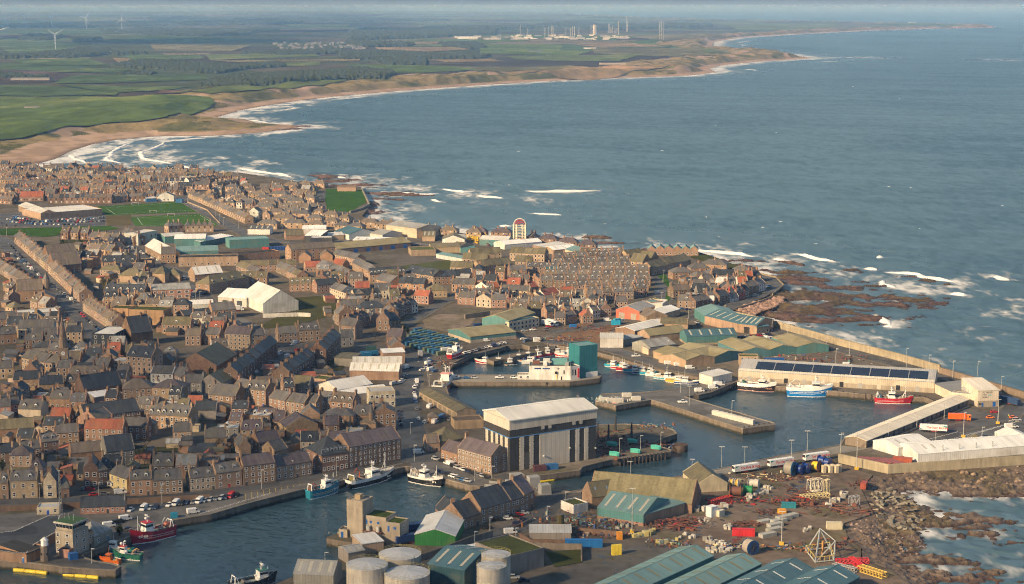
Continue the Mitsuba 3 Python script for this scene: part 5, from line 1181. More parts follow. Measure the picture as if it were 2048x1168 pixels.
# ---------------------------------------------------------------- the closely built lanes between
def infill(px,ang,sx,sy,label,wk,rk,h=(5.2,7.0),d=(8,10),seed=1,prob=.84,cap=140):
	r=random.Random(seed)
	region=Polygon(Wp(px)).buffer(0).difference(RU.buffer(2.5)).difference(OPEN)
	cx,cy=region.centroid.coords[0]
	x0,y0,x1,y1=region.bounds
	n=int(max(x1-x0,y1-y0) /min(sx,sy)) +3
	tree=shapely.STRtree(foot)
	done,cnt=[],0
	c,s=math.cos(ang),math.sin(ang)
	cand=[(j,i) for i in range(-n,n) for j in range(-n,n)]
	for j,i in cand:
		if cnt >= cap or r.random() > prob: continue
		lx,ly=i*sx+r.uniform(-1.5,1.5),j*sy+r.uniform(-1.2,1.2)
		p=np.array([cx+lx*c-ly*s,cy+lx*s+ly*c])
		a=ang+(r.choice([0,0,0,math.pi/2])) +r.uniform(-.06,.06)
		L,dd=r.choice([.6,.75,.9,.95,1.0,1.0,1.75]) *sx*r.uniform(.92,1.0),r.uniform(*d)
		e=np.array([math.cos(a),math.sin(a)]); nn=np.array([-e[1],e[0]])
		if nn[1] < 0: e,nn=-e,-nn
		fp=Polygon([p,p+e*L,p+e*L+nn*dd,p+nn*dd])
		if not region.contains(fp): continue
		if any(foot[q].intersects(fp) for q in tree.query(fp)) or any(q.intersects(fp) for q in done): continue
		done.append(fp); cnt += 1
		w_,r_=r.choice(wk*5+'gcw'),r.choice(rk*5+'MLQAT'); hh=r.choice([3.2,*[r.uniform(*h) for _ in range(5)],h[1] +1.4])
		R0=ROOFS[r_]
		nf=3 if hh > 8 else 2 if hh > 5 else 1
		dm=r.choice([0,0,1,2]) if hh > 4 else 0
		sky_=r.choice([0,0,1,2]) if not dm else 0
		feat=['','one dormer','two dormers'][dm] or ['plain roof','one skylight','two skylights'][sky_]
		building('stone_house' if w_ in 'sbt' else 'house',f'{WALLS[w_][1]} house, {R0[2].replace(" roof", "")}, {feat}, {ordw(cnt - 1)} {label}','house',p,p+e*L,dd,hh,'f' if r_ in 'LQ' else r.choice('ggggh'),jit(WALLS[w_][0],r,.16),toned(R0,r,(.8,.95,1.12)),
                 nf=nf,dorm=dm,vel=sky_,chim='' if r_ in 'LQA' or hh < 4 else r.choice(['lr','lr','l','r']),group='houses ' +label,rh=dd*r.uniform(.34,.46))
	foot.extend(done)
	return cnt
INF=[([(0,700),(150,735),(300,760),(430,800),(440,860),(330,890),(180,900),(0,890)],-.05,11.5,13,'in the old lanes above the south quay','sbts','SDSBD'),
       ([(0,640),(130,640),(330,700),(410,760),(300,760),(150,735),(0,705)],.08,11.5,13,'in the lanes around the clock spire','sbts','SSBD'),
       ([(0,890),(180,900),(330,885),(560,850),(780,860),(780,900),(600,935),(430,960),(60,975),(0,960)],.06,11,14,'behind the quay road','sbt','SDP'),
       ([(200,590),(400,615),(420,640),(540,660),(530,690),(420,680),(300,670),(210,640)],-.1,11.5,13,'near the theatre','sbt','SDB'),
       ([(420,790),(560,830),(640,850),(800,868),(790,905),(600,880),(430,850)],-.1,11,12,'below the shopping street','sbtp','SDP'),
       ([(0,480),(150,600),(150,640),(0,640)],-.75,11,13,'west of the main street','sbt','SB'),
       ([(120,478),(230,480),(330,560),(350,600),(250,620),(180,580)],-.35,11,13,'between main street and side street','sbt','SBD'),
       ([(0,335),(120,338),(480,350),(560,362),(600,372),(470,400),(370,396),(250,404),(40,404),(0,400)],-.1,11,26,'in the crowded upper town','sstb','SSBD'),
       ([(380,398),(480,372),(640,378),(640,430),(560,455),(480,440)],-.2,12,30,'among the seaside estate','t','SB'),
       ([(880,560),(960,545),(1060,560),(1060,600),(960,610),(880,600)],-.2,11,13,'between the flats and the fisher quarter','sbo','SD'),
       ([(1000,560),(1100,590),(1200,600),(1230,620),(1100,650),(1010,640),(950,610)],-.1,9.5,13,'in the old fisher quarter','swcs','SDSB'),
       ([(640,600),(740,600),(850,610),(790,660),(700,660),(650,645)],.35,11,14,'around the sloping street','sb','SD'),
       ([(1340,560),(1420,550),(1500,560),(1530,585),(1440,610),(1370,610)],.1,11,15,'between the shore road houses','sbt','SD'),
       ([(560,545),(640,530),(740,560),(880,570),(870,600),(740,600),(640,590)],.1,11,16,'in gaps of the new estate','sob','SMD'),
       ([(400,690),(560,730),(690,740),(700,800),(560,800),(430,770)],.3,11,14,'in the court behind the square','sb','SBD')]
for i,(px,a,sx,sy,lb,wk,rk) in enumerate(INF):
	infill(px,a,sx,sy,lb,wk,rk,seed=100+i)
def outbuildings(px,ang,label,n,seed):
	r=random.Random(seed); region=Polygon(Wp(px)).buffer(0).difference(RU.buffer(1.5)); x0,y0,x1,y1=region.bounds; k=0
	tree=shapely.STRtree(foot); done=[]
	for _ in range(n*30):
		if k >= n: break
		p=np.array([r.uniform(x0,x1),r.uniform(y0,y1)]); a=ang+r.choice([0,math.pi/2]) +r.uniform(-.08,.08); L,dd=r.uniform(4,9),r.uniform(3.5,5.5)
		e=np.array([math.cos(a),math.sin(a)]); nn=np.array([-e[1],e[0]])
		if nn[1] < 0: e,nn=-e,-nn
		fp=Polygon([p,p+e*L,p+e*L+nn*dd,p+nn*dd])
		if not region.contains(fp) or any(foot[q].intersects(fp) for q in tree.query(fp)) or any(q.intersects(fp) for q in done): continue
		done.append(fp); k += 1; w_,r_=r.choice('sbtbsgc'),r.choice('SSDBMQAT'); R0=ROOFS[r_]
		building('outbuilding',f'small {WALLS[w_][1]} outbuilding, {R0[2].replace(" roof", "")}, {ordw(k - 1)} {label}','outbuilding',p,p+e*L,dd,r.uniform(2.4,4.2),r.choice('gmgmf'),jit(WALLS[w_][0],r,.16),toned(R0,r,(.8,1,1.12)),nf=0,rh=dd*.3,group='outbuildings ' +label,skews=False)
	foot.extend(done)
for i,(px,a,sx,sy,lb,wk,rk) in enumerate(INF):
	if i not in (7,8): outbuildings(px,a,lb,[46,24,50,16,22,12,16,0,0,10,16,14,8,12,18][i],300+i)
# past some 300 of a kind the furthest houses stand as one mass
def far_mass(kinds,keep,name,label):
	ks=[k for k in labels if k.rsplit('_',1)[0] in kinds or k in kinds]
	ks=[k for k in ks if k+'__wall' in scene]
	dist={}
	for k in ks:
		v=meshkit.WRITTEN[scene[k+'__wall']['filename']][0]; dist[k] =float(np.hypot(v[:,0],v[:,1]).min())
	drop=set(sorted(ks,key=dist.get)[keep:]); pool={}
	for e in list(scene):
		a=e.split('__')
		if len(a) > 1 and a[0] in drop:
			d=scene.pop(e); labels.pop(e,None)
			v,f,n,uv,c=meshkit.WRITTEN[d['filename']]
			if 'to_world' in d: m=np.array(d['to_world'].matrix,float); v=v @ m[:3,:3].T+m[:3,3]
			nm=a[1].rsplit('_',1)[0] if a[1][-3:].isdigit() else a[1]
			pool.setdefault((nm,d['bsdf']['id']),[]).append((v,f,uv))
	for k in drop: labels.pop(k,None)
	key=numbered(name); note(key,label,'houses',None,'stuff')
	for (nm,bs),L in pool.items():
		at=np.cumsum([0] +[len(x[0]) for x in L])
		e=numbered(key+'__' +nm); scene[e] =mikit.ply((np.vstack([x[0] for x in L]),np.vstack([x[1] +a for x,a in zip(L,at)])),bs,uv=np.vstack([x[2] for x in L])); note(e,kind='stuff')
far_mass(('stone_house','house'),300,'far_houses','packed slate roofed stone houses filling the gaps of the far upper town')
far_mass(('terraced_house',),300,'far_terraces','rows of slate roofed stone houses of the far upper town by the beach')
# ---------------------------------------------------------------- the harbour's own buildings
def wall_line(name,label,cat,pts,h,th,c,bs='concrete',z0=0.0,cap=None,group=None,seg=None,view=None):
	"""a wall along noted pixels (its near foot); seg: joints every so many metres give panels as parts"""
	p=view.P(pts) if view else Wp(pts)
	key=thing(name,label,cat,group)
	ln=LineString(p)
	def solid(l_,off=0.0):
		m=MB(); b=l_.buffer(th/2+off,cap_style=2,join_style=2)
		for g_ in getattr(b,'geoms',[b]): m.prism(np.array(g_.exterior.coords)[:-1],z0,z0+h,c)
		return m
	if seg:
		n=max(1,int(ln.length/seg))
		for k in range(n):
			part(key,'panel',solid(shapely.ops.substring(ln,ln.length*k/n+.05,ln.length*(k+1) /n-.05)),bs)
		mc=MB(); b=ln.buffer(th/2-.08,cap_style=2,join_style=2)
		mc.prism(np.array(b.exterior.coords)[:-1],z0,z0+h-.1,tuple(.7*v for v in c[:3]) +(0,)); part(key,'core',mc,bs)
	else: part(key,'wall',solid(ln),bs)
	if cap:
		m=MB(); b=ln.buffer(th/2+.12,cap_style=2,join_style=2); m.prism(np.array(b.exterior.coords)[:-1],z0+h,z0+h+.2,cap); part(key,'coping',m,bs)
	return key
import shapely.ops
wall_line('sea_wall','long pale concrete sea wall between the coast road and the open sea','sea wall',[(1451,622),(1449,628),(1460,634),(1503,643),(1558,657),(1623,675),(1682,692),(1800,722),(1880,745)],4.6,1.1,(.40,.34,.24,.2),seg=14)
wall_line('sea_wall','lower broken stretch of brown sea wall at the harbour mouth road','sea wall',[(1880,746),(1968,772),(2048,796),(2120,818)],3.6,1.6,(.26,.2,.15,.2),seg=12)
wall_line('sea_wall','tall pale retaining wall above the rocky cove','sea wall',[(1677,925),(1776,947),(1900,939),(2048,929),(2300,912)],4.4,1.0,(.42,.36,.25,.2),seg=16)
wall_line('parapet_wall','low curved parapet of the coast road above the boulders','wall',[(1505,545),(1552,556),(1568,572),(1545,590)],1.3,.7,(.33,.27,.2,.1))
wall_line('parapet_wall','low concrete parapet beside the boulder slope','wall',[(1545,594),(1522,604),(1480,616),(1455,624)],1.2,.7,(.36,.31,.24,.1))
wall_line('retaining_wall','brown stone retaining wall below the quay road','wall',[(0,1023),(70,1020),(160,1015),(255,1008),(420,999)],2.4,.8,(.2,.14,.10,.2))
wall_line('garden_wall','long brown garden wall stepping up behind the quay houses','wall',[(1270,160),(1420,215),(1500,235)],3.2,.6,(.24,.17,.13,.2),view=A)
wall_line('garden_wall','second long brown garden wall behind the quay houses','wall',[(1520,120),(1640,190),(1700,225)],3,.6,(.24,.17,.13,.2),view=A)
wall_line('garden_wall','tall stone garden wall beside the parked cars behind the inn','wall',[(2270,120),(2480,70),(2700,30)],3.4,.6,(.27,.2,.15,.2),view=A)
wall_line('yard_wall','brown stone wall of the scrap yard','wall',[(1060,735),(1265,740),(1500,765),(1790,790)],2.4,.6,(.22,.15,.11,.2),view=K)
wall_line('yard_wall','stone wall along the bend below the olive hut','wall',[(965,790),(1050,845),(1350,850),(1460,855)],2.0,.6,(.22,.15,.11,.2),view=K)
wall_line('yard_wall','grey stone wall round the grassy plot','wall',[(740,890),(960,880),(1260,890),(1462,895),(1462,990)],2.6,.5,(.26,.22,.18,.2),view=K)
wall_line('yard_wall','grey stone wall beside the green shed and the road','wall',[(165,985),(330,930),(560,840),(745,790)],2.8,.6,(.22,.2,.17,.2),view=K)
wall_line('yard_wall','kerb wall of the small car park by the stone stores','wall',[(900,735),(1060,660)],1.2,.6,(.24,.19,.15,.2),view=K)
wall_line('yard_wall','white panelled wall below the big pale hall','wall',[(305,225),(590,215),(690,220)],3.0,.4,(.66,.64,.58,.1),view=D_,seg=9)
wall_line('yard_wall','rubble wall of the empty lot by the teal sheds','wall',[(120,960),(320,930),(420,925)],3.4,.7,(.34,.28,.21,.2),view=R_)
wall_line('pitch_wall','low tan wall along the road beside the playing fields','wall',[(372,404),(414,421),(440,448)],1.4,.5,(.4,.3,.2,.1))
wall_line('park_wall','grey sea wall round the green park','wall',[(723,378),(729,390),(739,411),(722,420),(700,426)],2.2,1.2,(.33,.3,.24,.2))
# ship lift hall
p1,p2=W(1019,944),W(1192,917)
LH,hall_d,hall_h=float(np.linalg.norm(p2-p1)),24.0,24.5
MH=frame(p1,math.atan2(p2[1] -p1[1],p2[0] -p1[0]))
hall=thing('ship_lift_hall','huge beige and charcoal striped ship hall with a shallow pale roof by the water','hall')
dk,lt=(.052,.05,.048,.0),(.52,.475,.40,.0)
m=MB().box(0,LH,0,hall_d,0,hall_h,dk)
for x in (0,LH): m.add([[x,0,hall_h],[x,hall_d,hall_h],[x,hall_d/2,hall_h+2.6]],[[0,1,2]] if x else [[0,2,1]],lt)
part(hall,'wall',m,'sheetmetal',MH)
part(hall,'roof',roof_parts(LH,hall_d,hall_h,2.6,'g',.7,th=.5,x0=-.5,x1=LH+.5,c=(.60,.60,.57,.05)),'sheetmetal',MH)
part(hall,'cornice',MB().box(-.15,LH+.15,-.2,0,hall_h-4.6,hall_h-.1,lt).box(-.2,0,0,hall_d,hall_h-4.6,hall_h-.1,lt),'sheetmetal',MH)
part(hall,'blue_trim',MB().box(-.22,LH+.22,-.24,-.02,hall_h-8.4,hall_h-8.1,(.1,.25,.5,.5)).box(-.26,-.02,0,hall_d,hall_h-8.4,hall_h-8.1,(.1,.25,.5,.5)),'paint',MH)
for a,b in ((.115,.163),(.227,.27),(.335,.688),(.755,.80),(.857,.905)):
	part(hall,'cladding_panel',MB().box(LH*a,LH*b,-.16,0,.1,hall_h-8.5,lt),'sheetmetal',MH)
for a,b in ((.06,.17),(.26,.35),(.44,.54),(.63,.72),(.83,.93)):
	part(hall,'cladding_panel',MB().box(-.16,0,hall_d*a,hall_d*b,.1,hall_h-8.5,lt),'sheetmetal',MH)
part(hall,'door',MB().box(LH*.17,LH*.265,-.1,0,.1,8.2,(.09,.085,.075,.0)),'sheetmetal',MH)
for a in (.36,.44,.72,.8): part(hall,'vent',MB().box(LH*a,LH*a+1.6,-.35,-.15,hall_h-6.2,hall_h-4.7,(.4,.37,.32,.5)),'paint',MH)
for k in range(3): part(hall,'floodlight',MB().box(LH*(.38+.3*k),LH*(.38+.3*k) +.6,-.9,-.15,5.2+2*(k % 2),5.6+2*(k % 2),(.7,.7,.68,.4)),'paint',MH)
foot.append(Polygon((np.array([[0,0],[LH,0],[LH,hall_d],[0,hall_d]]) @ MH[:2,:2].T) +p1[:2]))
def block(name,label,cat,view,x1,y1,x2,y2,d,h,c,roofc=None,bs='concrete',z0=0,parts=(),windows=(),rbs=None,parapet=.5):
	"""a flat-topped block with noted front foot; parts: extra boxes given in local metres (name, x0,x1,y0,y1,z0,z1,colour)"""
	p1,p2=view(x1,y1,z0),view(x2,y2,z0)
	L=float(np.linalg.norm((p2-p1)[:2])); M=frame(p1,math.atan2(p2[1] -p1[1],p2[0] -p1[0]),z0)
	key=thing(name,label,cat)
	m=MB().box(0,L,0,d,0,h-parapet,c)
	for a in ((0,L,0,.25),(0,L,d-.25,d),(0,.25,.25,d-.25),(L-.25,L,.25,d-.25)): m.box(*a,h-parapet,h,c)
	part(key,'wall',m,bs,M)
	part(key,'roof',MB().box(.25,L-.25,.25,d-.25,h-parapet,h-parapet+.08,roofc or (.2,.19,.17,.3)),rbs or bs,M)
	for nm,*b,cc in parts: part(key,nm,MB().box(*b,cc,open_bottom=False),'paint',M)
	for side,u,z,w_,hh in windows:
		if side == 'f': M2=M @ loc(u,0,z,w_,1,hh)
		elif side == 'r': M2=M @ loc(L,u,z,w_,1,hh,math.pi/2)
		else: M2=M @ loc(0,u,z,w_,1,hh,-math.pi/2)
		copies(shared('win',window_mesh),numbered(key+'__window'),M2)
	foot.append(Polygon((np.array([[0,0],[L,0],[L,d],[0,d]]) @ M[:2,:2].T) +p1[:2]))
	return key,M,L
BLUE,RED,WHT,BLK,YEL,ORG,TEA,GRY,RUST=(.02,.10,.36,.4),(.45,.03,.03,.4),(.74,.73,.7,.5),(.02,.02,.022,.5),(.7,.5,.03,.5),(.8,.19,.03,.4),(.03,.22,.24,.5),(.33,.33,.32,.5),(.16,.07,.045,.8)
# ice plant on the middle pier
k1,M1,L1=block('ice_plant','white ice plant with blue sign boards on the middle pier','ice plant',E_,838,722,1172,726,13,8.2,(.76,.74,.69,.05),
                   parts=[('sign',3,7,-.12,0,6.3,7.0,(.03,.06,.2,.4)),('sign',7.8,12.2,-.12,0,6.3,7.0,(.03,.06,.2,.4)),('hatch',15,16.4,-.8,0,3.8,5.0,BLK),('ladder',16,16.4,-.4,-.05,0,3.6,YEL),('door',18.5,19.3,-.08,0,0,2.2,BLK),
                          ('slot',20,20.8,-.08,0,3.4,5.8,BLK),('slot',16.6,17.6,-.08,0,6.3,7,BLK),('roof_plant',8,12,3,7,8.0,11.5,(.5,.49,.46,.6)),('roof_plant',8.2,10.4,1.4,3,8,10.2,(.62,.6,.56,.6)),('roof_plant',13,22,5,9,8,11.2,(.12,.3,.3,.6)),
                          ('roof_plant',21,23,2,4,8,10,GRY),('roof_plant',2,6,6,7,8,10,RUST)])
block('ice_plant_annex','white end bay of the ice plant with tall slots','ice plant',E_,1172,726,1248,716,12,8.0,(.76,.74,.69,.05),parts=[('slot',1.2,2,-.08,0,2.6,6,BLK),('slot',3,3.8,-.08,0,2.6,6,BLK),('chute',5,5.8,-.6,0,1,6.5,RED)])
block('hut','small white hut beside the ice plant','hut',E_,745,722,838,722,6,3.0,(.72,.7,.65,.05),windows=[('f',2,1,1.6,1.2),('f',6,1,1.6,1.2)])
kt,Mt,Lt=block('ice_tower','tall plain teal tower with a white foot on the middle pier','tower',E_,1243,712,1388,694,12,19.2,(.03,.165,.19,0),(.12,.24,.25,.2),bs='sheetmetal')
part(kt,'base_wall',MB().box(4.5,Lt+.1,-.12,0,0,3.2,(.74,.72,.68,.4)),'paint',Mt)
block('pipe_gantry','dark pipe gantry joining ice plant and teal tower','gantry',E_,1235,700,1300,695,6,10,(.2,.16,.14,.1),parts=[('pipe',1,1.6,-.7,-.1,0,9,RUST),('pipe',2.4,3,-.7,-.1,0,8,GRY)])
# fish market
pa,pb=F_(1112,652),G_(1290,548)
kf,Mf,Lf=building('fish_market','long cream fish market with dark solar panels on its grey roof','fish market',pa,pb,34,6.2,'g',(.56,.49,.38),(.36,.36,.36,.1),wm='sheetmetal',rm='sheetmetal',rh=3.6,nf=0,skews=False,ov=.3)
sl=3.6/17
for k in range(9):
	x0,x1=Lf*(.085+.098*k),Lf*(.085+.098*(k+1)) -.4
	part(kf,'solar_panel',MB().poly([[x0,2.4,6.2+sl*2.4+.36],[x1,2.4,6.2+sl*2.4+.36],[x1,13.5,6.2+sl*13.5+.36],[x0,13.5,6.2+sl*13.5+.36]],(.012,.018,.04,.25)),'paint',Mf)
part(kf,'roof_band',MB().poly([[.2,-.3,6.42],[Lf-.2,-.3,6.42],[Lf-.2,2.3,6.2+sl*2.3+.36],[.2,2.3,6.2+sl*2.3+.36]],(.62,.58,.49,.0)),'sheetmetal',Mf)
part(kf,'plinth',MB().box(0,Lf,-.1,0,0,2.6,(.42,.36,.28,.3)),'concrete',Mf)
for k in range(10): part(kf,'door',MB().box(Lf*(.05+.095*k),Lf*(.05+.095*k) +2.2,-.16,-.02,.2,3.2,[GRY,(.5,.45,.36,.6),BLK][k % 3]),'paint',Mf)
building('fish_market_wing','cream angled wing joining the fish market to its long arm','fish market',G_(1290,545),G_(1430,612),16,5.2,'m',(.6,.53,.42),(.2,.2,.2,.1),wm='sheetmetal',rm='sheetmetal',rh=1,nf=0,skews=False)
block('fish_market_link','low cream link with roof machinery behind the market arm','fish market',G_,1430,622,1606,642,24,5.6,(.62,.55,.44,.0),(.25,.25,.25,.2),bs='sheetmetal',parts=[('roof_plant',3,6,8,12,5.2,7,GRY),('roof_plant',7,9.5,6,9,5.2,6.8,(.2,.2,.2,.6)),('roof_plant',2,9,14,15,5.2,6.6,GRY)])
ko,Mo,Lo=building('fish_market_office','pale fish market office with lettering on its tall front','fish market',G_(1640,662),G_(1806,657),24,9.2,'m',(.60,.53,.43),(.62,.58,.5,.0),wm='sheetmetal',rm='sheetmetal',rh=1.6,nf=0,skews=False,ov=.4)
part(ko,'plinth',MB().box(0,Lo,-.1,0,0,3.4,(.36,.31,.24,.2)),'concrete',Mo)
for nm,a,b,z0,z1,c in (('door',2.2,3.2,.1,2.3,BLUE),('shutter',8.4,10.1,.1,2.7,BLUE),('window',.6,1.2,1.2,2.2,BLK),('window',1.4,2.0,1.2,2.2,BLK)): part(ko,nm,MB().box(a,b,-.2,-.05,z0,z1,c),'paint',Mo)
def lettering(parent,text,h,m,c,name='lettering',bold=True):
	t=meshkit.text_mesh(text,h,.04,bold)
	b=MB().add(np.c_[t.vertices[:,0],-t.vertices[:,2],t.vertices[:,1]],t.faces[:,::1],c)
	part(parent,name,b,'paint',m)
for i,t in enumerate(('PETERHEAD','FISH','MARKET')): lettering(ko,t,.85,Mo @ loc(2.5,-.06,7.6-i*1.35,.8),(.12,.12,.13,.5))
part(ko,'emblem',MB().box(5.6,7.6,-.12,-.04,6.35,6.8,(.05,.4,.4,.5)),'paint',Mo)
kr,Mr,Lr=building('market_shed','long low market arm with a pale roof and dark doors along the quay','fish market',G_(742,992),G_(1572,650),11.5,3.7,'g',(.27,.22,.17),(.62,.57,.47,.0),wm='concrete',rm='sheetmetal',rh=1.3,nf=0,skews=False,ov=.5)
for k in range(22): part(kr,'door',MB().box(Lr*(k+.3) /22,Lr*(k+.3) /22+2.2,-.1,0,.9,3.2,(.06,.055,.05,.6) if k % 2 else (.14,.13,.11,.6)),'paint',Mr)
part(kr,'loading_dock',MB().box(6,Lr-4,-2.2,0,0,.9,(.2,.18,.15,.2)),'concrete',Mr)
# white sheds above the cove
kw,Mw,Lw=building('white_shed','long white metal shed behind the tall retaining wall','metal shed',G_(1158,1112),G_(2300,1018),21,4.2,'g',(.66,.66,.64),(.70,.71,.70,.05),wm='sheetmetal',rm='sheetmetal',rh=2.4,nf=0,skews=False,ov=.2)
for k in range(4): part(kw,'flue',MB().cyl([14+9*k,1.5,4.4],[14+9*k,1.5,7.4],.25,None,8,GRY),'paint',Mw)
for k in range(2): part(kw,'rooflight',MB().poly([[6+5*k,4,5.4],[7.2+5*k,4,5.4],[7.2+5*k,8.5,6.45],[6+5*k,8.5,6.45]],(.45,.45,.4,.4)),'paint',Mw)
kw,Mw,Lw=building('white_shed','shorter white metal shed with two rooflights behind the long one','metal shed',G_(1000,1058),G_(1262,1006),17,4.2,'g',(.66,.66,.64),(.70,.71,.70,.05),wm='sheetmetal',rm='sheetmetal',rh=2.0,nf=0,skews=False,ov=.2)
for k in range(2): part(kw,'rooflight',MB().poly([[4+6*k,3,5.2],[5.2+6*k,3,5.2],[5.2+6*k,7,6.2],[4+6*k,7,6.2]],(.45,.45,.4,.4)),'paint',Mw)
H(G_,1880,985,2080,975,14,4.2,'p','w','W','white gabled shed at the picture edge by the bays',ind=True,cat='metal shed',name='white_shed',rh=2.4)
H(G_,1595,968,1665,968,5,3.2,'h','t','M','small tan hut with a hipped roof in the lorry park',nf=0,chim='',cat='hut',name='hut')
# eastern works
H(R_,1336,952,1526,970,26,6.2,'p','R','A','brick-red metal shed with two roller doors',ind=True,rh=3,doors=2,doorc=(.35,.3,.25,.5))
H(R_,1560,880,1712,888,18,4.4,'f','l','W','low white-roofed store behind the red shed',ind=True)
H(R_,1615,880,1715,868,10,4.8,'f','t','E','small block with a teal flat roof behind the red shed',ind=True)
H(R_,1580,995,1752,985,17,4.6,'p','t','B','tan gabled workshop beside the red shed',nf=0,chim='',rh=3.4,cat='shed',wm='concrete')
H(R_,1700,975,1852,930,15,4.6,'g','t','W','white-roofed workshop by the shore road junction',ind=True,rh=2.2)
H(R_,1490,1112,1772,1042,16,4.6,'g','s','L','brick garage range with a pale roof and five dark doors',ind=True,cat='garage',name='garage',rh=1.8,doors=5,wm='concrete')
H(R_,1690,1055,1915,1060,18,5,'g','t','M','tan workshop with a mossy roof behind the garage range',nf=0,chim='',rh=2.4,cat='shed',wm='concrete')
H(F_,0,384,186,386,14,6.2,'g','l','L','grey ribbed metal store with a pale roof by the small boats',ind=True,rh=2)
H(F_,190,370,350,345,12,4,'h','g','A','low grey hipped store by the small boats',ind=True)
H(F_,258,400,400,440,20,4.6,'p','g','A','grey-roofed store with a cream front by the small boats',nf=0,chim='',rh=3,cat='shed',wm='concrete',skews=False)
H(F_,390,442,520,425,7,3.6,'m','c','A','cream lean-to of the grey-roofed store',nf=0,chim='',rh=.8,cat='shed',wm='concrete')
H(F_,400,345,700,310,14,4.6,'g','t','Y','long tan shed with a mossy yellow roof',nf=0,chim='',rh=3.2,cat='shed',wm='concrete',rm='sheetmetal',skews=False)
H(S_,298,970,702,955,17,5.6,'g','e','N','teal metal shed with five pale rooflights beside the lorries',ind=True,rh=3,lights=5,plinth=((.36,.29,.21),1.2))
H(S_,440,800,700,862,24,6,'g','t','N','long tan-walled factory with a blue-teal roof, western half',nf=0,chim='',rh=3.2,cat='factory',name='factory',wm='concrete',rm='sheetmetal',lights=5,skews=False)
H(S_,356,745,440,798,24,6,'g','e','E','teal end bay of the long tan-walled factory',ind=True,cat='factory',name='factory',rh=3.2)
H(S_,700,864,858,882,26,6,'g','t','N','long tan-walled factory with a blue-teal roof, eastern half',nf=0,chim='',rh=3.2,cat='factory',name='factory',wm='concrete',rm='sheetmetal',lights=4,skews=False,doors=1,doorc=(.02,.02,.02,.5))
H(S_,860,884,962,868,16,4.8,'m','t','N','tan end block of the long factory',nf=1,nc=3,chim='',rh=1,cat='factory',name='factory',wm='concrete',rm='sheetmetal')
for i in range(6):
	a=[(70,1108),(290,1150),(520,1120),(740,1078),(960,1062),(1180,1040),(1440,1022)]
	(x1,y1),(x2,y2) =a[i],a[i+1]
	H(S_,x1,y1,x2,y2,34,4.4,'p','e' if i > 1 else 't','Y',f'mossy yellow roofed factory bay with a low teal front, {ORD[i]} from the harbour end',ind=True,cat='factory',name='factory_bay',rh=2.2,wm='sheetmetal' if i > 1 else 'concrete')
H(S_,718,1134,872,1136,8,5.6,'f','t','F','tan two-storey office with a green mossy roof',nf=2,nc=3,chim='',wm='concrete',rm='turf',cat='office',name='office_block')
H(F_,905,690,1062,655,10,5,'m','l','L','open-fronted grey shelter on the pier root',ind=True,cat='shelter',name='shelter',rh=.8)
H(E_,460,312,676,335,36,7.2,'p','e','Y','large teal factory with a mossy yellow roof',ind=True,cat='factory',name='factory',rh=3,plinth=((.2,.18,.15),.6))
H(E_,678,338,920,296,6,6.2,'f','c','N','cream office front with strip windows on the teal factory',nf=2,nc=8,chim='',wm='concrete',rm='concrete',cat='office',name='office_block',winw=2)
H(E_,188,368,366,430,34,4.2,'p','e','Y','low teal fish house with a half mossy roof by the quay road',ind=True,cat='fish house',name='fish_house',rh=2.4,plinth=((.45,.38,.28),2.0))
H(D_,1565,868,1868,1038,11,3.6,'g','t','M','long low mossy quayside store with blue doors',nf=0,chim='',rh=1.8,cat='store',name='quay_store',wm='concrete',skews=False,doors=8,doorc=(.2,.17,.13,.5))
H(E_,238,1124,472,1112,11,4.2,'f','t','B','tan flat store beside the ship hall',nf=0,chim='',wm='concrete',rm='concrete',cat='store')
H(D_,1640,1070,1716,1068,6,3,'h','s','B','tiny stone office in the quayside lorry park',nf=1,chim='')
H(K,216,105,322,98,9,4.4,'g','t','B','small tan store at the quay bend',nf=1,chim='',wm='concrete')
H(K,322,92,520,62,14,4.4,'h','t','M','pale store with a mossy hipped roof beside the ship hall',nf=0,chim='',wm='concrete')
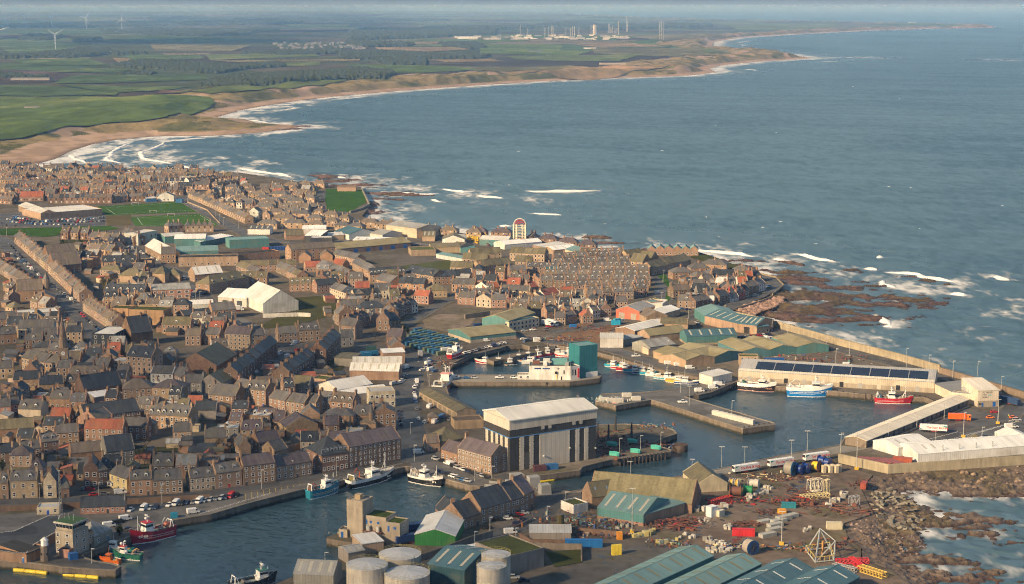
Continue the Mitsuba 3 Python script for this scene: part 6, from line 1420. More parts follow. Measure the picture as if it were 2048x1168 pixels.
# bottom sheds: four long parallel roofs
far1,near1=L_(915,940,7),L_(400,1175,7)
dv=(near1-far1)[:2]; dv /= np.linalg.norm(dv); nv=np.array([dv[1],-dv[0]])
for i,(fr,fl,rk,lab,li) in enumerate([(L_(915,940,7),L_(690,850,7),'E','long teal shed with ochre rooflights at the bottom edge, first from the west',11),(L_(1300,1005,7),L_(1062,920,7),'E','long teal shed with ochre rooflights at the bottom edge, second from the west',11),
                                           (L_(1722,1048,7),L_(1396,990,7),'N','blue twin shed with white rooflights at the bottom edge, western bay',7),(L_(2090,1112,7),L_(1726,1048,7),'N','blue twin shed with white rooflights at the bottom edge, eastern bay',7)]):
	wd=abs(float((fl-fr)[:2] @ nv)); P2_=fr[:2]; P1_=P2_+dv*85
	kk,Mb,Lb=building('long_shed',lab,'metal shed',P1_,P2_,wd,7,'g',WALLS['e' if i < 2 else 'n'][0],ROOFS[rk][0] +(.15,),wm='sheetmetal',rm='sheetmetal',rh=wd*.16,nf=0,skews=False,ov=.3)
	sl_=.32
	for s_ in (0,1):
		for k in range(li):
			x=Lb*(k+.5) /li; pts=[]
			for xx,t in ((x-.45,.2),(x+.45,.2),(x+.45,.85),(x-.45,.85)):
				y=t*wd/2; pts.append([xx,y if not s_ else wd-y,7+t*wd*.16+.31])
			if i < 2 and s_ == 0: continue
			part(kk,'rooflight',MB().poly(pts if not s_ else pts[::-1],(.22,.19,.1,.5) if i < 2 else (.62,.62,.58,.4)),'paint',Mb)
	if i < 2:
		for k in range(li): 
			x=Lb*(k+.5) /li
			part(kk,'rooflight',MB().poly([[x-.45,.08*wd,7+.16*.16*wd+.31],[x+.45,.08*wd,7+.16*.16*wd+.31],[x+.45,.45*wd,7+.9*.16*wd+.31],[x-.45,.45*wd,7+.9*.16*wd+.31]],(.24,.2,.1,.5)),'paint',Mb)
# control tower, lighthouse, concrete pier tower
HARL=(.44,.38,.30,.1)
kc,Mc,Lc=block('control_tower','beige harbour control tower with a glazed lookout and green roof','tower',A,452,922,593,946,9.5,9.8,HARL,windows=[('f',u,z,1.5,1.5) for u in (1.3,5.9) for z in (1,4.2,7.2)] +[('r',u,z,1.5,1.5) for u in (2,6.5) for z in (1,4.2,7.2)])
cab=MB().box(.6,Lc-.3,.4,8,9.8,11.0,HARL)
part(kc,'lookout',cab,'concrete',Mc)
part(kc,'lookout_glass',MB().add([[.5,.3,11],[Lc-.2,.3,11],[Lc-.2,8.1,11],[.5,8.1,11],[.1,-.1,12.6],[Lc+.2,-.1,12.6],[Lc+.2,8.5,12.6],[.1,8.5,12.6]],[[0,1,5,4],[1,2,6,5],[2,3,7,6],[3,0,4,7]],(.015,.02,.028,.08)),'paint',Mc)
part(kc,'lookout_roof',MB().box(-.3,Lc+.6,-.5,8.9,12.6,13.3,(.5,.48,.44,.4)).box(0,Lc+.3,-.2,8.6,13.3,13.42,(.07,.13,.07,.3)),'concrete',Mc)
for k in range(6): part(kc,'mullion',MB().bar([.5+k*(Lc-.7) /5,.28,11],[.1+k*(Lc+.1) /5,-.12,12.6],.12,WHT),'paint',Mc)
for k in range(3): part(kc,'aerial',MB().cyl([1.5+2.4*k,4,13.4],[1.5+2.4*k,4,16],.05,None,4,WHT),'paint',Mc)
lp=A(365,978)
kl=thing('lighthouse','small stone lighthouse with a white lantern at the pier head','lighthouse')
ML=frame(lp,0)
part(kl,'tower',MB().cyl([0,0,0],[0,0,6.2],1.9,1.6,8,(.24,.19,.15,.7)),'stone',ML)
part(kl,'lantern',MB().cyl([0,0,6.2],[0,0,8.3],1.5,1.4,8,WHT).cyl([0,0,8.3],[0,0,9.6],1.7,.1,8,(.66,.65,.62,.4)),'paint',ML)
for a in (-2.2,-.9): part(kl,'window',MB().box(-.25,.25,-1.95,-1.5,2.6,3.4,BLK),'paint',ML @ loc(0,0,0,a=a+1.57))
TC=(.42,.36,.28,.15)
kp,Mp,Lp=block('pier_tower','tall bare concrete tower block on the small pier','tower',B,1186,786,1312,806,8.5,15.8,TC,(.4,.36,.3,.2),parts=[('roof_hatch',2,4.6,3,5.6,15.4,17.4,(.38,.28,.16,.6)),('louvre',Lp if False else 6.45,6.6,1,2.6,10,15,BLUE),('louvre',6.45,6.6,4.4,6.6,10.2,15.2,BLUE)])
block('pier_building','concrete middle block with a grassy roof beside the pier tower','building',B,1318,796,1500,822,9,9.8,TC,(.08,.11,.03,.5),rbs='turf',parts=[('window',1.2,1.9,-.1,0,6,8,BLUE),('window',3,4,-.1,0,6.6,7.6,BLUE),('window',6.4,7.4,-.1,0,6.6,7.6,BLUE),('balcony',0,9,-1.6,0,3.4,3.7,RUST),('machine',2,3.6,-1.5,-.2,3.7,5.8,GRY),('machine',6.6,7.8,-1.5,-.2,3.7,5.8,(.5,.5,.48,.5))])
block('pier_building','concrete end block with a grassy roof beside the pier tower','building',B,1495,846,1612,862,8,9.4,TC,(.08,.11,.03,.5),rbs='turf',parts=[('window',1,1.8,-.1,0,5.4,7.8,BLUE),('window',3.6,4.8,-.1,0,6.6,7.6,BLUE)],windows=[('r',3,5.5,1,2.2)])
block('pier_building','low concrete front range with blue doors below the pier tower','building',B,1118,790,1186,796,5,3.4,TC,parts=[('door',1,2,-.1,0,0,2.4,BLUE)])
block('pier_building','low concrete terrace with red drums below the middle block','building',B,1312,826,1495,842,4,3.4,TC,parts=[('door',3,4,-.1,0,0,2.4,BLUE),('window',1,2,-.1,0,1.2,2.2,BLUE),('window',5.4,6.4,-.1,0,1.2,2.2,BLUE),('door',.1,.6,-.1,0,0,2,BLUE)])
# flat dark dock shed
dp=A.P([(-40,900),(-40,760),(110,745),(385,622),(480,622),(448,752),(272,852),(212,922),(100,917)],3.8)
kd=thing('dock_shed','big flat-roofed shed with dark felt roof and white edges at the pier','dock shed')
part(kd,'wall',MB().prism(dp,0,3.8,(.3,.2,.14,.3)),'concrete')
part(kd,'roof',MB().prism(np.array(Polygon(dp).buffer(-.35).exterior.coords)[:-1],3.8,3.95,(.06,.062,.066,.2)),'asphalt')
rl=Polygon(dp).buffer(.1).difference(Polygon(dp).buffer(-.25)); part(kd,'roof_edge',sheet(MB(),rl,4.02,(.5,.5,.48,.5)),'paint')
foot.append(Polygon(dp))
# storage tanks
def tank(label,x,y,r,h,tall=False):
	c=W(x,y,h); key=thing('storage_tank',label,'storage tank','pale cylindrical oil tanks'); M=frame(c,.4)
	part(key,'shell',MB().cyl([0,0,0],[0,0,h],r,None,32,(.50,.46,.40,.05),caps=False),'concrete',M,smooth=False)
	part(key,'roof',MB().cyl([0,0,h],[0,0,h+r*.12],r+.1,.3,32,(.58,.60,.62,.1)),'concrete',M)
	rail=MB(); a=np.arange(33) *2*math.pi/32; pr=np.c_[r*np.cos(a),r*np.sin(a),a*0]
	for z in (.55,1.1):
		for k in range(32): rail.bar(pr[k] +[0,0,h+z],pr[k+1] +[0,0,h+z],.07,(.45,.37,.14,.6))
	for k in range(0,32,2): rail.bar(pr[k] +[0,0,h],pr[k] +[0,0,h+1.1],.07,(.45,.37,.14,.6))
	part(key,'railing',rail,'paint',M)
	part(key,'ladder',MB().bar([r+.15,-.25,0],[r+.15,-.25,h+1],.08,GRY).bar([r+.15,.25,0],[r+.15,.25,h+1],.08,GRY),'paint',M @ loc(0,0,0,a=-1.2))
	for k in range(3): part(key,'seam',MB().cyl([0,0,h*(k+1) /4],[0,0,h*(k+1) /4+.06],r+.03,None,32,(.44,.41,.36,.1),caps=False),'concrete',M)
tank('wide pale oil tank nearest the water of the lower pair',734,1128,7.7,11)
tank('wide pale oil tank behind the other two wide ones',800,1107,8.0,10)
tank('wide pale oil tank nearest the road of the lower pair',814,1145,8.4,9)
tank('tall slim oil tank standing further back of the slim two',992,1108,5.4,15)
tank('tall slim oil tank standing in front of the slim two',983,1130,5.4,14)
# ---------------------------------------------------------------- boats
def boat(label,bow,stern,view=None,hull=(.05,.05,.055,.35),top=(.72,.71,.68,.4),stripe=None,house=.42,hh=2.6,size=None,beam=None,z=SEA,free=2.6,aft_gantry=True,crane=None,drum=None,mast_f=False,foot_c=(.3,.05,.04,.5),roof=(.6,.6,.58,.4),bul=1.0,
         upper=None,name='fishing_boat',cat='fishing boat',deckc=(.22,.25,.22,.7),text=None,group=None,textc=(.75,.74,.7,.5),simple=False):
	"""bow and stern: pixels of the waterline's ends"""
	a,b=(view(*bow,z),view(*stern,z)) if view else (W(*bow,z),W(*stern,z))
	v=(a-b)[:2]; L=size or float(np.linalg.norm(v)); ang=math.atan2(v[1],v[0])
	Bm=(beam or L*.30) /2
	M=frame(b[:2],ang,z); key=thing(name,label,cat,group)
	xs=np.array([0,.06,.3,.6,.8,.92,1.0]); wd=np.array([.80,.93,1.0,.98,.74,.38,.03]); sheer=np.array([.10,.04,0,.06,.3,.6,.85]) *free*.8
	wl=np.array([.72,.84,.92,.88,.56,.22,.02])
	over=np.array([-.02,0,0,0,.012,.035,.075])
	def ring(t,z_,w_,ov):
		return [np.array([xs[i] *L+ov[i] *L,s*w_[i] *Bm,z_[i]]) for i in range(len(xs)) for s in ()]
	n=len(xs)
	lo=[[xs[i] *L,wl[i] *Bm*.8,-.7] for i in range(n)]; w0=[[xs[i] *L,wl[i] *Bm,.0] for i in range(n)]; w1=[[xs[i] *L+over[i] *L*.1,(wl[i] *.9+wd[i] *.1) *Bm,.35] for i in range(n)]
	dk=[[xs[i] *L+over[i] *L*.8,(wd[i] *.95+.05*wl[i]) *Bm,free+sheer[i]] for i in range(n)]; tp=[[xs[i] *L+over[i] *L,wd[i] *Bm,free+bul+sheer[i]] for i in range(n)]
	m=MB(); bt=MB(); up=MB()
	def strip(mb,A_,B_,c):
		for s in (1,-1):
			vv=np.array([[p[0],p[1] *s,p[2]] for p in A_+B_]); k=np.arange(n-1)
			f=np.stack([k,k+1,k+1+n,k+n],1); mb.add(vv,f if s < 0 else f[:,::-1],c)
	strip(bt,lo,w0,foot_c); strip(bt,w0,w1,tuple(textc[:3]) +(.5,)); strip(m,w1,dk,hull)
	strip(up,dk,tp,upper or hull)
	for A_,B_,mb,c in ((lo,w0,bt,foot_c),(w0,dk,m,hull),(dk,tp,up,upper or hull)):
		mb.add([[A_[0][0],-A_[0][1],A_[0][2]],[A_[0][0],A_[0][1],A_[0][2]],[B_[0][0],B_[0][1],B_[0][2]],[B_[0][0],-B_[0][1],B_[0][2]]],[[3,2,1,0]],c)
	part(key,'hull',m,'paint',M); part(key,'boot_stripe',bt,'paint',M); part(key,'bulwark',up,'paint',M)
	d=MB(); vv=[[p[0],p[1] *s*.97,p[2] +.05] for p in dk for s in (1,-1)]
	d.add(vv,[[2*i,2*i+1,2*i+3,2*i+2] for i in range(n-1)],deckc); part(key,'deck',d,'paint',M)
	strp=MB()
	if stripe:
		for zf in (.45,.72):
			A_=[[p[0] +(q[0] -p[0]) *zf,(p[1] +(q[1] -p[1]) *zf) +.06,p[2] +(q[2] -p[2]) *zf] for p,q in zip(w1,dk)][1:5]; B_=[[p[0],p[1],p[2] +.22] for p in A_]
			for s in (1,-1): strp.add([[p[0],p[1] *s,p[2]] for p in A_+B_],[[k,k+1,k+5,k+4] for k in range(3)],stripe)
		part(key,'stripe',strp,'paint',M)
	hx0,hx1=L*house,L*(house+(.2 if not simple else .26)); hz=free+.2; hw=Bm*.66
	hb=MB().box(hx0,hx1+L*.02,-hw*1.08,hw*1.08,hz,hz+hh*.55,top); hb.box(hx0+.1*(hx1-hx0),hx1,-hw,hw,hz+hh*.55,hz+hh*1.5,top)
	part(key,'wheelhouse',hb,'paint',M)
	wz=hz+hh*.95
	gl=MB().box(hx0+.14*(hx1-hx0),hx1+.05,-hw-.05,hw+.05,wz,wz+hh*.32,(.015,.02,.028,.1)); part(key,'windows',gl,'paint',M)
	part(key,'wheelhouse_roof',MB().box(hx0+.04*L*.3,hx1+.3,-hw-.25,hw+.25,hz+hh*1.5,hz+hh*1.58,roof),'paint',M)
	mx=(hx0+hx1) /2; mz=hz+hh*1.55; mh=L*.17 if not simple else L*.3
	mm=MB().cyl([mx,0,mz],[mx,0,mz+mh],.28 if not simple else .09,.14 if not simple else .05,6,top)
	if not simple: mm.bar([mx,-1.6,mz+mh*.7],[mx,1.6,mz+mh*.7],.16,top).bar([mx-.9,0,mz+mh*.45],[mx+1.2,0,mz+mh*.45],.16,top)
	part(key,'mast',mm,'paint',M)
	if not simple:
		for x,y,r,zz in ((mx+.9,.2,.62,mz+mh*.5),(mx,-1.2,.45,mz+mh*.78)):
			s_=trimesh.creation.icosphere(2,r); part(key,'radar_dome',MB().add(s_.vertices+[x,y,zz],s_.faces,WHT),'paint',M)
		fx=L*.86; rg=MB()
		for yy in (-1,1): rg.bar([fx-2.2,yy*Bm*.35,free+.6],[fx,0,free+L*.28],.18,top)
		rg.cyl([fx,0,free+.3],[fx,0,free+(L*.42 if mast_f else L*.26)],.2,.1,6,top)
		rg.bar([fx,0,free+L*.26],[L*1.06,0,free+bul+sheer[-1]],.06,GRY).bar([fx,0,free+L*.26],[hx1,0,hz+hh*1.6],.06,GRY)
		part(key,'foremast',rg,'paint',M)
		rl=MB()
		for s in (1,-1):
			for i in range(n-1):
				rl.bar([tp[i][0],tp[i][1] *s,tp[i][2] +.55],[tp[i+1][0],tp[i+1][1] *s,tp[i+1][2] +.55],.06,top); rl.bar([tp[i][0],tp[i][1] *s,tp[i][2]],[tp[i][0],tp[i][1] *s,tp[i][2] +.55],.06,top)
		part(key,'rail',rl,'paint',M)
		if aft_gantry:
			g_=MB(); gz=free+3.6
			for s in (1,-1): g_.bar([L*.04,s*Bm*.72,free],[L*.07,s*Bm*.55,gz],.4,top); g_.bar([L*.16,s*Bm*.72,free],[L*.09,s*Bm*.55,gz],.25,top)
			g_.bar([L*.07,-Bm*.6,gz],[L*.07,Bm*.6,gz],.45,top); part(key,'gantry',g_,'paint',M)
		part(key,'winch',MB().cyl([L*.3,-Bm*.5,free+.8],[L*.3,Bm*.5,free+.8],.7,None,10,(.2,.16,.13,.7)),'paint',M)
		part(key,'hatch',MB().box(L*.64,L*.72,-Bm*.35,Bm*.35,free+.3,free+1.2,(.34,.35,.33,.6)),'paint',M)
		if drum: part(key,'net_drum',MB().cyl([L*.12,-Bm*.45,free+1.5],[L*.12,Bm*.45,free+1.5],1.35,None,14,drum),'paint',M)
		if crane:
			c_=MB().bar([L*.3,Bm*.3,free],[L*.3,Bm*.3,free+L*.16],.4,crane).bar([L*.3,Bm*.3,free+L*.16],[L*.17,-Bm*.2,free+L*.25],.34,crane).bar([L*.17,-Bm*.2,free+L*.25],[L*.1,-Bm*.3,free+L*.19],.25,crane)
			part(key,'crane',c_,'paint',M)
		part(key,'liferaft',MB().cyl([hx0-.6,hw*.6,hz+hh*.7],[hx0+.6,hw*.6,hz+hh*.7],.35,None,8,WHT),'paint',M)
	else:
		part(key,'gear',MB().box(L*.1,L*.22,-Bm*.4,Bm*.4,free,free+.7,(.5,.25,.08,.7)).box(L*.25,L*.34,-Bm*.5,Bm*.1,free,free+.6,(.1,.3,.28,.7)),'paint',M)
	if text:
		for s in (1,-1):
			i=4; h_=free*.3
			t0=np.array([L*.80,s*(wd[i] *Bm*1.0+.06),free*.78]) if s < 0 else np.array([L*.90,Bm*.56,free*.8])
			M2=M @ loc(*t0,a=(math.atan2(.35*Bm,.2*L)) if s < 0 else math.pi-math.atan2(.35*Bm,.13*L))
			lettering(key,text,h_,M2 @ loc(0,-.05 if s < 0 else 0,0),textc,'registration')
	return key
boat('deep red trawler with white wheelhouse moored by the control tower',(1068,852),(1395,772),A,hull=(.30,.012,.025,.3),roof=(.42,.03,.04,.4),house=.52,hh=3.0,stripe=(.6,.45,.45,.5),free=3.4,crane=(.66,.62,.52,.5),drum=(.35,.12,.08,.7),mast_f=True,text='LK 62',upper=(.30,.012,.025,.3))
boat('teal blue trawler with a rusty stern at the south quay',(1108,428),(872,482),B,hull=(.02,.17,.25,.35),house=.5,stripe=(.55,.42,.2,.6),free=2.8,drum=(.12,.07,.05,.8),mast_f=True,crane=(.5,.05,.04,.5),upper=(.02,.19,.28,.4),text='BF 83')
boat('long black and white trawler with an orange net crane',(1540,312),(1195,396),B,hull=(.012,.012,.014,.3),upper=(.7,.69,.66,.4),house=.45,free=2.2,bul=1.5,drum=(.17,.15,.06,.8),crane=(.62,.08,.02,.4),mast_f=True,text='PD 365',textc=(.8,.8,.78,.5))
boat('black hulled trawler with white wheelhouse and tall foremast by the car park',(1940,386),(1700,336),B,hull=(.014,.014,.016,.3),house=.34,free=2.4,upper=(.66,.65,.62,.4),foot_c=(.35,.06,.03,.5),mast_f=True,text='BF 2')
boat('dark boat with a white wheelhouse cut by the bottom picture edge',(600,1160),(250,1230),B,hull=(.02,.02,.024,.3),house=.6,hh=2.6,free=2.2,roof=(.05,.16,.12,.4))
boat('black and white pelagic trawler alongside the fish market',(1400,742),(1118,716),F_,hull=(.03,.02,.02,.3),upper=(.74,.73,.7,.4),house=.56,free=2.4,bul=1.9,hh=2.6,drum=(.04,.16,.12,.7),crane=(.6,.6,.56,.5),text='FR 228',textc=(.6,.35,.28,.5),foot_c=(.2,.03,.03,.5))
boat('big blue and white trawler alongside the fish market',(1850,778),(1506,768),F_,hull=(.012,.17,.46,.28),upper=(.76,.76,.74,.4),house=.56,free=3.4,bul=2.0,hh=3.0,stripe=(.7,.72,.74,.4),crane=(.72,.71,.66,.4),text='BF 77',textc=(.8,.8,.8,.5),foot_c=(.7,.7,.7,.5))
boat('red trawler with white wheelhouse at the far end of the fish market',(1098,634),(812,622),G_,hull=(.42,.02,.03,.3),upper=(.42,.02,.03,.3),house=.36,free=2.0,stripe=(.5,.3,.3,.5),crane=(.1,.1,.1,.5),drum=(.05,.12,.2,.7),mast_f=True)
boat('orange hulled standby vessel with white wheelhouse at the northern quay',(212,742),(98,826),E_,hull=(.50,.10,.025,.35),upper=(.7,.68,.64,.4),house=.5,free=2.6,hh=3.2,beam=8,bul=1.4,crane=(.2,.16,.14,.6),roof=(.6,.3,.25,.5))
boat('red and white fishing boat standing ashore on the quay',(276,520),(196,548),E_,hull=(.36,.02,.03,.35),upper=(.66,.64,.6,.4),house=.4,z=1.0,free=2.0,size=15,beam=5.2)
boat('orange lifeboat moored at the pier head',(812,990),(965,1008),A,hull=(.62,.14,.02,.3),upper=(.62,.14,.02,.3),house=.42,simple=True,free=1.2,hh=1.5,bul=.5,top=(.62,.15,.02,.3),roof=(.6,.14,.02,.3),name='lifeboat',cat='lifeboat',deckc=(.55,.13,.03,.4))
boat('white and green pilot tug beside the orange lifeboat',(925,955),(1140,975),A,hull=(.02,.12,.08,.35),house=.55,free=1.6,hh=2.2,bul=.8,name='tug_boat',cat='tug',roof=(.45,.06,.05,.4),aft_gantry=False,crane=(.6,.35,.1,.5))
boat('green and blue workboat tucked inside the pier corner',(860,912),(1070,922),A,hull=(.05,.28,.24,.4),house=.6,free=1.4,hh=2.0,bul=.7,name='workboat',cat='workboat',simple=True,deckc=(.08,.3,.12,.6))
SB=[(E_,545,598,12,'red-trimmed white',0),(E_,600,604,11,'dark',3),(E_,668,598,13,'white',4),(E_,745,590,13,'white twin-hulled',1),(E_,812,570,10,'blue',2),(E_,848,552,10,'red',0),(E_,885,556,10,'white',1),(E_,915,536,10,'dark red',0),(E_,955,528,9,'grey',3),(E_,1000,522,9,'white',1),(E_,1040,514,10,'yellow',5),(E_,1085,512,9,'white',1),(E_,1160,540,9,'red',0),(E_,1195,530,9,'pale blue',4),
      (E_,1455,612,12,'cyan',4),(E_,1500,628,12,'dark red',0),(E_,1540,645,12,'bright red',0),(E_,1605,652,12,'sky blue',4),(E_,1675,668,13,'navy',2),(E_,1730,678,10,'turquoise',4),(E_,1780,688,9,'white',1),(E_,1845,712,14,'pale cyan',4),(E_,1890,712,11,'white',1),(E_,1945,738,13,'yellow',5),(E_,2010,750,14,'dark blue',2)]
HC=[(.40,.03,.04,.4),(.68,.67,.64,.4),(.015,.05,.2,.4),(.05,.05,.055,.4),(.03,.32,.45,.4),(.7,.40,.03,.4)]
for i,(v,x,y,L_b,nm,c) in enumerate(SB):
	p=v(x,y,SEA); a=(-.35 if i > 13 else (.2 if i % 2 else 2.9)) +(i*37 % 11-5) *.05
	q=[p[0] +math.cos(a) *L_b,p[1] +math.sin(a) *L_b]
	place=f'{ORD[i - 14]} along the eastern quay' if i > 13 else f'{ORD[i]} among the moorings behind the ice plant'
	def vw(px,py,z,p=p,q=q): return np.array([q[0],q[1],z]) if px else np.array([p[0],p[1],z])
	boat(f'small {nm} inshore fishing boat, {place}',(1,0),(0,0),vw,name='small_boat',simple=True,hull=HC[c],upper=HC[c] if i % 3 else (.66,.65,.62,.4),house=.45 if i % 2 else .3,free=1.1,hh=1.7,bul=.6,group='small inshore fishing boats')
# pontoons
for i,(x1,y1,x2,y2) in enumerate([(540,596,670,606),(830,545,990,512)]):
	a,b=E_(x1,y1,SEA),E_(x2,y2,SEA); ln=LineString([a[:2],b[:2]]).buffer(1.6,cap_style=2)
	k=thing('pontoon',f'floating wooden pontoon, {["nearer the jetty tip", "deeper in the small boat basin"][i]}','pontoon'); part(k,'deck',MB().prism(np.array(ln.exterior.coords)[:-1],SEA,SEA+.6,(.25,.21,.17,.6)),'paint')
# ---------------------------------------------------------------- vehicles
GLS,TYR=(.015,.018,.022,.1),(.015,.015,.015,.8)
def rounded_car(L,w,prof_body,prof_cab,c):
	b=MB(); cabn=MB(); n=len(prof_body)
	for s,inset in ((1,0),):
		lo=[[x,-w/2,z] for x,z in prof_body]; hi=[[x,w/2,z] for x,z in prof_body]
		b.add(lo+hi,[[i,(i+1) % n,(i+1) % n+n,i+n][::-1] for i in range(n)],c); b.poly(lo[::-1],c); b.poly(hi,c)
	return b
def car_meshes(c,kind):
	out=[]
	if kind == 'car':
		L,w=4.3,1.75
		body=[(0,.3),(4.3,.3),(4.3,.72),(3.25,.95),(.25,1.0),(0,.8)]
		cab=[(.35,.95),(3.2,.95),(2.35,1.46),(.75,1.48)]
	elif kind == 'estate':
		L,w=4.6,1.85
		body=[(0,.35),(4.6,.35),(4.6,.85),(3.5,1.08),(0,1.1)]
		cab=[(.05,1.05),(3.45,1.05),(2.75,1.68),(.2,1.7)]
	elif kind == 'pickup':
		L,w=5.2,1.9
		body=[(0,.45),(5.2,.45),(5.2,1.0),(4.0,1.15),(0,1.15)]
		cab=[(1.9,1.1),(4.0,1.1),(3.4,1.8),(2.05,1.8)]
	else:
		L,w=5.4,2.0
		body=[(0,.35),(5.4,.35),(5.4,1.05),(4.7,1.2),(4.05,2.25),(0,2.3)]
		cab=[(3.6,1.3),(4.75,1.25),(4.12,2.08),(3.6,2.08)]
	out.append(('body',rounded_car(L,w,[(x-L/2,z) for x,z in body],None,c),'paint'))
	g=MB(); ww=w*(.86 if kind != 'van' else 1.01); n=len(cab); cb=[(x-L/2,z) for x,z in cab]
	ins=.1 if kind != 'van' else 0
	lo=[[x,-ww/2+(ins if z > 1.2 else 0),z] for x,z in cb]; hi=[[x,ww/2-(ins if z > 1.2 else 0),z] for x,z in cb]
	g.add(lo+hi,[[i,(i+1) % n,(i+1) % n+n,i+n][::-1] for i in range(n)],GLS); g.poly(lo[::-1],GLS); g.poly(hi,GLS)
	out.append(('windows',g,'paint'))
	if kind != 'van':
		x0,x1,z=cb[3][0] -.02,cb[2][0] +.02,cb[2][1]
		out.append(('roof',MB().box(x0,x1,-ww/2+ins-.03,ww/2-ins+.03,z-.03,z+.06,c),'paint'))
	wl=[]
	for x in (-L*.31,L*.31):
		for s in (-1,1): wl.append(('wheel',MB().cyl([x,s*(w/2-.18),.32],[x,s*(w/2+.02),.32],.33,None,10,TYR),'paint'))
	out += wl
	out.append(('lights',MB().box(L/2-.06,L/2+.02,-w*.44,-w*.26,.58,.72,(.8,.8,.75,.2)).box(L/2-.06,L/2+.02,w*.26,w*.44,.58,.72,(.8,.8,.75,.2)).box(-L/2-.02,-L/2+.05,-w*.46,-w*.3,.68,.85,(.35,.02,.02,.3)).box(-L/2-.02,-L/2+.05,w*.3,w*.46,.68,.85,(.35,.02,.02,.3)),'paint'))
	return out
CARC={'white': (.72,.72,.7,.25),'silver': (.38,.39,.40,.25),'grey': (.16,.165,.17,.25),'black': (.018,.018,.02,.2),'navy blue': (.02,.035,.09,.2),'red': (.40,.02,.025,.25),'blue': (.04,.13,.30,.25),'orange': (.75,.17,.03,.3),'pale green': (.4,.42,.2,.3)}
CACHE={}
def vehicle(p,ang,kind,colour,where,detail=True,group=None,z=0.02):
	ck=(kind,colour)
	if ck not in CACHE:
		CACHE[ck] =[]
		for nm,mb,bs in car_meshes(CARC[colour],kind):
			v,f,c=mb.arrays(); CACHE[ck].append((nm,mikit.ply((v,f),bs,uv=c)))
	nm={'car': 'car','estate': 'car','pickup': 'pickup','van': 'van'}[kind]
	key=thing(f'parked_{nm}',f'{colour} {"hatchback" if kind == "car" else "estate car" if kind == "estate" else kind} {where}',nm,group)
	M=frame(p,ang,z)
	far=math.hypot(*p[:2]) > 1150
	for pn,sh in CACHE[ck]:
		if far and pn in ('wheel','lights'): continue
		copies(sh,numbered(key+'__' +pn),M)
CR=random.Random(21)
COLS=['white','silver','grey','black','navy blue','silver','white','black','red','blue','grey']
def cars(view,pts,ang,where,kinds=None,cols=None,seq=True):
	"""ang None: along the line of points"""
	P_=[view(*p) for p in pts]; taken={}
	for i,p in enumerate(P_):
		if ang is None:
			q=P_[i+1] if i+1 < len(P_) else P_[i-1]; a=math.atan2(*(q-p)[:2][::-1]) +(0 if CR.random() < .5 else math.pi)
		else: a=ang+CR.uniform(-.05,.05)
		k=kinds[i] if kinds else CR.choice(['car','car','estate','car','estate','van' if CR.random() < .4 else 'car']); c=cols[i] if cols else CR.choice(COLS)
		vehicle(p,a,k,c if k != 'van' or cols else 'white',f'{ordw(i)} {where}',group='parked cars')
def line(a,b,n,j=0): return [(a[0] +(b[0] -a[0]) *k/max(1,n-1) +CR.uniform(-j,j),a[1] +(b[1] -a[1]) *k/max(1,n-1)) for k in range(n)]
cars(A,[(1053,580),(1157,570),(1210,565),(1255,560),(1363,540),(1415,530),(1467,528),(1508,522),(1560,518),(1605,512),(1650,505),(1695,497),(1743,490),(1782,485),(1822,479),(1860,470),(1905,462)],-1.75,'in the row facing the south quay',
     ['car','van','car','estate','car','van','estate','car','car','van','car','car','car','estate','car','van','car'],['white','white','silver','navy blue','white','white','black','navy blue','grey','white','silver','silver','grey','silver','navy blue','red','black'])
cars(A,[(1557,598),(1010,655),(940,682),(975,668),(880,708),(1000,745),(1035,735)],.5,'loose on the dock apron',['van','van','estate','car','van','car','car'],['white','white','black','black','white','grey','navy blue'])
cars(A,[(682,412),(727,414),(757,457),(845,450),(842,398),(950,418),(970,442)],.35,'in the villa car park',['car'] *6+['van'],['grey','red','red','grey','black','grey','white'])
cars(K,[(288,170),(345,185),(380,205),(410,215),(435,228),(465,240),(512,256),(555,272),(590,285),(630,295),(660,305),(690,312)],-.9,'in the row under the harbour building',cols=['silver','black','white','white','black','silver','white','navy blue','black','grey','silver','black'])
cars(K,[(330,275),(395,295),(425,308),(455,318),(478,330),(510,338),(545,345)],-.6,'at the edge of the harbour head car park',cols=['navy blue','black','white','white','grey','blue','silver'])
cars(K,[(870,648),(930,632),(960,620),(1000,605),(945,688),(1000,660),(790,660),(700,725)],.1,'outside the old stone stores',cols=['white','black','red','silver','navy blue','navy blue','black','black'])
cars(K,[(890,762),(945,830),(1020,855),(1500,445),(1580,440),(150,118)],.3,'on the road by the old stores',['van','car','car','car','car','van'],['white','red','navy blue','black','black','white'])
cars(K,[(915,1125),(1000,1150)],.1,'under the tall tanks',['estate','car'],['silver','navy blue'])
cars(D_,[(1545,745),(1538,770),(1525,790),(1522,815),(1525,840),(1530,880),(1535,905),(1545,965),(1558,1045)],1.75,'along the harbour side of the wide quay road')
cars(D_,[(1400,985),(1403,1010),(1408,1035),(1412,1060),(1420,1090)],1.65,'at the western kerb of the quay road',cols=['black','navy blue','black','black','navy blue'])
cars(D_,[(1360,765),(1410,752),(1430,735),(1445,712),(1455,690),(1495,625),(1462,632)],.9,'outside the striped warehouse',['van','car','car','car','car','car','van'],['silver','white','white','grey','silver','silver','white'])
cars(D_,[(1590,650),(1640,600),(1625,640),(1660,650),(1690,660),(1655,580),(1640,620)],.8,'beside the northern quay crossing')
cars(D_,[(1650,950),(1750,1030),(1812,1050),(1615,1070),(1690,1072)],1.2,'in the quayside lorry park',['van','van','car','car','van'],['white','blue','grey','white','white'])
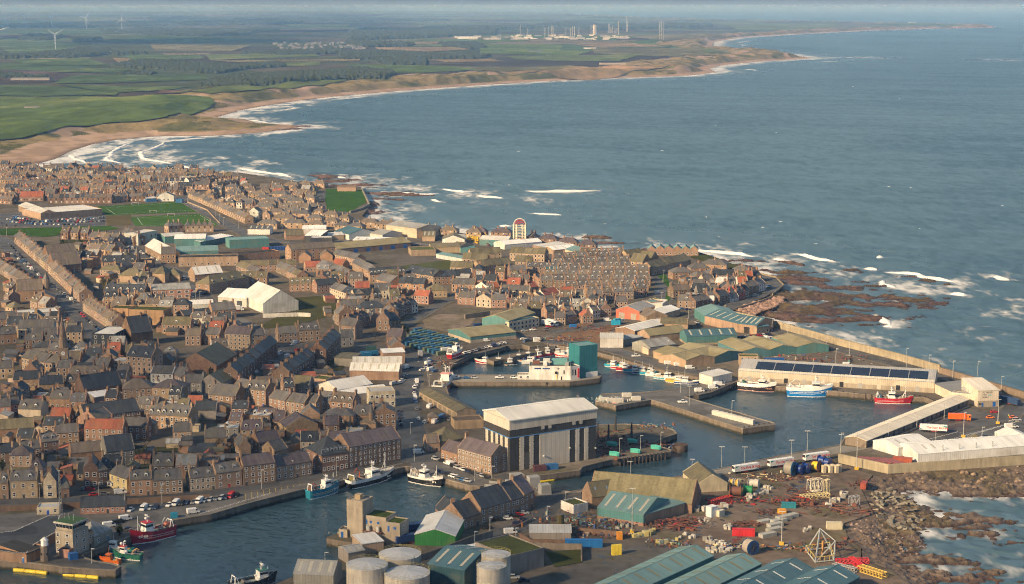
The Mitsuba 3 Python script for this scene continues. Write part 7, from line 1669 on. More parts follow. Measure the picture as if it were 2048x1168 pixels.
cars(D_,[(250,675),(320,625),(368,590),(420,630),(480,580),(505,545),(545,520),(585,488),(430,525),(450,510),(548,445),(568,432),(300,640)],1.0,'parked in the terrace square',['van','car','car','van','car','van','car','car','van','pickup','car','van','car'])
cars(E_,line((235,715),(250,705),2) +[(335,715),(400,712),(600,712),(715,712)],.05,'on the middle pier',['van','car','car','car','pickup','car'],['white','white','blue','silver','white','white'])
cars(E_,line((320,515),(640,430),12),1.9,'nose to the water on the northern quay',cols=['white','white','grey','silver','black','grey','silver','white','navy blue','white','silver','white'])
cars(E_,[(490,415),(535,405),(570,392),(650,375),(710,378),(800,335),(870,325),(795,400),(830,415),(985,325),(1000,300)],.3,'by the teal fish houses')
cars(F_,[(290,458),(555,520),(632,532),(725,555),(555,440),(800,740),(870,730),(910,715),(940,700),(965,690),(935,685),(965,670)],.2,'along the pier root',['pickup','van','van','van','car','van','car','van','car','van','van','van'],['white','white','white','white','grey','white','grey','white','navy blue','white','white','white'])
cars(F_,[(665,830),(60,170)],.1,'on the central pier',['pickup','van'],['white','white'])
cars(F_,line((1120,305),(1360,285),11),1.9,'in the row behind the long factory',cols=['navy blue','grey','silver','silver','red','black','red','red','white','black','navy blue'])
cars(F_,line((1310,318),(1370,312),3) +line((780,185),(790,205),2),1.9,'by the factory gate')
cars(G_,[(1775,708),(1743,752),(1928,752),(1955,772),(1935,825),(1900,828),(1680,922),(1710,910),(1480,945)],.1,'in the fish market lorry park',['car','car','car','estate','car','van','car','car','car'],['red','orange','orange','silver','white','white','white','black','black'])
cars(G_,[(590,330),(1370,540)],.1,'by the sea wall road',['van','van'],['white','white'])
cars(S_,[(850,570),(878,555),(965,500),(560,655),(258,680),(305,685),(198,605),(60,555),(48,600)],.4,'on the shore road',cols=['white','black','blue','navy blue','blue','navy blue','grey','white','pale green'])
# kerbside rows in the upper town and the supermarket car park
for (a,b,n,w) in [((75,680),(330,950),16,'at the eastern kerb of the long main street'),((95,760),(600,1150),20,'at the western kerb of the long main street'),((950,660),(1270,810),15,'along the wide side street'),((1360,880),(1480,960),8,'below the brick works')]:
	cars(P,line(a,b,n),None,w)
cars(P,line((1545,1060),(1660,1085),5) +[(1190,1135),(1270,1130),(1440,1145),(1580,1140),(1600,1150),(1540,1110)],.2,'near the pink brick office')
for r_,(a,b) in enumerate([((90,500),(290,520)),((70,480),(270,500)),((320,500),(560,495)),((340,520),(620,525)),((480,480),(740,478)),((600,505),(830,495)),((640,488),(830,470)),((100,465),(250,480))]):
	cars(P,line(a,b,9,4),1.2,f'in the {ORD[r_]} supermarket car park row',cols=[CR.choice(['white','silver','red','grey','black','blue','white']) for _ in range(9)])
cars(C,line((1480,870),(1570,890),3) +line((1485,900),(1560,910),3) +[(1520,845)],1.2,'in the small car court')
cars(C,line((640,185),(790,320),9),None,'at the lower end of the main street')
def box_vehicle(label,p,ang,L=13.6,box=(.74,.74,.72,.35),cab=None,text=None,name='lorry_trailer',cat='lorry trailer',w=2.5,h=2.75,z0=1.15):
	key=thing(name,label,cat); M=frame(p,ang)
	part(key,'box',MB().box(-L/2,L/2,-w/2,w/2,z0,z0+h,box,open_bottom=False),'paint',M)
	part(key,'chassis',MB().box(-L/2,L/2,-w/2+.2,w/2-.2,.75,z0,(.05,.04,.04,.6),open_bottom=False).box(-1,2,-w/2+.1,w/2-.1,.4,.8,(.25,.03,.03,.5)),'paint',M)
	for k in range(3 if L > 9 else 1):
		for s in (-1,1): part(key,'wheel',MB().cyl([-L/2+2.2+1.3*k,s*(w/2-.35),.5],[-L/2+2.2+1.3*k,s*w/2,.5],.5,None,10,TYR),'paint',M)
	if cab:
		part(key,'cab',MB().box(L/2+.3,L/2+2.5,-w/2,w/2,.6,3.4,cab),'paint',M)
		part(key,'windscreen',MB().box(L/2+2.45,L/2+2.55,-w/2+.1,w/2-.1,1.9,3.0,GLS).box(L/2+1.4,L/2+2.3,-w/2-.03,w/2+.03,2.0,2.9,GLS),'paint',M)
		for s in (-1,1): part(key,'wheel',MB().cyl([L/2+1.5,s*(w/2-.35),.5],[L/2+1.5,s*w/2,.5],.5,None,10,TYR),'paint',M)
	else: part(key,'cooler',MB().box(L/2,L/2+.35,-.9,.9,z0+1.3,z0+2.5,(.03,.03,.035,.5)),'paint',M)
	if text:
		for s in (-1,1):
			t=M @ loc(-3.6 if s < 0 else 3.6,s*(w/2+.01),z0+.85,.9,1,1.0,0 if s < 0 else math.pi)
			lettering(key,text,1.15,t,(.55,.03,.03,.5),'lettering',bold=True)
			m=MB(); e=s*(w/2+.03)
			for tri in ([[L/2-.2,e,z0+h-.15],[L/2-2.6,e,z0+h-.15],[L/2-.2,e,z0+h-1.2]],[[-L/2+.2,e,z0+.15],[-L/2+2.2,e,z0+.15],[-L/2+.2,e,z0+.9]]): m.add(tri,[[0,1,2]],(.03,.22,.22,.4))
			part(key,'corner_flash',m,'paint',M)
	return key
for (x1,y1,x2,y2,v,lab) in [(1072,282,1270,252,L_,'white refrigerated trailer with red script by the pale gabled shed'),(1356,236,1552,208,L_,'white refrigerated trailer with red script half behind the big blue reel'),(1642,188,1836,162,L_,'white refrigerated trailer with red script behind the blue drums'),(1384,868,1182,856,G_,'white refrigerated trailer with red script in the market lorry park')]:
	a,b=v(x1,y1),v(x2,y2); box_vehicle(lab,(a+b) /2,math.atan2(*(a-b)[:2][::-1]),text='The Real McKay')
a,b=G_(1430,770),G_(1548,772); box_vehicle('bright orange lorry backed up to the market arm',(a+b) /2-[1,0,0],math.atan2(*(b-a)[:2][::-1]),9.0,(.75,.13,.02,.3),(.75,.17,.02,.3),name='lorry',cat='lorry')
box_vehicle('blue curtain lorry on the bend by the market office',G_(1900,640),2.1,13,(.03,.06,.14,.4),(.04,.07,.16,.3),name='lorry',cat='lorry')
box_vehicle('blue box lorry in the bays behind the white shed',G_(1310,998),.1,8,(.03,.06,.14,.4),(.6,.6,.58,.3),name='lorry',cat='lorry')
box_vehicle('white lorry with a blue side in the lorry park',G_(1575,972),.1,6,(.62,.6,.54,.4),(.6,.6,.58,.3),name='lorry',cat='lorry')
box_vehicle('orange cabbed lorry with a blue box beside the teal shed',S_(372,1012),3.3,9,(.03,.12,.3,.4),(.7,.2,.03,.3),name='lorry',cat='lorry')
box_vehicle('white lorry with a red stripe beside the teal shed',S_(700,980),3.35,13,(.7,.68,.66,.4),(.7,.7,.68,.3),name='lorry',cat='lorry')
box_vehicle('white lorry parked by the cream office, nearer one',E_(975,288),-.9,8,(.7,.7,.68,.4),(.7,.7,.68,.3),name='lorry',cat='lorry')
box_vehicle('white lorry parked by the cream office, further one',E_(1015,282),-.9,8,(.7,.7,.68,.4),(.7,.7,.68,.3),name='lorry',cat='lorry')
box_vehicle('white box lorry beside the boat ashore',E_(168,512),.4,6,(.6,.58,.54,.4),(.6,.58,.54,.3),name='lorry',cat='lorry')
box_vehicle('grey lorry on the quay road bend',D_(1575,540),1.7,6,(.3,.3,.3,.4),(.3,.3,.3,.3),name='lorry',cat='lorry')
box_vehicle('white box van on the street bend by the old brick house',C(1905,170),.3,5.4,(.7,.7,.68,.4),(.7,.7,.68,.3),name='lorry',cat='lorry')
for i,(x,y) in enumerate([(1655,830),(1670,800)]): box_vehicle(f'dark blue trailer beside the green shed, {["lower", "upper"][i]} one',B(x+30+40*i,y-60*i+10),.55,12,(.02,.05,.16,.4))
for i,(x,y) in enumerate([(1370,945),(1420,950),(1345,1000)]): box_vehicle(f'lorry cab unit waiting outside the brick-red shed, {ORD[i]} of three',R_(x,y),.6,5,[(.5,.5,.48,.4),(.1,.1,.12,.4),(.05,.3,.4,.4)][i],(.6,.6,.58,.3),name='lorry',cat='lorry')
# ---------------------------------------------------------------- yards, moorings and small things
def reel(label,v,x,y,r,w,ang,fl,dr,spokes=False):
	p=v(x,y); key=thing('cable_reel',label,'cable reel'); M=frame(p,ang)
	part(key,'drum',MB().cyl([0,-w/2,r],[0,w/2,r],r*(.94 if spokes else .72),None,20,dr),'paint',M)
	for s in (-1,1):
		y0,y1=(-w/2-.15,-w/2) if s < 0 else (w/2,w/2+.15)
		part(key,'flange',MB().cyl([0,y0,r],[0,y1,r],r,None,24,fl),'paint',M)
		if spokes:
			for k in range(12):
				a=k*math.pi/6; part(key,'spoke',MB().bar([0,y0-.12*(s < 0) +.12*(s > 0),r],[.78*r*math.cos(a),y0-.12*(s < 0) +.12*(s > 0),r+.78*r*math.sin(a)],.16,BLK),'paint',M)
DB,BRN=(.012,.05,.24,.4),(.15,.07,.045,.7)
reel('giant grey cable reel with a spoked blue face',L_,1530,290,3.4,3.6,.95,(.05,.19,.3,.4),(.27,.25,.21,.6),True)
for i,(x,y) in enumerate([(1607,285),(1662,273),(1785,215),(1830,232)]): reel(f'dark blue cable drum under tarpaulin, {ORD[i]} from the giant reel',L_,x,y,2.6,2.6,.95,DB,DB)
reel('yellow wound cable drum with a brown face',L_,1738,262,2.8,3.2,.95,BRN,(.75,.5,.02,.5))
reel('wide brown cable drum by the pale gabled shed',L_,1088,466,2.7,4.6,1.5,BRN,(.2,.09,.06,.6)); reel('bright green cable drum beside the brown one',L_,1192,452,2.5,3.4,1.3,(.02,.26,.08,.4),(.02,.22,.07,.4))
reel('small white drum wound with yellow, nearer the shed',L_,1058,385,2.1,1.4,1.2,(.6,.58,.52,.5),(.6,.38,.05,.5)); reel('small white drum wound with yellow, further from the shed',L_,1102,390,2.1,1.4,1.2,(.6,.58,.52,.5),(.6,.38,.05,.5))
reel('loose white coil of thick hose',L_,1238,395,2.3,4.4,1.2,(.45,.43,.37,.7),(.52,.5,.44,.7)); reel('grey cable reel with a blue face in the middle of the yard',L_,1210,925,3.0,3.6,.5,(.02,.08,.22,.4),(.34,.3,.25,.6),True)
def crate(name,label,cat,v,x,y,L,w,h,ang,c,group=None,ribs=False,z=0.0):
	p=v(x,y,z); key=thing(name,label,cat,group); M=frame(p,ang,z)
	part(key,'shell',MB().box(-L/2,L/2,-w/2,w/2,0,h,c),'sheetmetal' if ribs else 'paint',M)
	if ribs:
		dd=tuple(.7*k for k in c[:3]) +(.5,)
		part(key,'frame',MB().box(-L/2-.06,L/2+.06,-w/2-.06,-w/2+.1,h-.15,h+.04,dd).box(-L/2-.06,L/2+.06,w/2-.1,w/2+.06,h-.15,h+.04,dd),'paint',M)
		for s in (-1,1): part(key,'door',MB().box(L/2,L/2+.06,s*w/4-w*.22,s*w/4+w*.22,.1,h-.1,tuple(.85*k for k in c[:3]) +(.5,)),'paint',M)
for lab,v,x,y,L,h,a,c in [('long bright red container with white lettering side in the yard',L_,1155,778,9.2,2.9,-.1,(.55,.03,.035,0)),('long bright blue container beside the olive hut',K,1480,868,15,3,-.03,(.02,.15,.42,0)),('teal open container under the red frame',L_,1520,552,6.1,2.2,-.1,(.03,.2,.26,0)),
                                 ('rust red container with a white top above the cove',N,725,392,5.5,2.6,1.2,(.35,.08,.05,0)),('blue container below the ship hall',K,1220,243,6,2.6,.3,(.03,.12,.3,0)),('dark purple container below the ship hall',K,1125,255,6,2.6,.3,(.09,.04,.05,0)),
                                 ('blue container by the factory parking',F_,1395,345,4,2.6,.2,(.02,.2,.5,0)),('long blue container behind the mossy office',S_,1000,1110,12,2.9,.02,(.02,.09,.3,0)),('sky blue container in front of the red shed',R_,1335,1005,6,3,.05,(.02,.3,.5,0)),('blue container on the slip road',R_,990,1030,5,2.4,.1,(.02,.14,.4,0)),
                                 ('rust red container beside the white shed',G_,1035,1108,9,2.6,-.35,(.36,.09,.05,0)),('dark blue container beside the teal factory',E_,425,305,6,3,.5,(.015,.04,.12,0)),('blue store box on the villa apron',A,1402,632,3,2,.2,(.02,.2,.33,0)),('white box on the outer quay',L_,722,312,5,2.8,.3,(.6,.58,.54,0)),('white cabin by the slipway',E_,900,415,4.2,2.6,.2,(.6,.59,.56,0)),
                                 ('dark green container in the warehouse yard',D_,1180,490,6,3,.2,(.04,.1,.08,0)),('blue water tank at the foot of the control tower',A,590,968,3.4,2.6,.5,(.02,.1,.3,0))]:
	crate('shipping_container',lab,'container',v,x,y,L,2.5,h,a,c,ribs=True)
for k in range(2): crate('shipping_container',f'blue roofed container in the warehouse yard, {["nearer", "further"][k]} one','container',D_,1110+50*k,540-14*k,11,2.5,2.6,.35,(.03,.17,.33,0),ribs=True)
CA=math.atan2(*(D_(1843,423) -D_(1555,335))[:2][::-1])
for r in range(5):
	for k in range(9):
		crate('shipping_container',f'{["blue", "green", "pale blue"][(r * 2 + k) % 3]} storage container, {ORD[k]} in the {ORD[r]} rank by the quay road','container',D_,1555+k*36-r*26,335+k*11+r*25,2.35,5.8,2.5,CA,[(.03,.12,.24,0),(.12,.16,.10,0),(.06,.17,.24,0)][(r*2+k) % 3],'storage containers by the quay road',True)
for k in range(6): crate('shipping_container',f'faded red container in the block behind the retaining wall, {ORD[k]}','container',G_,745+48*k,1122+3*k,11,2.4,2.6,2.05,(.28,.09,.08,0),'faded red containers behind the retaining wall',True)
for k in range(8): crate('shipping_container',f'dark blue container in the line behind the brick works, {ORD[k]}','container',Q,330+25*k,730-k,2.6,6,3.2,1.5,(.015,.06,.22,0) if k else (.4,.04,.03,0),'containers behind the brick works',True)
YR=random.Random(4)
crate('white_cabin','tall white box among the pale blocks','cabin',L_,900,622,4.0,3.2,4.6,.7,(.74,.74,.72,.4)); crate('cream_tank','cream square tank beside the tall white box','tank',L_,962,620,3.4,3,2.8,.7,(.6,.56,.44,.5))
for i,(x,y,L,h) in enumerate([(1350,785,7.4,1.6),(1405,745,7,1.6),(1410,705,7,1.5),(1440,670,7,1.4),(1325,668,6,.9),(1480,650,6.8,1.7),(1540,630,6,1.5)]):
	crate('concrete_mattress',f'flat stack of grey concrete mats, {ORD[i]} counted from the red container','stack of mats',L_,x,y,L,3.0,h,.55,(.36,.36,.33,.7),'stacks of grey mats in the yard',True)
for i in range(6): crate('concrete_slab',f'cream concrete slab on edge in front of the blue drums, {ORD[i]}','slab',L_,1800+25*i,270-(i % 2) *8,1.5,2.4,3.4,.3+.1*(i % 3),(.56,.48,.34,.7),'cream slabs standing on edge')
for i in range(3): crate('crate_stack',f'stack of yellow plastic crates, {ORD[i]} of three','crates',K,1718+26*i,935-2*i,1.3,1.3,4.2,.1,(.72,.55,.05,.6),'stacks of yellow crates')
crate('skip','orange tipper bin in the scrap yard','skip',K,1768,808,2.2,2.0,3.2,.1,(.7,.28,.03,.5)); crate('generator','orange machine box at the end of the grey mats','machine',L_,1465,600,3.2,2.4,2.0,.2,(.65,.3,.04,.5)); crate('cage','yellow-framed cage of grey mats above the beach','cage',N,484,722,6.4,3,2.8,-.05,(.46,.42,.3,.7))
# pale blocks, bags and pallets
BL=[((1185,490),(1370,405),26,1.4),((760,590),(1020,560),14,1.6),((850,815),(1000,860),14,1.3),((860,905),(1070,900),16,1.3),((640,790),(780,785),8,1.0),((1010,730),(1060,715),7,1.2),((785,668),(880,650),10,.8),((1820,560),(1990,440),18,1.3),((280,790),(440,760),24,1.3),((460,850),(640,830),14,1.2),((130,720),(240,715),9,.9),((1640,740),(1690,720),8,.9)]
for j,(a,b,n,s_) in enumerate(BL):
	n=int(n*.75)
	for k in range(n):
		t=(k+.5) /n; x,y=a[0] +(b[0] -a[0]) *t+YR.uniform(-14,14),a[1] +(b[1] -a[1]) *t+YR.uniform(-16,16)
		c=YR.choice([(.46,.43,.36,.7),(.36,.34,.3,.7),(.54,.52,.47,.6)]) if j not in (8,9) else YR.choice([(.5,.42,.16,.7),(.42,.38,.22,.7),(.2,.26,.24,.7)])
		crate('block',('pale block or bin in the ' if j not in (8,9) else 'yellowish pallet load in the ') +ORD[j] +' cluster of the storage yard','block',L_,x,y,s_*YR.uniform(.8,1.5),s_*YR.uniform(.8,1.2),s_*YR.uniform(.7,1.5),YR.uniform(0,1.5),c,f'pale loads of the {ORD[j]} yard cluster')
def heap(label,v,x,y,rx,ry,n,cols,ln=3.0,hz=1.2,cat='scrap heap',seed=1):
	r=random.Random(seed); p=v(x,y); m=MB()
	for _ in range(n):
		q=p+[r.gauss(0,rx/2),r.gauss(0,ry/2),0]; a=r.uniform(0,6.3); l=r.uniform(.3,1) *ln; e=np.array([math.cos(a),math.sin(a),r.uniform(-.1,.35)]) *l; z=r.uniform(.1,hz)
		if r.random() < .7: m.bar(q+[0,0,z] -e/2*[1,1,0],q+[0,0,z] +e/2,r.uniform(.12,.4),r.choice(cols))
		else: m.join(MB().box(-l/4,l/4,-l/6,l/6,0,r.uniform(.3,hz),r.choice(cols)),frame(q,a))
	k=thing('scrap_heap',label,cat); part(k,'pieces',m,'paint',kind='stuff')
RS=[(.14,.06,.045,.8),(.1,.05,.04,.8),(.2,.08,.05,.8),(.08,.06,.05,.8)]
RD=[(.38,.035,.03,.6),*RS,(.22,.07,.05,.7)]; MX=[(.1,.22,.2,.6),(.05,.1,.25,.6),(.4,.38,.32,.6),(.3,.12,.05,.7),*RS]; CRM=[(.66,.56,.34,.6),(.6,.5,.26,.6),(.68,.62,.48,.6)]
for i,(lab,v,x,y,rx,ry,n,cl,ln,hz) in enumerate([('rusty scrap behind the faded blue shed',L_,590,680,16,9,110,RD,4,1.6),('rusty beams below the red machine',L_,610,720,9,6,50,RS,5,1),('red painted frames in front of the mossy store',L_,700,660,9,5,50,RD,3.5,1.6),('long rusty frames by the white hoses',L_,1110,500,16,7,70,RD,5,1),('rusty racks under the yellow frames',L_,1690,520,16,8,120,RS,4.5,1.6),
		('rusty red stand with a mast top',L_,1510,510,7,5,60,RD,4,2.2),('dark beams left beside the teal container',L_,1590,440,7,14,40,RS,6,.8),('rusty crossed skids in the open yard',L_,1340,590,6,4,30,RS,5,1.2),('rusty hopper near the red container',L_,1135,690,6,4,36,RS,4,1.6),('flat rusty grids by the grey mats',L_,1240,700,10,4,50,RS,4,.8),('long dark beams by the cliff edge',N,590,590,16,8,50,RS,7,.6),('heap of rusty chain by the red container',N,672,365,7,7,60,RS,2,1.2),
		('brown machinery rows behind the giant reel',L_,1400,320,18,8,90,RS+CRM,4,1.6),('stones and scrap by the giant reel',L_,1580,318,9,4,40,[(.4,.3,.2,.7),*RS],1.5,.8),('mixed bins and junk of the scrap yard',K,1480,680,26,16,230,MX,2.5,2),('green and blue boxes in the scrap yard',K,1600,690,10,8,60,MX,2,1.8),('rubbish by the yard wall',K,1560,775,20,5,90,MX,2,1.2),('nets and boxes by the long sheds',L_,560,850,10,6,90,MX,2,1.3),
		('pale hoses and rust in front of the teal sheds',L_,1060,870,12,5,60,MX+CRM,3,1),('bars and pipes by the yellow lamp base',L_,1560,880,12,5,60,MX,3,.8),('rusty heap beside the grey frame',L_,1880,850,8,8,60,RS,4,1),('mixed plant behind the fish market',S_,1330,1085,40,16,160,MX+RD,3,2),('junk beside the slipway rails',E_,1080,400,26,10,120,MX+RS,3,1.6),('dark rail stacks on the boat slip',R_,1210,1040,44,12,90,RS,7,.7),
		('rusty cradle beams beside the ship hall',L_,30,92,12,12,150,[(.2,.09,.07,.8),*RS],4,1.4),('rusty cradle beams nearer the dark posts',F_,60,1120,18,12,150,[(.2,.09,.07,.8),*RS],4,1.4),('pinkish beams near the jetty end',L_,360,50,14,6,60,[(.3,.14,.1,.8),*RS],4,1),('gear piled on the barge end',F_,470,1030,12,8,60,MX,2.5,1.6),('yellow and red plant by the lattice tower',R_,390,360,16,14,90,RD,5,5),('yellow pipe racks by the grey workshop',R_,225,330,16,14,90,[(.65,.42,.03,.5)],5,5),('blue pipe racks by the lattice tower',R_,487,335,9,14,60,[(.03,.08,.35,.5)],5,5),
		('nets and crates on the west quay',D_,1770,590,10,14,90,MX,2,1.2),('glass-sided crates at the pier arm end',F_,60,815,14,7,60,[(.55,.55,.5,.5),(.3,.4,.36,.4)],2.5,2),('gear on the tower pier',B,1150,770,5,4,20,MX,1.5,1)]):
	heap(lab,v,x,y,rx,ry,n,cl,ln,hz,seed=50+i)
for k in range(9): crate('fish_crate_stack',f'pale stack of fish boxes in the long line on the central pier, {ORD[k]}','crates',F_,930+36*k,925+9.2*k,3.2,2.6,2.4,-.55,(.52,.5,.45,.7),'pale crate stacks on the central pier')
for k in range(5): crate('fish_crate_stack',f'whitish stack of boxes at the pier arm end, {ORD[k]}','crates',F_,[35,90,150,215,290][k],[815,822,822,778,805][k],5,3,2,.1,(.5,.47,.42,.7),'whitish crate stacks at the arm end')
def truss(label,a,b,w,h,c,n=8,z=.2,arch=False,name='lattice_girder'):
	"""an open box girder between two ground points"""
	a,b=np.array(a[:3],float),np.array(b[:3],float); a[2] += z; b[2] += z
	d=b-a; nn=np.array([-d[1],d[0],0]); nn /= max(np.linalg.norm(nn),1e-6); nn *= w/2; u=np.array([0,0,h]); m=MB()
	cs=[a+nn,a-nn,a-nn+u,a+nn+u]
	for q in cs: m.bar(q,q+d,.3,c)
	for k in range(n+1):
		t=d*k/n
		for i in range(4): m.bar(cs[i] +t,cs[(i+1) % 4] +t,.22,c)
		if k < n:
			for i in range(4): m.bar(cs[i] +t,cs[(i+1) % 4] +t+d/n,.18,c)
	k=thing(name,label,'lattice frame'); part(k,'members',m,'paint')
truss('red lattice girder in front of the pale blocks',L_(885,545),L_(1055,505),2.4,2.6,(.5,.05,.03,.5)); truss('red girder lying by the bottom sheds',N(500,1005),N(760,1000),2,1.6,(.5,.03,.04,.5)); truss('crossed red girder by the bottom sheds',N(620,985),N(720,1060),2,1.6,(.5,.03,.04,.5)); truss('yellow lattice boom near the beach',N(690,1060),N(890,1125),3,2,(.6,.42,.1,.5)); truss('grey lattice boom near the bottom sheds',N(480,1035),N(660,1080),2,1.6,(.3,.3,.3,.5))
truss('yellow frame lying in the yard, lower',L_(1620,490),L_(1840,470),3,1.8,CRM[1]); truss('cream frame standing in the yard',L_(1680,430),L_(1775,415),2.4,5.5,CRM[2],3); truss('cream ladder frame standing beside the other',L_(1810,450),L_(1838,440),1.6,6.5,CRM[0],2); truss('grey open frame above the cove',N(610,540),N(680,530),2,4,(.32,.33,.34,.5),2)
fb=[L_(1660,905),L_(1735,1000),L_(1885,985),L_(1850,880)]; fr=MB(); GY=(.33,.35,.35,.5)
for i in range(4):
	fr.bar(fb[i] +[0,0,.4],fb[(i+1) % 4] +[0,0,.4],.5,GY).bar(fb[i] +[0,0,2.4],fb[(i+1) % 4] +[0,0,2.4],.25,(.5,.38,.1,.6)).bar(fb[i],fb[i] +[0,0,2.6],.4,GY)
	for t in (.25,.5,.75): q=fb[i] *(1-t) +fb[(i+1) % 4] *t; fr.bar(q,q+[0,0,2.4],.2,(.5,.38,.1,.6))
ap=(fb[0] +fb[3]) /2+[1,2,8.2]; ap2=fb[2] +[1,4,7]
for q in (fb[0],fb[3],fb[1]): fr.bar(q+[0,0,.4],ap,.55,GY)
for q in (fb[2],fb[3],fb[1]): fr.bar(q+[0,0,.4],ap2,.5,GY)
fr.bar(ap,ap2,.4,GY).bar((fb[1] +fb[3]) /2,(fb[1] +fb[3]) /2+[0,0,6],.8,(.42,.22,.08,.6)); k=thing('lifting_rig','big grey and yellow braced frame at the edge of the yard','lattice frame'); part(k,'members',fr,'paint')
pw=R_(562,350); k=thing('lattice_tower','tall white and red lattice tower with an arched top near the sea','lattice tower'); m,mr=MB(),MB(); hw,ht=5.4,17.5
for sx in (-1,1):
	for sy in (-1,1):
		m.bar(pw+[sx*hw,sy*3,0],pw+[sx*hw,sy*3,ht],1.5,CRM[2]).bar(pw+[sx*hw*.45,sy*3,0],pw+[sx*hw*.45,sy*3,ht],1.0,CRM[2])
for j in range(7):
	for sy in (-1,1): m.bar(pw+[-hw,sy*3,j*2.5+2],pw+[hw,sy*3,j*2.5+2],.4,CRM[2]).bar(pw+[-hw,sy*3,j*2.5],pw+[-hw*.45,sy*3,j*2.5+2.4],.3,CRM[1]).bar(pw+[hw,sy*3,j*2.5],pw+[hw*.45,sy*3,j*2.5+2.4],.3,CRM[1])
for j in range(8):
	a,b=math.pi*j/8,math.pi*(j+1) /8; q=lambda t,r: pw+[-r*math.cos(t),0,ht+r*math.sin(t)]
	m.bar(q(a,hw),q(b,hw),.7,CRM[2]); mr.bar(q(a,hw*.75),q(b,hw*.75),.6,RED).bar(q(a,hw*.7),pw+[0,0,ht+1],.3,RED)
mr.box(pw[0] -hw,pw[0] +hw*.4,pw[1] -3.4,pw[1] -3,1,4.5,RED); part(k,'frame',m,'paint'); part(k,'arch',mr,'paint')
# moorings and water furniture
for i,(x,y,h) in enumerate([(1195,878,8.5),(1217,880,8),(1231,863,8),(1263,877,8.5)]):
	p=W(x,y); k=thing('mooring_post',f'tall black tapering post on the ship lift pad, {ORD[i]} from the hall','post','black posts on the ship lift pad'); part(k,'post',MB().cyl(p,p+[0,0,h],.7,.35,8,(.03,.03,.035,.6)).box(p[0] -1.1,p[0] +1.1,p[1] -1.1,p[1] +1.1,0,.5,RUST),'paint')
for i,(x,y) in enumerate([(1229,913),(1271,907),(1312,900),(1224,893),(1265,887)]):
	p=W(x,y); k=thing('covered_boat',f'small boat under a turquoise cover on the ship lift pad, {ORD[i]}','boat','covered boats on the pad'); r3=[]
	for t,s_,zz in ((-2.6,.6,.5),(-2.2,1,.5),(0,1.1,.5),(1.8,.9,.5),(2.6,.4,.7)): r3.append([[t,-1.2*s_,.6],[t,1.2*s_,.6],[t,1.1*s_,1.9],[t,0,2.7-abs(t) *.1],[t,-1.1*s_,1.9]])
	part(k,'cover',MB().loft(r3,(.07,.38,.31,.5)),'paint',frame(p,-.5)); part(k,'cradle',MB().box(-1.9,1.9,-.7,.7,0,.6,RUST),'paint',frame(p,-.5))
p=W(1361,906,SEA); k=thing('dolphin','round mooring dolphin with tyres off the jetty end','dolphin'); part(k,'drum',MB().cyl([p[0],p[1] +4,SEA-1],[p[0],p[1] +4,SEA+3.4],4,4,16,(.13,.1,.08,.3)),'concrete')
part(k,'walkway',MB().bar([p[0] -3,p[1] +5,SEA+3.4],[*W(1338,895)[:2],0],.8,GRY),'paint')
tyre=MB().cyl([0,-.18,0],[0,.18,0],.75,None,12,(.02,.02,.02,.8))
def fender(v,pts,where,long=False):
	for i,(x,y) in enumerate(pts):
		p=v(x,y,-.9); k=thing('fender_pile' if long else 'tyre_fender',f'{"dark timber fender pile" if long else "black tyre fender"} {where}','fender',('fenders ' +where)[:50])
		if long: part(k,'pile',MB().box(p[0] -.35,p[0] +.35,p[1] -.5,p[1] +.1,-5,.5,(.045,.035,.03,.8)),'paint')
		else: part(k,'tyre',MB().join(tyre,frame(p-[0,.35,0],0,p[2])),'paint')
fender(E_,line((985,752),(1130,748),6),'on the middle pier'); fender(B,line((1030,800),(1330,850),6),'on the tower pier'); fender(W and View(0,0,1),line((1240,922),(1330,909),13),'along the ship lift jetty',True)
fender(G_,line((510,545),(830,585),8) +line((1130,578),(1215,592),3) +line((1225,596),(1330,645),8),'along the fish market quay',True); fender(F_,line((760,772),(1090,680),14) +line((1160,1040),(1400,1000),7),'along the central pier',True)
for i,(v,x1,y1,x2,y2) in enumerate([(A,115,1042,200,1048),(A,207,1050,295,1058),(A,300,1058,383,1068),(A,515,1078,603,1085),(A,610,1087,698,1095),(A,707,1095,797,1105),(K,1128,330,1165,325),(K,1168,325,1236,315)]):
	a,b=v(x1,y1+19,SEA),v(x2,y2+19,SEA); k=thing('float_fender',f'yellow floating fender {"off the pier head" if i < 6 else "below the ship hall"}, {ORD[i % 6]}','fender','yellow floating fenders'); part(k,'tube',MB().cyl(a+[0,-.6,.5],b+[0,-.6,.5],.75,None,10,(.75,.55,.02,.4)),'paint')
for i,(v,x1,x2,y,z,c) in enumerate([(A,385,408,1038,-2.2,(.8,.25,.12,.5)),(A,462,504,1050,-2.2,(.8,.25,.12,.5)),(A,808,860,1085,-2.6,(.8,.25,.12,.5)),(K,640,675,415,-2.4,(.8,.25,.12,.5)),(E_,1505,1540,935,-1.6,(.8,.4,.3,.5))]):
	a,b=v(x1,y,z),v(x2,y,z); k=thing('daymark',f'orange and white warning board on the quay wall, {ORD[i]} from the west','sign'); part(k,'board',MB().box(a[0],b[0],a[1] -.5,a[1] -.3,z,z+2,c).box(a[0] +.4,b[0] -.4,a[1] -.55,a[1] -.3,z+.4,z+1.6,(.8,.78,.74,.5)),'paint')
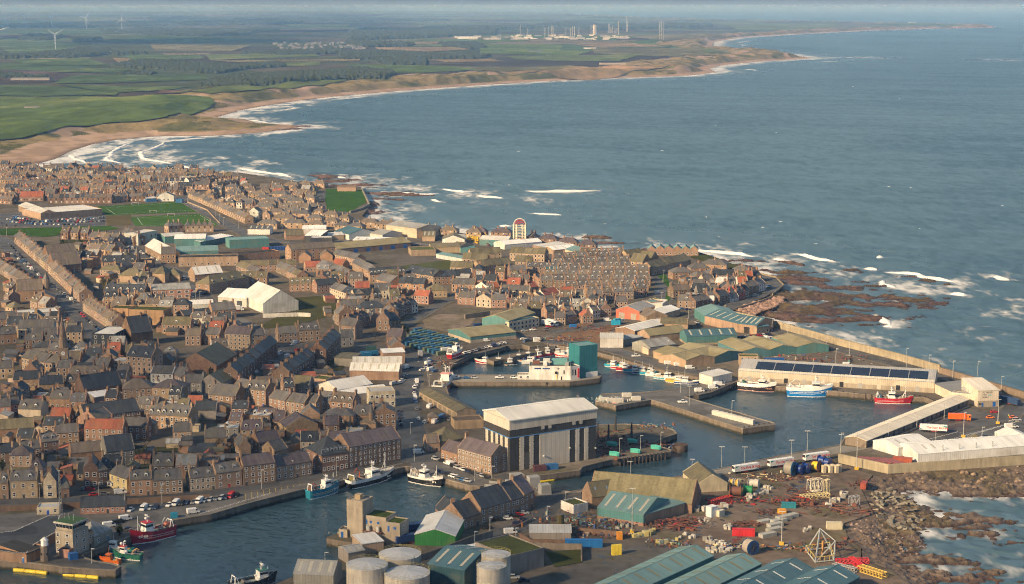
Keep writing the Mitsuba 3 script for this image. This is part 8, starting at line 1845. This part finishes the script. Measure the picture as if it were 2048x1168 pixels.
# lamps, masts
def lamp(v,x,y,h,where,two=False):
	p=v(x,y); k=thing('lamp_post',f'{"tall" if h > 12 else "slim"} grey lamp post {where}','lamp post','lamp posts')
	part(k,'pole',MB().cyl(p,p+[0,0,h],.16 if h < 13 else .24,.09,6,(.42,.42,.4,.5)),'paint'); hd=MB().box(p[0] -.1,p[0] +1.3,p[1] -.16,p[1] +.16,h-.12,h+.08,(.62,.62,.6,.4))
	if two: hd.box(p[0] -1.3,p[0] -.1,p[1] -.16,p[1] +.16,h-.12,h+.08,(.62,.62,.6,.4))
	part(k,'head',hd,'paint')
	if h > 12: part(k,'base',MB().box(p[0] -.8,p[0] +.8,p[1] -.8,p[1] +.8,0,1.2,(.65,.42,.05,.6)),'paint')
for v,where,two,pts in [(L_,'along the outer quay',True,[(243,352,10),(740,315,9),(978,228,10),(1165,212,9),(1541,155,9),(1668,112,11),(1940,110,9),(258,755,19),(1462,852,14),(157,122,8),(325,100,8),(490,72,8)]),(G_,'of the fish market yard',False,[(537,1032,10),(665,1165,18),(920,925,9),(1150,838,9),(1300,962,8),(1525,905,13),(1672,965,9),(1803,797,13),(1887,912,9),(1370,755,9),(1577,622,9)]),
		(G_,'by the sea wall road',False,[(1065,335,11),(1247,388,11),(1440,425,10),(1640,412,9),(1830,555,10),(605,248,10),(497,318,10),(420,165,8),(105,115,8)]),(A,'beside the quay road',False,[(1305,523,9),(797,476,7),(1008,582,9),(320,482,7),(740,1003,6)]),(B,'beside the fishing quay',False,[(497,405,9),(735,312,8),(1100,302,9),(1010,1095,9)]),
		(K,'on the road by the stone stores',False,[(115,180,8),(1185,652,6),(1330,572,8),(725,742,6),(930,812,5),(600,882,7),(600,340,6),(740,320,6)]),(F_,'on the central pier',True,[(650,748,10),(718,852,11),(1062,930,8),(280,440,8),(540,430,8),(865,650,8)]),(D_,'on the wide quay road',False,[(1635,695,11),(1645,808,9),(365,715,6),(1495,1160,6),(838,985,9)]),(S_,'on the shore road',False,[(95,640,9),(158,540,7),(105,460,9),(228,490,8),(310,755,8),(982,860,9),(1420,970,9),(1497,1120,9)]),(P,'of the pitch road',False,[(1510,330,10),(1735,460,8),(1768,505,8),(1803,525,8),(1920,555,7),(55,610,8),(1578,1130,9),(1612,1160,9)])]:
	for i,(x,y,h) in enumerate(pts): lamp(v,x,y,h,f'{where}, {ORD[i]}',two and h > 8)
p=A(490,622); k=thing('radio_mast','tall grey lattice radio mast below the quay road','mast'); m=MB()
for j in range(12):
	r0,r1=.95-.06*j,.95-.06*(j+1)
	for i in range(3):
		a,b=i*2.094,(i+1) *2.094; q=lambda t,r,z: p+[r*math.cos(t),r*math.sin(t),z]
		m.bar(q(a,r0,j*1.6),q(a,r1,j*1.6+1.6),.12,GRY).bar(q(a,r0,j*1.6),q(b,r1,j*1.6+1.6),.08,GRY)
part(k,'lattice',m,'paint')
# spires
p=C(520,700); k=thing('clock_spire','tall slender stone town spire with white clock faces','spire'); M=frame(p,.15); ST=(.30,.225,.165,.7)
part(k,'tower',MB().box(-2.8,2.8,-2.8,2.8,0,17,ST).box(-3,3,-3,3,17,17.6,ST),'stone',M); part(k,'belfry',MB().cyl([0,0,17.6],[0,0,24],2.5,2.2,8,ST),'stone',M); part(k,'spire',MB().cyl([0,0,24],[0,0,37],2.1,.08,8,(.27,.2,.15,.7)),'stone',M)
for a in (0,math.pi/2,-math.pi/2): part(k,'clock_face',MB().cyl([0,-2.95,14.6],[0,-2.8,14.6],1.2,None,16,(.66,.65,.6,.5)).bar([0,-3,14.6],[.1,-3,15.5],.12,BLK).bar([0,-3,14.6],[.6,-3,14.4],.12,BLK),'paint',M @ loc(0,0,0,a=a))
for lab,v,x,y,r,h,hr in [('octagonal stone church turret with a domed cap',P,378,1120,2.6,15,5),('corner spirelet with a pyramid slate roof',P,1108,862,2.6,11,6),('slender conical turret beside the pediment bank',D_,1180,1140,1.3,10,4),('western round bay of the harbour house',D_,868,1148,3,9,1.2),('eastern round bay of the harbour house',D_,998,1140,3,9,1.2),('round mossy brick silo in the scrap yard',K,1293,745,1.5,7.5,.2)]:
	p=v(x,y); k=thing('turret',lab,'turret'); M=frame(p,.2); part(k,'drum',MB().cyl([0,0,0],[0,0,h],r,None,10,ST if 'silo' not in lab else (.13,.115,.06,.7)),'stone',M); part(k,'cap',MB().cyl([0,0,h],[0,0,h+hr],r+.15,.12,10,ROOFS['S'][0] +(.3,)),'slate',M)
p=S_(497,655); k=thing('beacon','small white-topped brick beacon at the road junction','beacon'); part(k,'shaft',MB().box(p[0] -1.3,p[0] +1.3,p[1] -1.3,p[1] +1.3,0,4.5,(.3,.14,.09,.7)),'paint'); part(k,'lantern',MB().box(p[0] -1.6,p[0] +1.6,p[1] -1.6,p[1] +1.6,4.5,7.6,WHT),'paint')
# puddles in the yards
pd=MB(); PR=random.Random(8); spots=0
while spots < 170:
	t=PR.random(); x,y=(1340+330*t+PR.gauss(0,14),1075-125*t+PR.gauss(0,8)) if PR.random() < .4 else ((1450+160*t+PR.gauss(0,7),1100-140*t+PR.gauss(0,5)) if PR.random() < .7 else (PR.uniform(1180,1330),PR.uniform(1110,1160)))
	spots += 1; p=W(x,y,.09); rx,ry=PR.uniform(.3,1.7),PR.uniform(.3,1.1); a=np.arange(9) *2*math.pi/9; r=np.array([PR.uniform(.6,1.2) for _ in range(9)]); pd.poly(np.c_[p[0] +rx*r*np.cos(a),p[1] +ry*1.6*r*np.sin(a),a*0+.09],(.05,.05,.05,.02))
put('puddles',pd,'paint',label='small shallow puddles reflecting the sky in the storage yard',kind='stuff')
# the lock bridge and its grey machine cabins
for i,(x,y,L,w_,h) in enumerate([(905,405,5.4,4.6,4.2),(940,355,5.6,4.8,4.4),(1075,385,5,4.6,5),(1165,440,4.6,4.2,4.4)]):
	crate('lock_cabin',f'grey machine cabin beside the lock bridge, {ORD[i]} of four','cabin',K,x,y,L,w_,h,.35,(.27,.28,.28,.5)); p=K(x,y)
	kk=thing('cabin_platform',f'steel legs under the {ORD[i]} grey machine cabin','platform'); part(kk,'platform',MB().box(p[0] -3.2,p[0] +3.2,p[1] -2.8,p[1] +2.8,.02,.3,(.2,.2,.2,.6)),'paint')
a,b=K(680,385),K(880,405); kk=thing('lock_bridge','grey steel road bridge across the lock entrance','bridge'); d=(b-a)[:2]; ang=math.atan2(d[1],d[0]); Lb_=float(np.linalg.norm(d)); M=frame(a,ang)
part(kk,'deck',MB().box(0,Lb_,0,6,-.6,.25,(.14,.14,.14,.6),open_bottom=False),'paint',M)
for y in (0,5.8):
	part(kk,'girder',MB().box(0,Lb_,y,y+.25,-.8,1.3,(.25,.26,.26,.5)),'paint',M)
	for j in range(9): part(kk,'rib',MB().box(Lb_*(j+.3) /9,Lb_*(j+.3) /9+.2,y-.08,y+.34,-.8,1.3,(.2,.21,.21,.5)),'paint',M)
for i,(x,y) in enumerate([(828,430),(1082,478),(895,300)]):
	p=K(x,y); kk=thing('bollard',f'red warning post near the lock bridge, {ORD[i]}','post'); part(kk,'post',MB().cyl(p,p+[0,0,1.6],.45,.4,10,(.6,.06,.03,.5)),'paint')
# ---------------------------------------------------------------- rubble, boulders, trees
NR=random.Random(9)
z_at=lambda p: float(shore_z(np.array([[p[0]]]),np.array([[p[1]]]))[0,0])
cove=Polygon([(800,410),(950,395),(1110,430),(1150,560),(1230,640),(1190,720),(1000,740),(860,650),(780,560)])
n=0
while n < 90:
	x,y=NR.uniform(780,1230),NR.uniform(395,740)
	if not cove.contains(Point(x,y)): continue
	p=N(x,y,-1.5); n += 1; L,w_,t_=NR.uniform(1.5,4.2),NR.uniform(1.0,2.2),NR.uniform(.35,1.0)
	m=trimesh.transformations.euler_matrix(NR.uniform(-.5,.5),NR.uniform(-.5,.5),NR.uniform(0,6.3)); m[:3,3] =(p[0],p[1],z_at(p) +.3)
	k=thing('concrete_slab','broken grey concrete slab tumbled on the shore of the cove','slab','tumbled concrete slabs'); g_=NR.uniform(.75,1.15); part(k,'slab',MB().box(-L/2,L/2,-w_/2,w_/2,-t_/2,t_/2,(.27*g_,.245*g_,.2*g_,.2),open_bottom=False),'concrete',m)
ico=trimesh.creation.icosphere(1,1.0)
def boulders(name,label,poly,n,r0,r1,zf,c,view):
	m=MB(); pg=Polygon(poly); k=0
	while k < n:
		x0,y0,x1,y1=pg.bounds; x,y=NR.uniform(x0,x1),NR.uniform(y0,y1)
		if not pg.contains(Point(x,y)): continue
		p=view(x,y,-1.5); k += 1; r=NR.uniform(r0,r1); v=ico.vertices*[r,r*NR.uniform(.7,1.1),r*NR.uniform(.5,.9)]
		v=v*(1+(meshkit.noise(ico.vertices*1.7+k*3.1,5)[:,None] -.5) *.7); g_=NR.uniform(.7,1.2); m.add(v+[p[0],p[1],zf(p) +r*.2],ico.faces,tuple(g_*q for q in c) +(.0,))
	put(name,m,'rock',label=label,kind='stuff')
boulders('riprap','slope of pinkish boulders below the coast road',[(690,690),(830,730),(1080,640),(1075,590),(1000,590),(800,640)],520,.8,1.6,lambda p: -.9,(.34,.22,.165),S_)
boulders('shore_boulders','boulders and stones strewn on the shore of the cove',[(600,690),(850,650),(1000,740),(1190,760),(1240,900),(950,960),(720,860)],150,.2,.7,z_at,(.27,.2,.17),N)
boulders('shore_boulders_001','rough stones below the tall retaining wall',[(950,300),(2000,240),(2000,420),(1400,400),(1120,400)],60,.3,1.4,z_at,(.28,.2,.14),N)
def tree(label,p,h,bare=True,sd=1):
	r=random.Random(sd); k=thing('bare_tree' if bare else 'evergreen_tree',label,'tree'); m,cr=MB(),MB(); BK=(.075,.06,.045,.7)
	def grow(q,d,l,w_,dep):
		e=q+d*l; m.cyl(q,e,w_,w_*.65,5,BK,caps=False)
		if dep == 0:
			for _ in range(9):
				t=e+np.array([r.gauss(0,.5),r.gauss(0,.5),r.gauss(.2,.5)]) *h*.09; s_=np.array([r.gauss(0,1),r.gauss(0,1),r.gauss(.4,.6)]); s_ *= h*.09/np.linalg.norm(s_); o=np.array([r.uniform(-1,1),r.uniform(-1,1),0]) *.05
				cr.add([t-s_,t+s_,t+s_*.2+o],[[0,1,2]],(.09,.07,.05,.7)); cr.add([e,t,e+o],[[0,1,2]],BK)
			return
		for _ in range(3 if dep > 1 else 4):
			a=r.uniform(0,6.28); v=d+np.array([math.cos(a),math.sin(a),.25]) *r.uniform(.5,.9); grow(e,v/np.linalg.norm(v),l*r.uniform(.6,.8),w_*.6,dep-1)
	if bare: grow(np.array(p,float),np.array([0,0,1.0]),h*.3,h*.025,3)
	else:
		m.cyl(p,p+[0,0,h*.5],.22,.1,6,BK)
		for _ in range(420):
			u=np.array([r.gauss(0,1),r.gauss(0,1),r.gauss(0,1)]); u /= np.linalg.norm(u); q=p+[0,0,h*.55] +u*r.uniform(.55,1) *np.array([h*.34,h*.34,h*.46]) *(1+.25*math.sin(u[0] *5+sd)); e=np.array([r.gauss(0,.35),r.gauss(0,.35),r.gauss(0,.3)]); f=np.array([r.gauss(0,.35),r.gauss(0,.35),r.gauss(0,.3)])
			cr.add([q,q+e,q+f],[[0,1,2]],(.028,.042,.02,.7))
	part(k,'trunk',m,'leafy'); part(k,'crown',cr,'leafy')
BT=[(A,330,215,8),(A,260,235,7),(A,1165,225,9),(A,1120,150,8),(A,1440,150,8),(A,560,245,7),(A,470,235,7),(A,1010,120,8),(A,720,150,7),(A,1560,205,7),(A,900,90,8),(A,640,235,6),(P,660,500,7),(P,480,640,8),(P,560,680,8),(P,820,1000,8),(P,860,990,7),(P,60,560,7),(P,20,545,7),(P,120,560,6),(D_,1215,395,7),(C,1500,320,6),(C,1600,330,6),(P,1700,290,8),(P,1110,150,8),(R_,560,640,6),(A,830,60,7),(A,1250,190,7)]
for pg in GARDENS:
	gp=Polygon(pg)
	for _ in range(7):
		x,y=NR.uniform(gp.bounds[0],gp.bounds[2]),NR.uniform(gp.bounds[1],gp.bounds[3])
		if gp.contains(Point(x,y)): BT.append((View(0,0,1),x,y,NR.uniform(5,8)))
for i,(v,x,y,h) in enumerate(BT): tree(f'leafless brown garden tree, {ordw(i)} counted through the town gardens',v(x,y),h,True,30+i)
for i,(v,x,y,h) in enumerate([(A,965,775,4.4),(C,1700,690,5),(P,900,890,5),(P,650,690,5),(P,500,690,6),(D_,1440,330,5),(D_,1470,350,4),(A,20,250,5),(P,940,885,4)]): tree(f'dark round evergreen among the houses, {ORD[i]} of nine',v(x,y),h,False,70+i)
# ---------------------------------------------------------------- far things: wind turbines, gas terminal, village
for i,(bx,by,hy,a0) in enumerate([(111.5,100,70,.5),(50.5,55,36,.2),(103.8,56.5,36,.5),(172.6,57.5,36,.9),(244,60.5,40.5,1.57),(14.5,53,40,.7),(-1,99,63,.3)]):
	p=WG(bx,by); h=(by-hy) /F*float(np.linalg.norm(p-[0,0,EYE])); k=thing('wind_turbine',f'pale wind turbine on the far farmland, {ORD[i]} of seven','wind turbine','wind turbines'); R0=h*.62; WT=(.6,.62,.64,.5)
	part(k,'tower',MB().cyl(p-[0,0,2],p+[0,0,h],h*.02,h*.012,8,WT),'paint'); part(k,'nacelle',MB().box(p[0] -2,p[0] +2,p[1] -5,p[1] +3,p[2] +h-1.5,p[2] +h+1.8,WT),'paint')
	for j in range(3):
		a=a0+j*2.094; e=np.array([math.cos(a),0,math.sin(a)]); part(k,'blade',MB().loft([[p+[0,-6,h] +e*R0*t+np.cross(e,[0,1,0]) *s_*c_+[0,q,0] for s_,q in ((1,0),(0,.6),(-1,0),(0,-.6))] for t,c_ in ((.02,h*.009),(.2,h*.016),(1,h*.004))],WT),'paint')
k=thing('gas_terminal','distant pale gas terminal of halls and slender columns beyond the bay','gas terminal'); TR=random.Random(3)
for j in range(64):
	x,y=TR.choice([TR.uniform(1020,1260),TR.uniform(905,1260)]),TR.uniform(71,80); p=WG(x,y); w_,d_,h_=TR.uniform(14,60),TR.uniform(14,40),TR.uniform(4,11); part(k,'hall',MB().box(p[0] -w_/2,p[0] +w_/2,p[1],p[1] +d_,p[2] -2,p[2] +h_,TR.choice([(.55,.5,.42,.6),(.4,.37,.33,.6),(.3,.29,.28,.6),(.66,.63,.56,.6)])),'paint')
for x,y,ty in [(1041,74,50),(1055,74,56),(1090,73,55),(1097,74,52),(1104,74,52),(1107,74,53),(1132,72,57),(1141,73,56),(1145,73,53),(1149,73,54),(1158,73,53),(1182,70,51),(1188,70,50),(1191,70,50),(1218,66,48),(1222,66,56),(1225,66,51),(1230,67,56),(1234,67,56),(1237,70,43),(1253,64,34),(1255,64,43),(1319,80,43),(1323,80,43),(1327,80,43),(997,80,72),(1001,80,72)]:
	p=WG(x,y); s_=float(np.linalg.norm(p-[0,0,EYE])) /F; part(k,'column',MB().cyl(p-[0,0,2],p+[0,0,(y-ty) *s_],s_*(2.2 if x in (1188,1191) else .55),None,8,TR.choice([(.6,.52,.4,.5),(.45,.42,.38,.5),(.3,.3,.3,.5)])),'paint')
for lab,x,y,w_,h_,c in [('long white hall beside the gas terminal',935,78,130,14,(.66,.66,.64,.5)),('pale low halls west of the gas terminal',985,79,100,8,(.5,.47,.42,.5)),('white farmhouse among far trees',213,108,60,8,(.6,.6,.58,.6)),('grey farm barns on the ploughed land',60,162,110,7,(.3,.27,.22,.6)),('lone grey field barn on the green links',64,218,32,4,(.34,.31,.25,.6)),('white cottage on the far links',1180,98,60,6,(.55,.52,.47,.6)),('dark cottage on the far links',1068,104,70,5,(.2,.2,.2,.6)),('roofs behind the pine clump',780,120,70,6,(.45,.43,.38,.6)),('pale cottages at the dune edge',1225,128,90,3,(.4,.33,.25,.6)),('white house on the far headland',1825,46.5,90,8,(.66,.66,.64,.6)),('pinkish pump house in the green park',693,383,22,5,(.4,.27,.19,.6))]:
	p=WG(x,y) if y < 300 else W(x,y); hh=float(p[2]); kk=thing('far_building',lab,'building'); part(kk,'wall',MB().box(p[0] -w_/2,p[0] +w_/2,p[1],p[1] +w_*.3,hh-2,hh+h_,c),'paint'); m=roof_parts(w_,w_*.3,h_,h_*.3,'g',.3,x1=w_,c=tuple(.6*q for q in c[:3]) +(.3,)); part(kk,'roof',m,'slate',frame([p[0] -w_/2,p[1]],0,hh))
vm=MB()
for _ in range(70):
	p=WG(TR.uniform(545,735),TR.uniform(86,99)); w_=TR.uniform(8,18); c=TR.choice([(.3,.28,.26,.6),(.2,.18,.17,.6),(.26,.25,.24,.6)]); vm.box(p[0],p[0] +w_,p[1],p[1] +9,p[2] -1,p[2] +6,c); vm.add([[p[0],p[1] -.5,p[2] +6],[p[0] +w_,p[1] -.5,p[2] +6],[p[0] +w_,p[1] +4.5,p[2] +10],[p[0],p[1] +4.5,p[2] +10]],[[0,1,2,3]],(.1,.1,.1,.6))
put('far_village',vm,'paint',label='scatter of tiny pale houses of a distant village',kind='stuff')
# goals on the pitches, a watching workman
for i,(x,y,w_) in enumerate([(300,425,7),(264,409,7),(335,431.5,7)]):
	p=W(x,y); k=thing('goal',f'white football goal on the pitch, {ORD[i]} of three','goal'); part(k,'posts',MB().bar(p,p+[0,0,2.4],.2,WHT).bar(p+[w_,0,0],p+[w_,0,2.4],.2,WHT).bar(p+[0,0,2.4],p+[w_,0,2.4],.2,WHT).bar(p+[0,1.5,0],p+[0,0,2.4],.1,WHT).bar(p+[w_,1.5,0],p+[w_,0,2.4],.1,WHT),'paint')
import manifold3d as m3
def capsule(a,b,ra,rb):
	s=lambda p,r: m3.Manifold.sphere(r,12).translate([float(q) for q in p]); return m3.Manifold.batch_hull([s(a,ra),s(b,rb)])
def body(parts):
	man=capsule(*parts[0])
	for q in parts[1:]: man=man+capsule(*q)
	t=man.to_mesh(); return np.array(t.vert_properties[:,:3]),np.array(t.tri_verts)
p=G_(1890,745); k=thing('person','person in dark trousers and a yellow jacket standing by the lorry park road','person'); M=frame(p,2.6)
fig=[((.1,0,.08),(.1,0,.48),.055,.06),((.1,0,.48),(.09,0,.9),.06,.085),((-.1,0,.08),(-.1,0,.48),.055,.06),((-.1,0,.48),(-.09,0,.9),.06,.085),((.1,-.02,.05),(.1,.16,.04),.05,.035),((-.1,-.02,.05),(-.1,.16,.04),.05,.035),((-.08,0,.92),(.08,0,.92),.11,.11),((0,0,.95),(0,0,1.35),.15,.17),((-.17,0,1.4),(.17,0,1.4),.075,.075),((0,0,1.45),(0,.01,1.55),.055,.055),((0,.02,1.63),(0,.03,1.7),.095,.1),
       ((.21,0,1.4),(.26,.02,1.13),.05,.042),((.26,.02,1.13),(.24,.12,.9),.042,.034),((-.21,0,1.4),(-.26,.02,1.13),.05,.042),((-.26,.02,1.13),(-.24,.12,.9),.042,.034)]
for s in (-1,1):
	fig.append(((s*.24,.13,.88),(s*.235,.15,.82),.03,.028))
	for j in range(4): fig.append(((s*.235,.13+.016*j,.81),(s*.22,.135+.018*j,.735+.006*abs(j-1)),.0085,.0075))
	fig.append(((s*.225,.16,.85),(s*.2,.18,.80),.009,.008))
part(k,'body',MB().add(*body(fig),(.04,.045,.06,.8)),'paint',M); part(k,'jacket',MB().add(*body([((0,0,.93),(0,0,1.36),.17,.19),((-.18,0,1.4),(.18,0,1.4),.085,.085),((.22,0,1.4),(.27,.02,1.13),.062,.055),((-.22,0,1.4),(-.27,.02,1.13),.062,.055),((.27,.02,1.13),(.245,.11,.93),.054,.046),((-.27,.02,1.13),(-.245,.11,.93),.054,.046)]),(.7,.62,.05,.7)),'paint',M)
part(k,'head',MB().add(*body([((0,.02,1.63),(0,.03,1.7),.1,.105),((0,.11,1.645),(0,.13,1.635),.022,.016),((.1,.02,1.65),(.1,.02,1.67),.018,.018),((-.1,.02,1.65),(-.1,.02,1.67),.018,.018)]),(.42,.27,.2,.7)),'paint',M); part(k,'hair',MB().add(*body([((0,-.015,1.7),(0,-.02,1.735),.1,.085)]),(.05,.035,.025,.8)),'paint',M)
scene['haze'] ={'type': 'cube','to_world': T().translate([0,60000,(EYE+15-12) /2]).scale([150000,120000,(EYE+15+12) /2]),'bsdf': {'type': 'null'},'interior': {'type': 'ref','id': 'air'}}
note('haze','thin blue haze filling the air over the town, sea and farmland',kind='stuff')
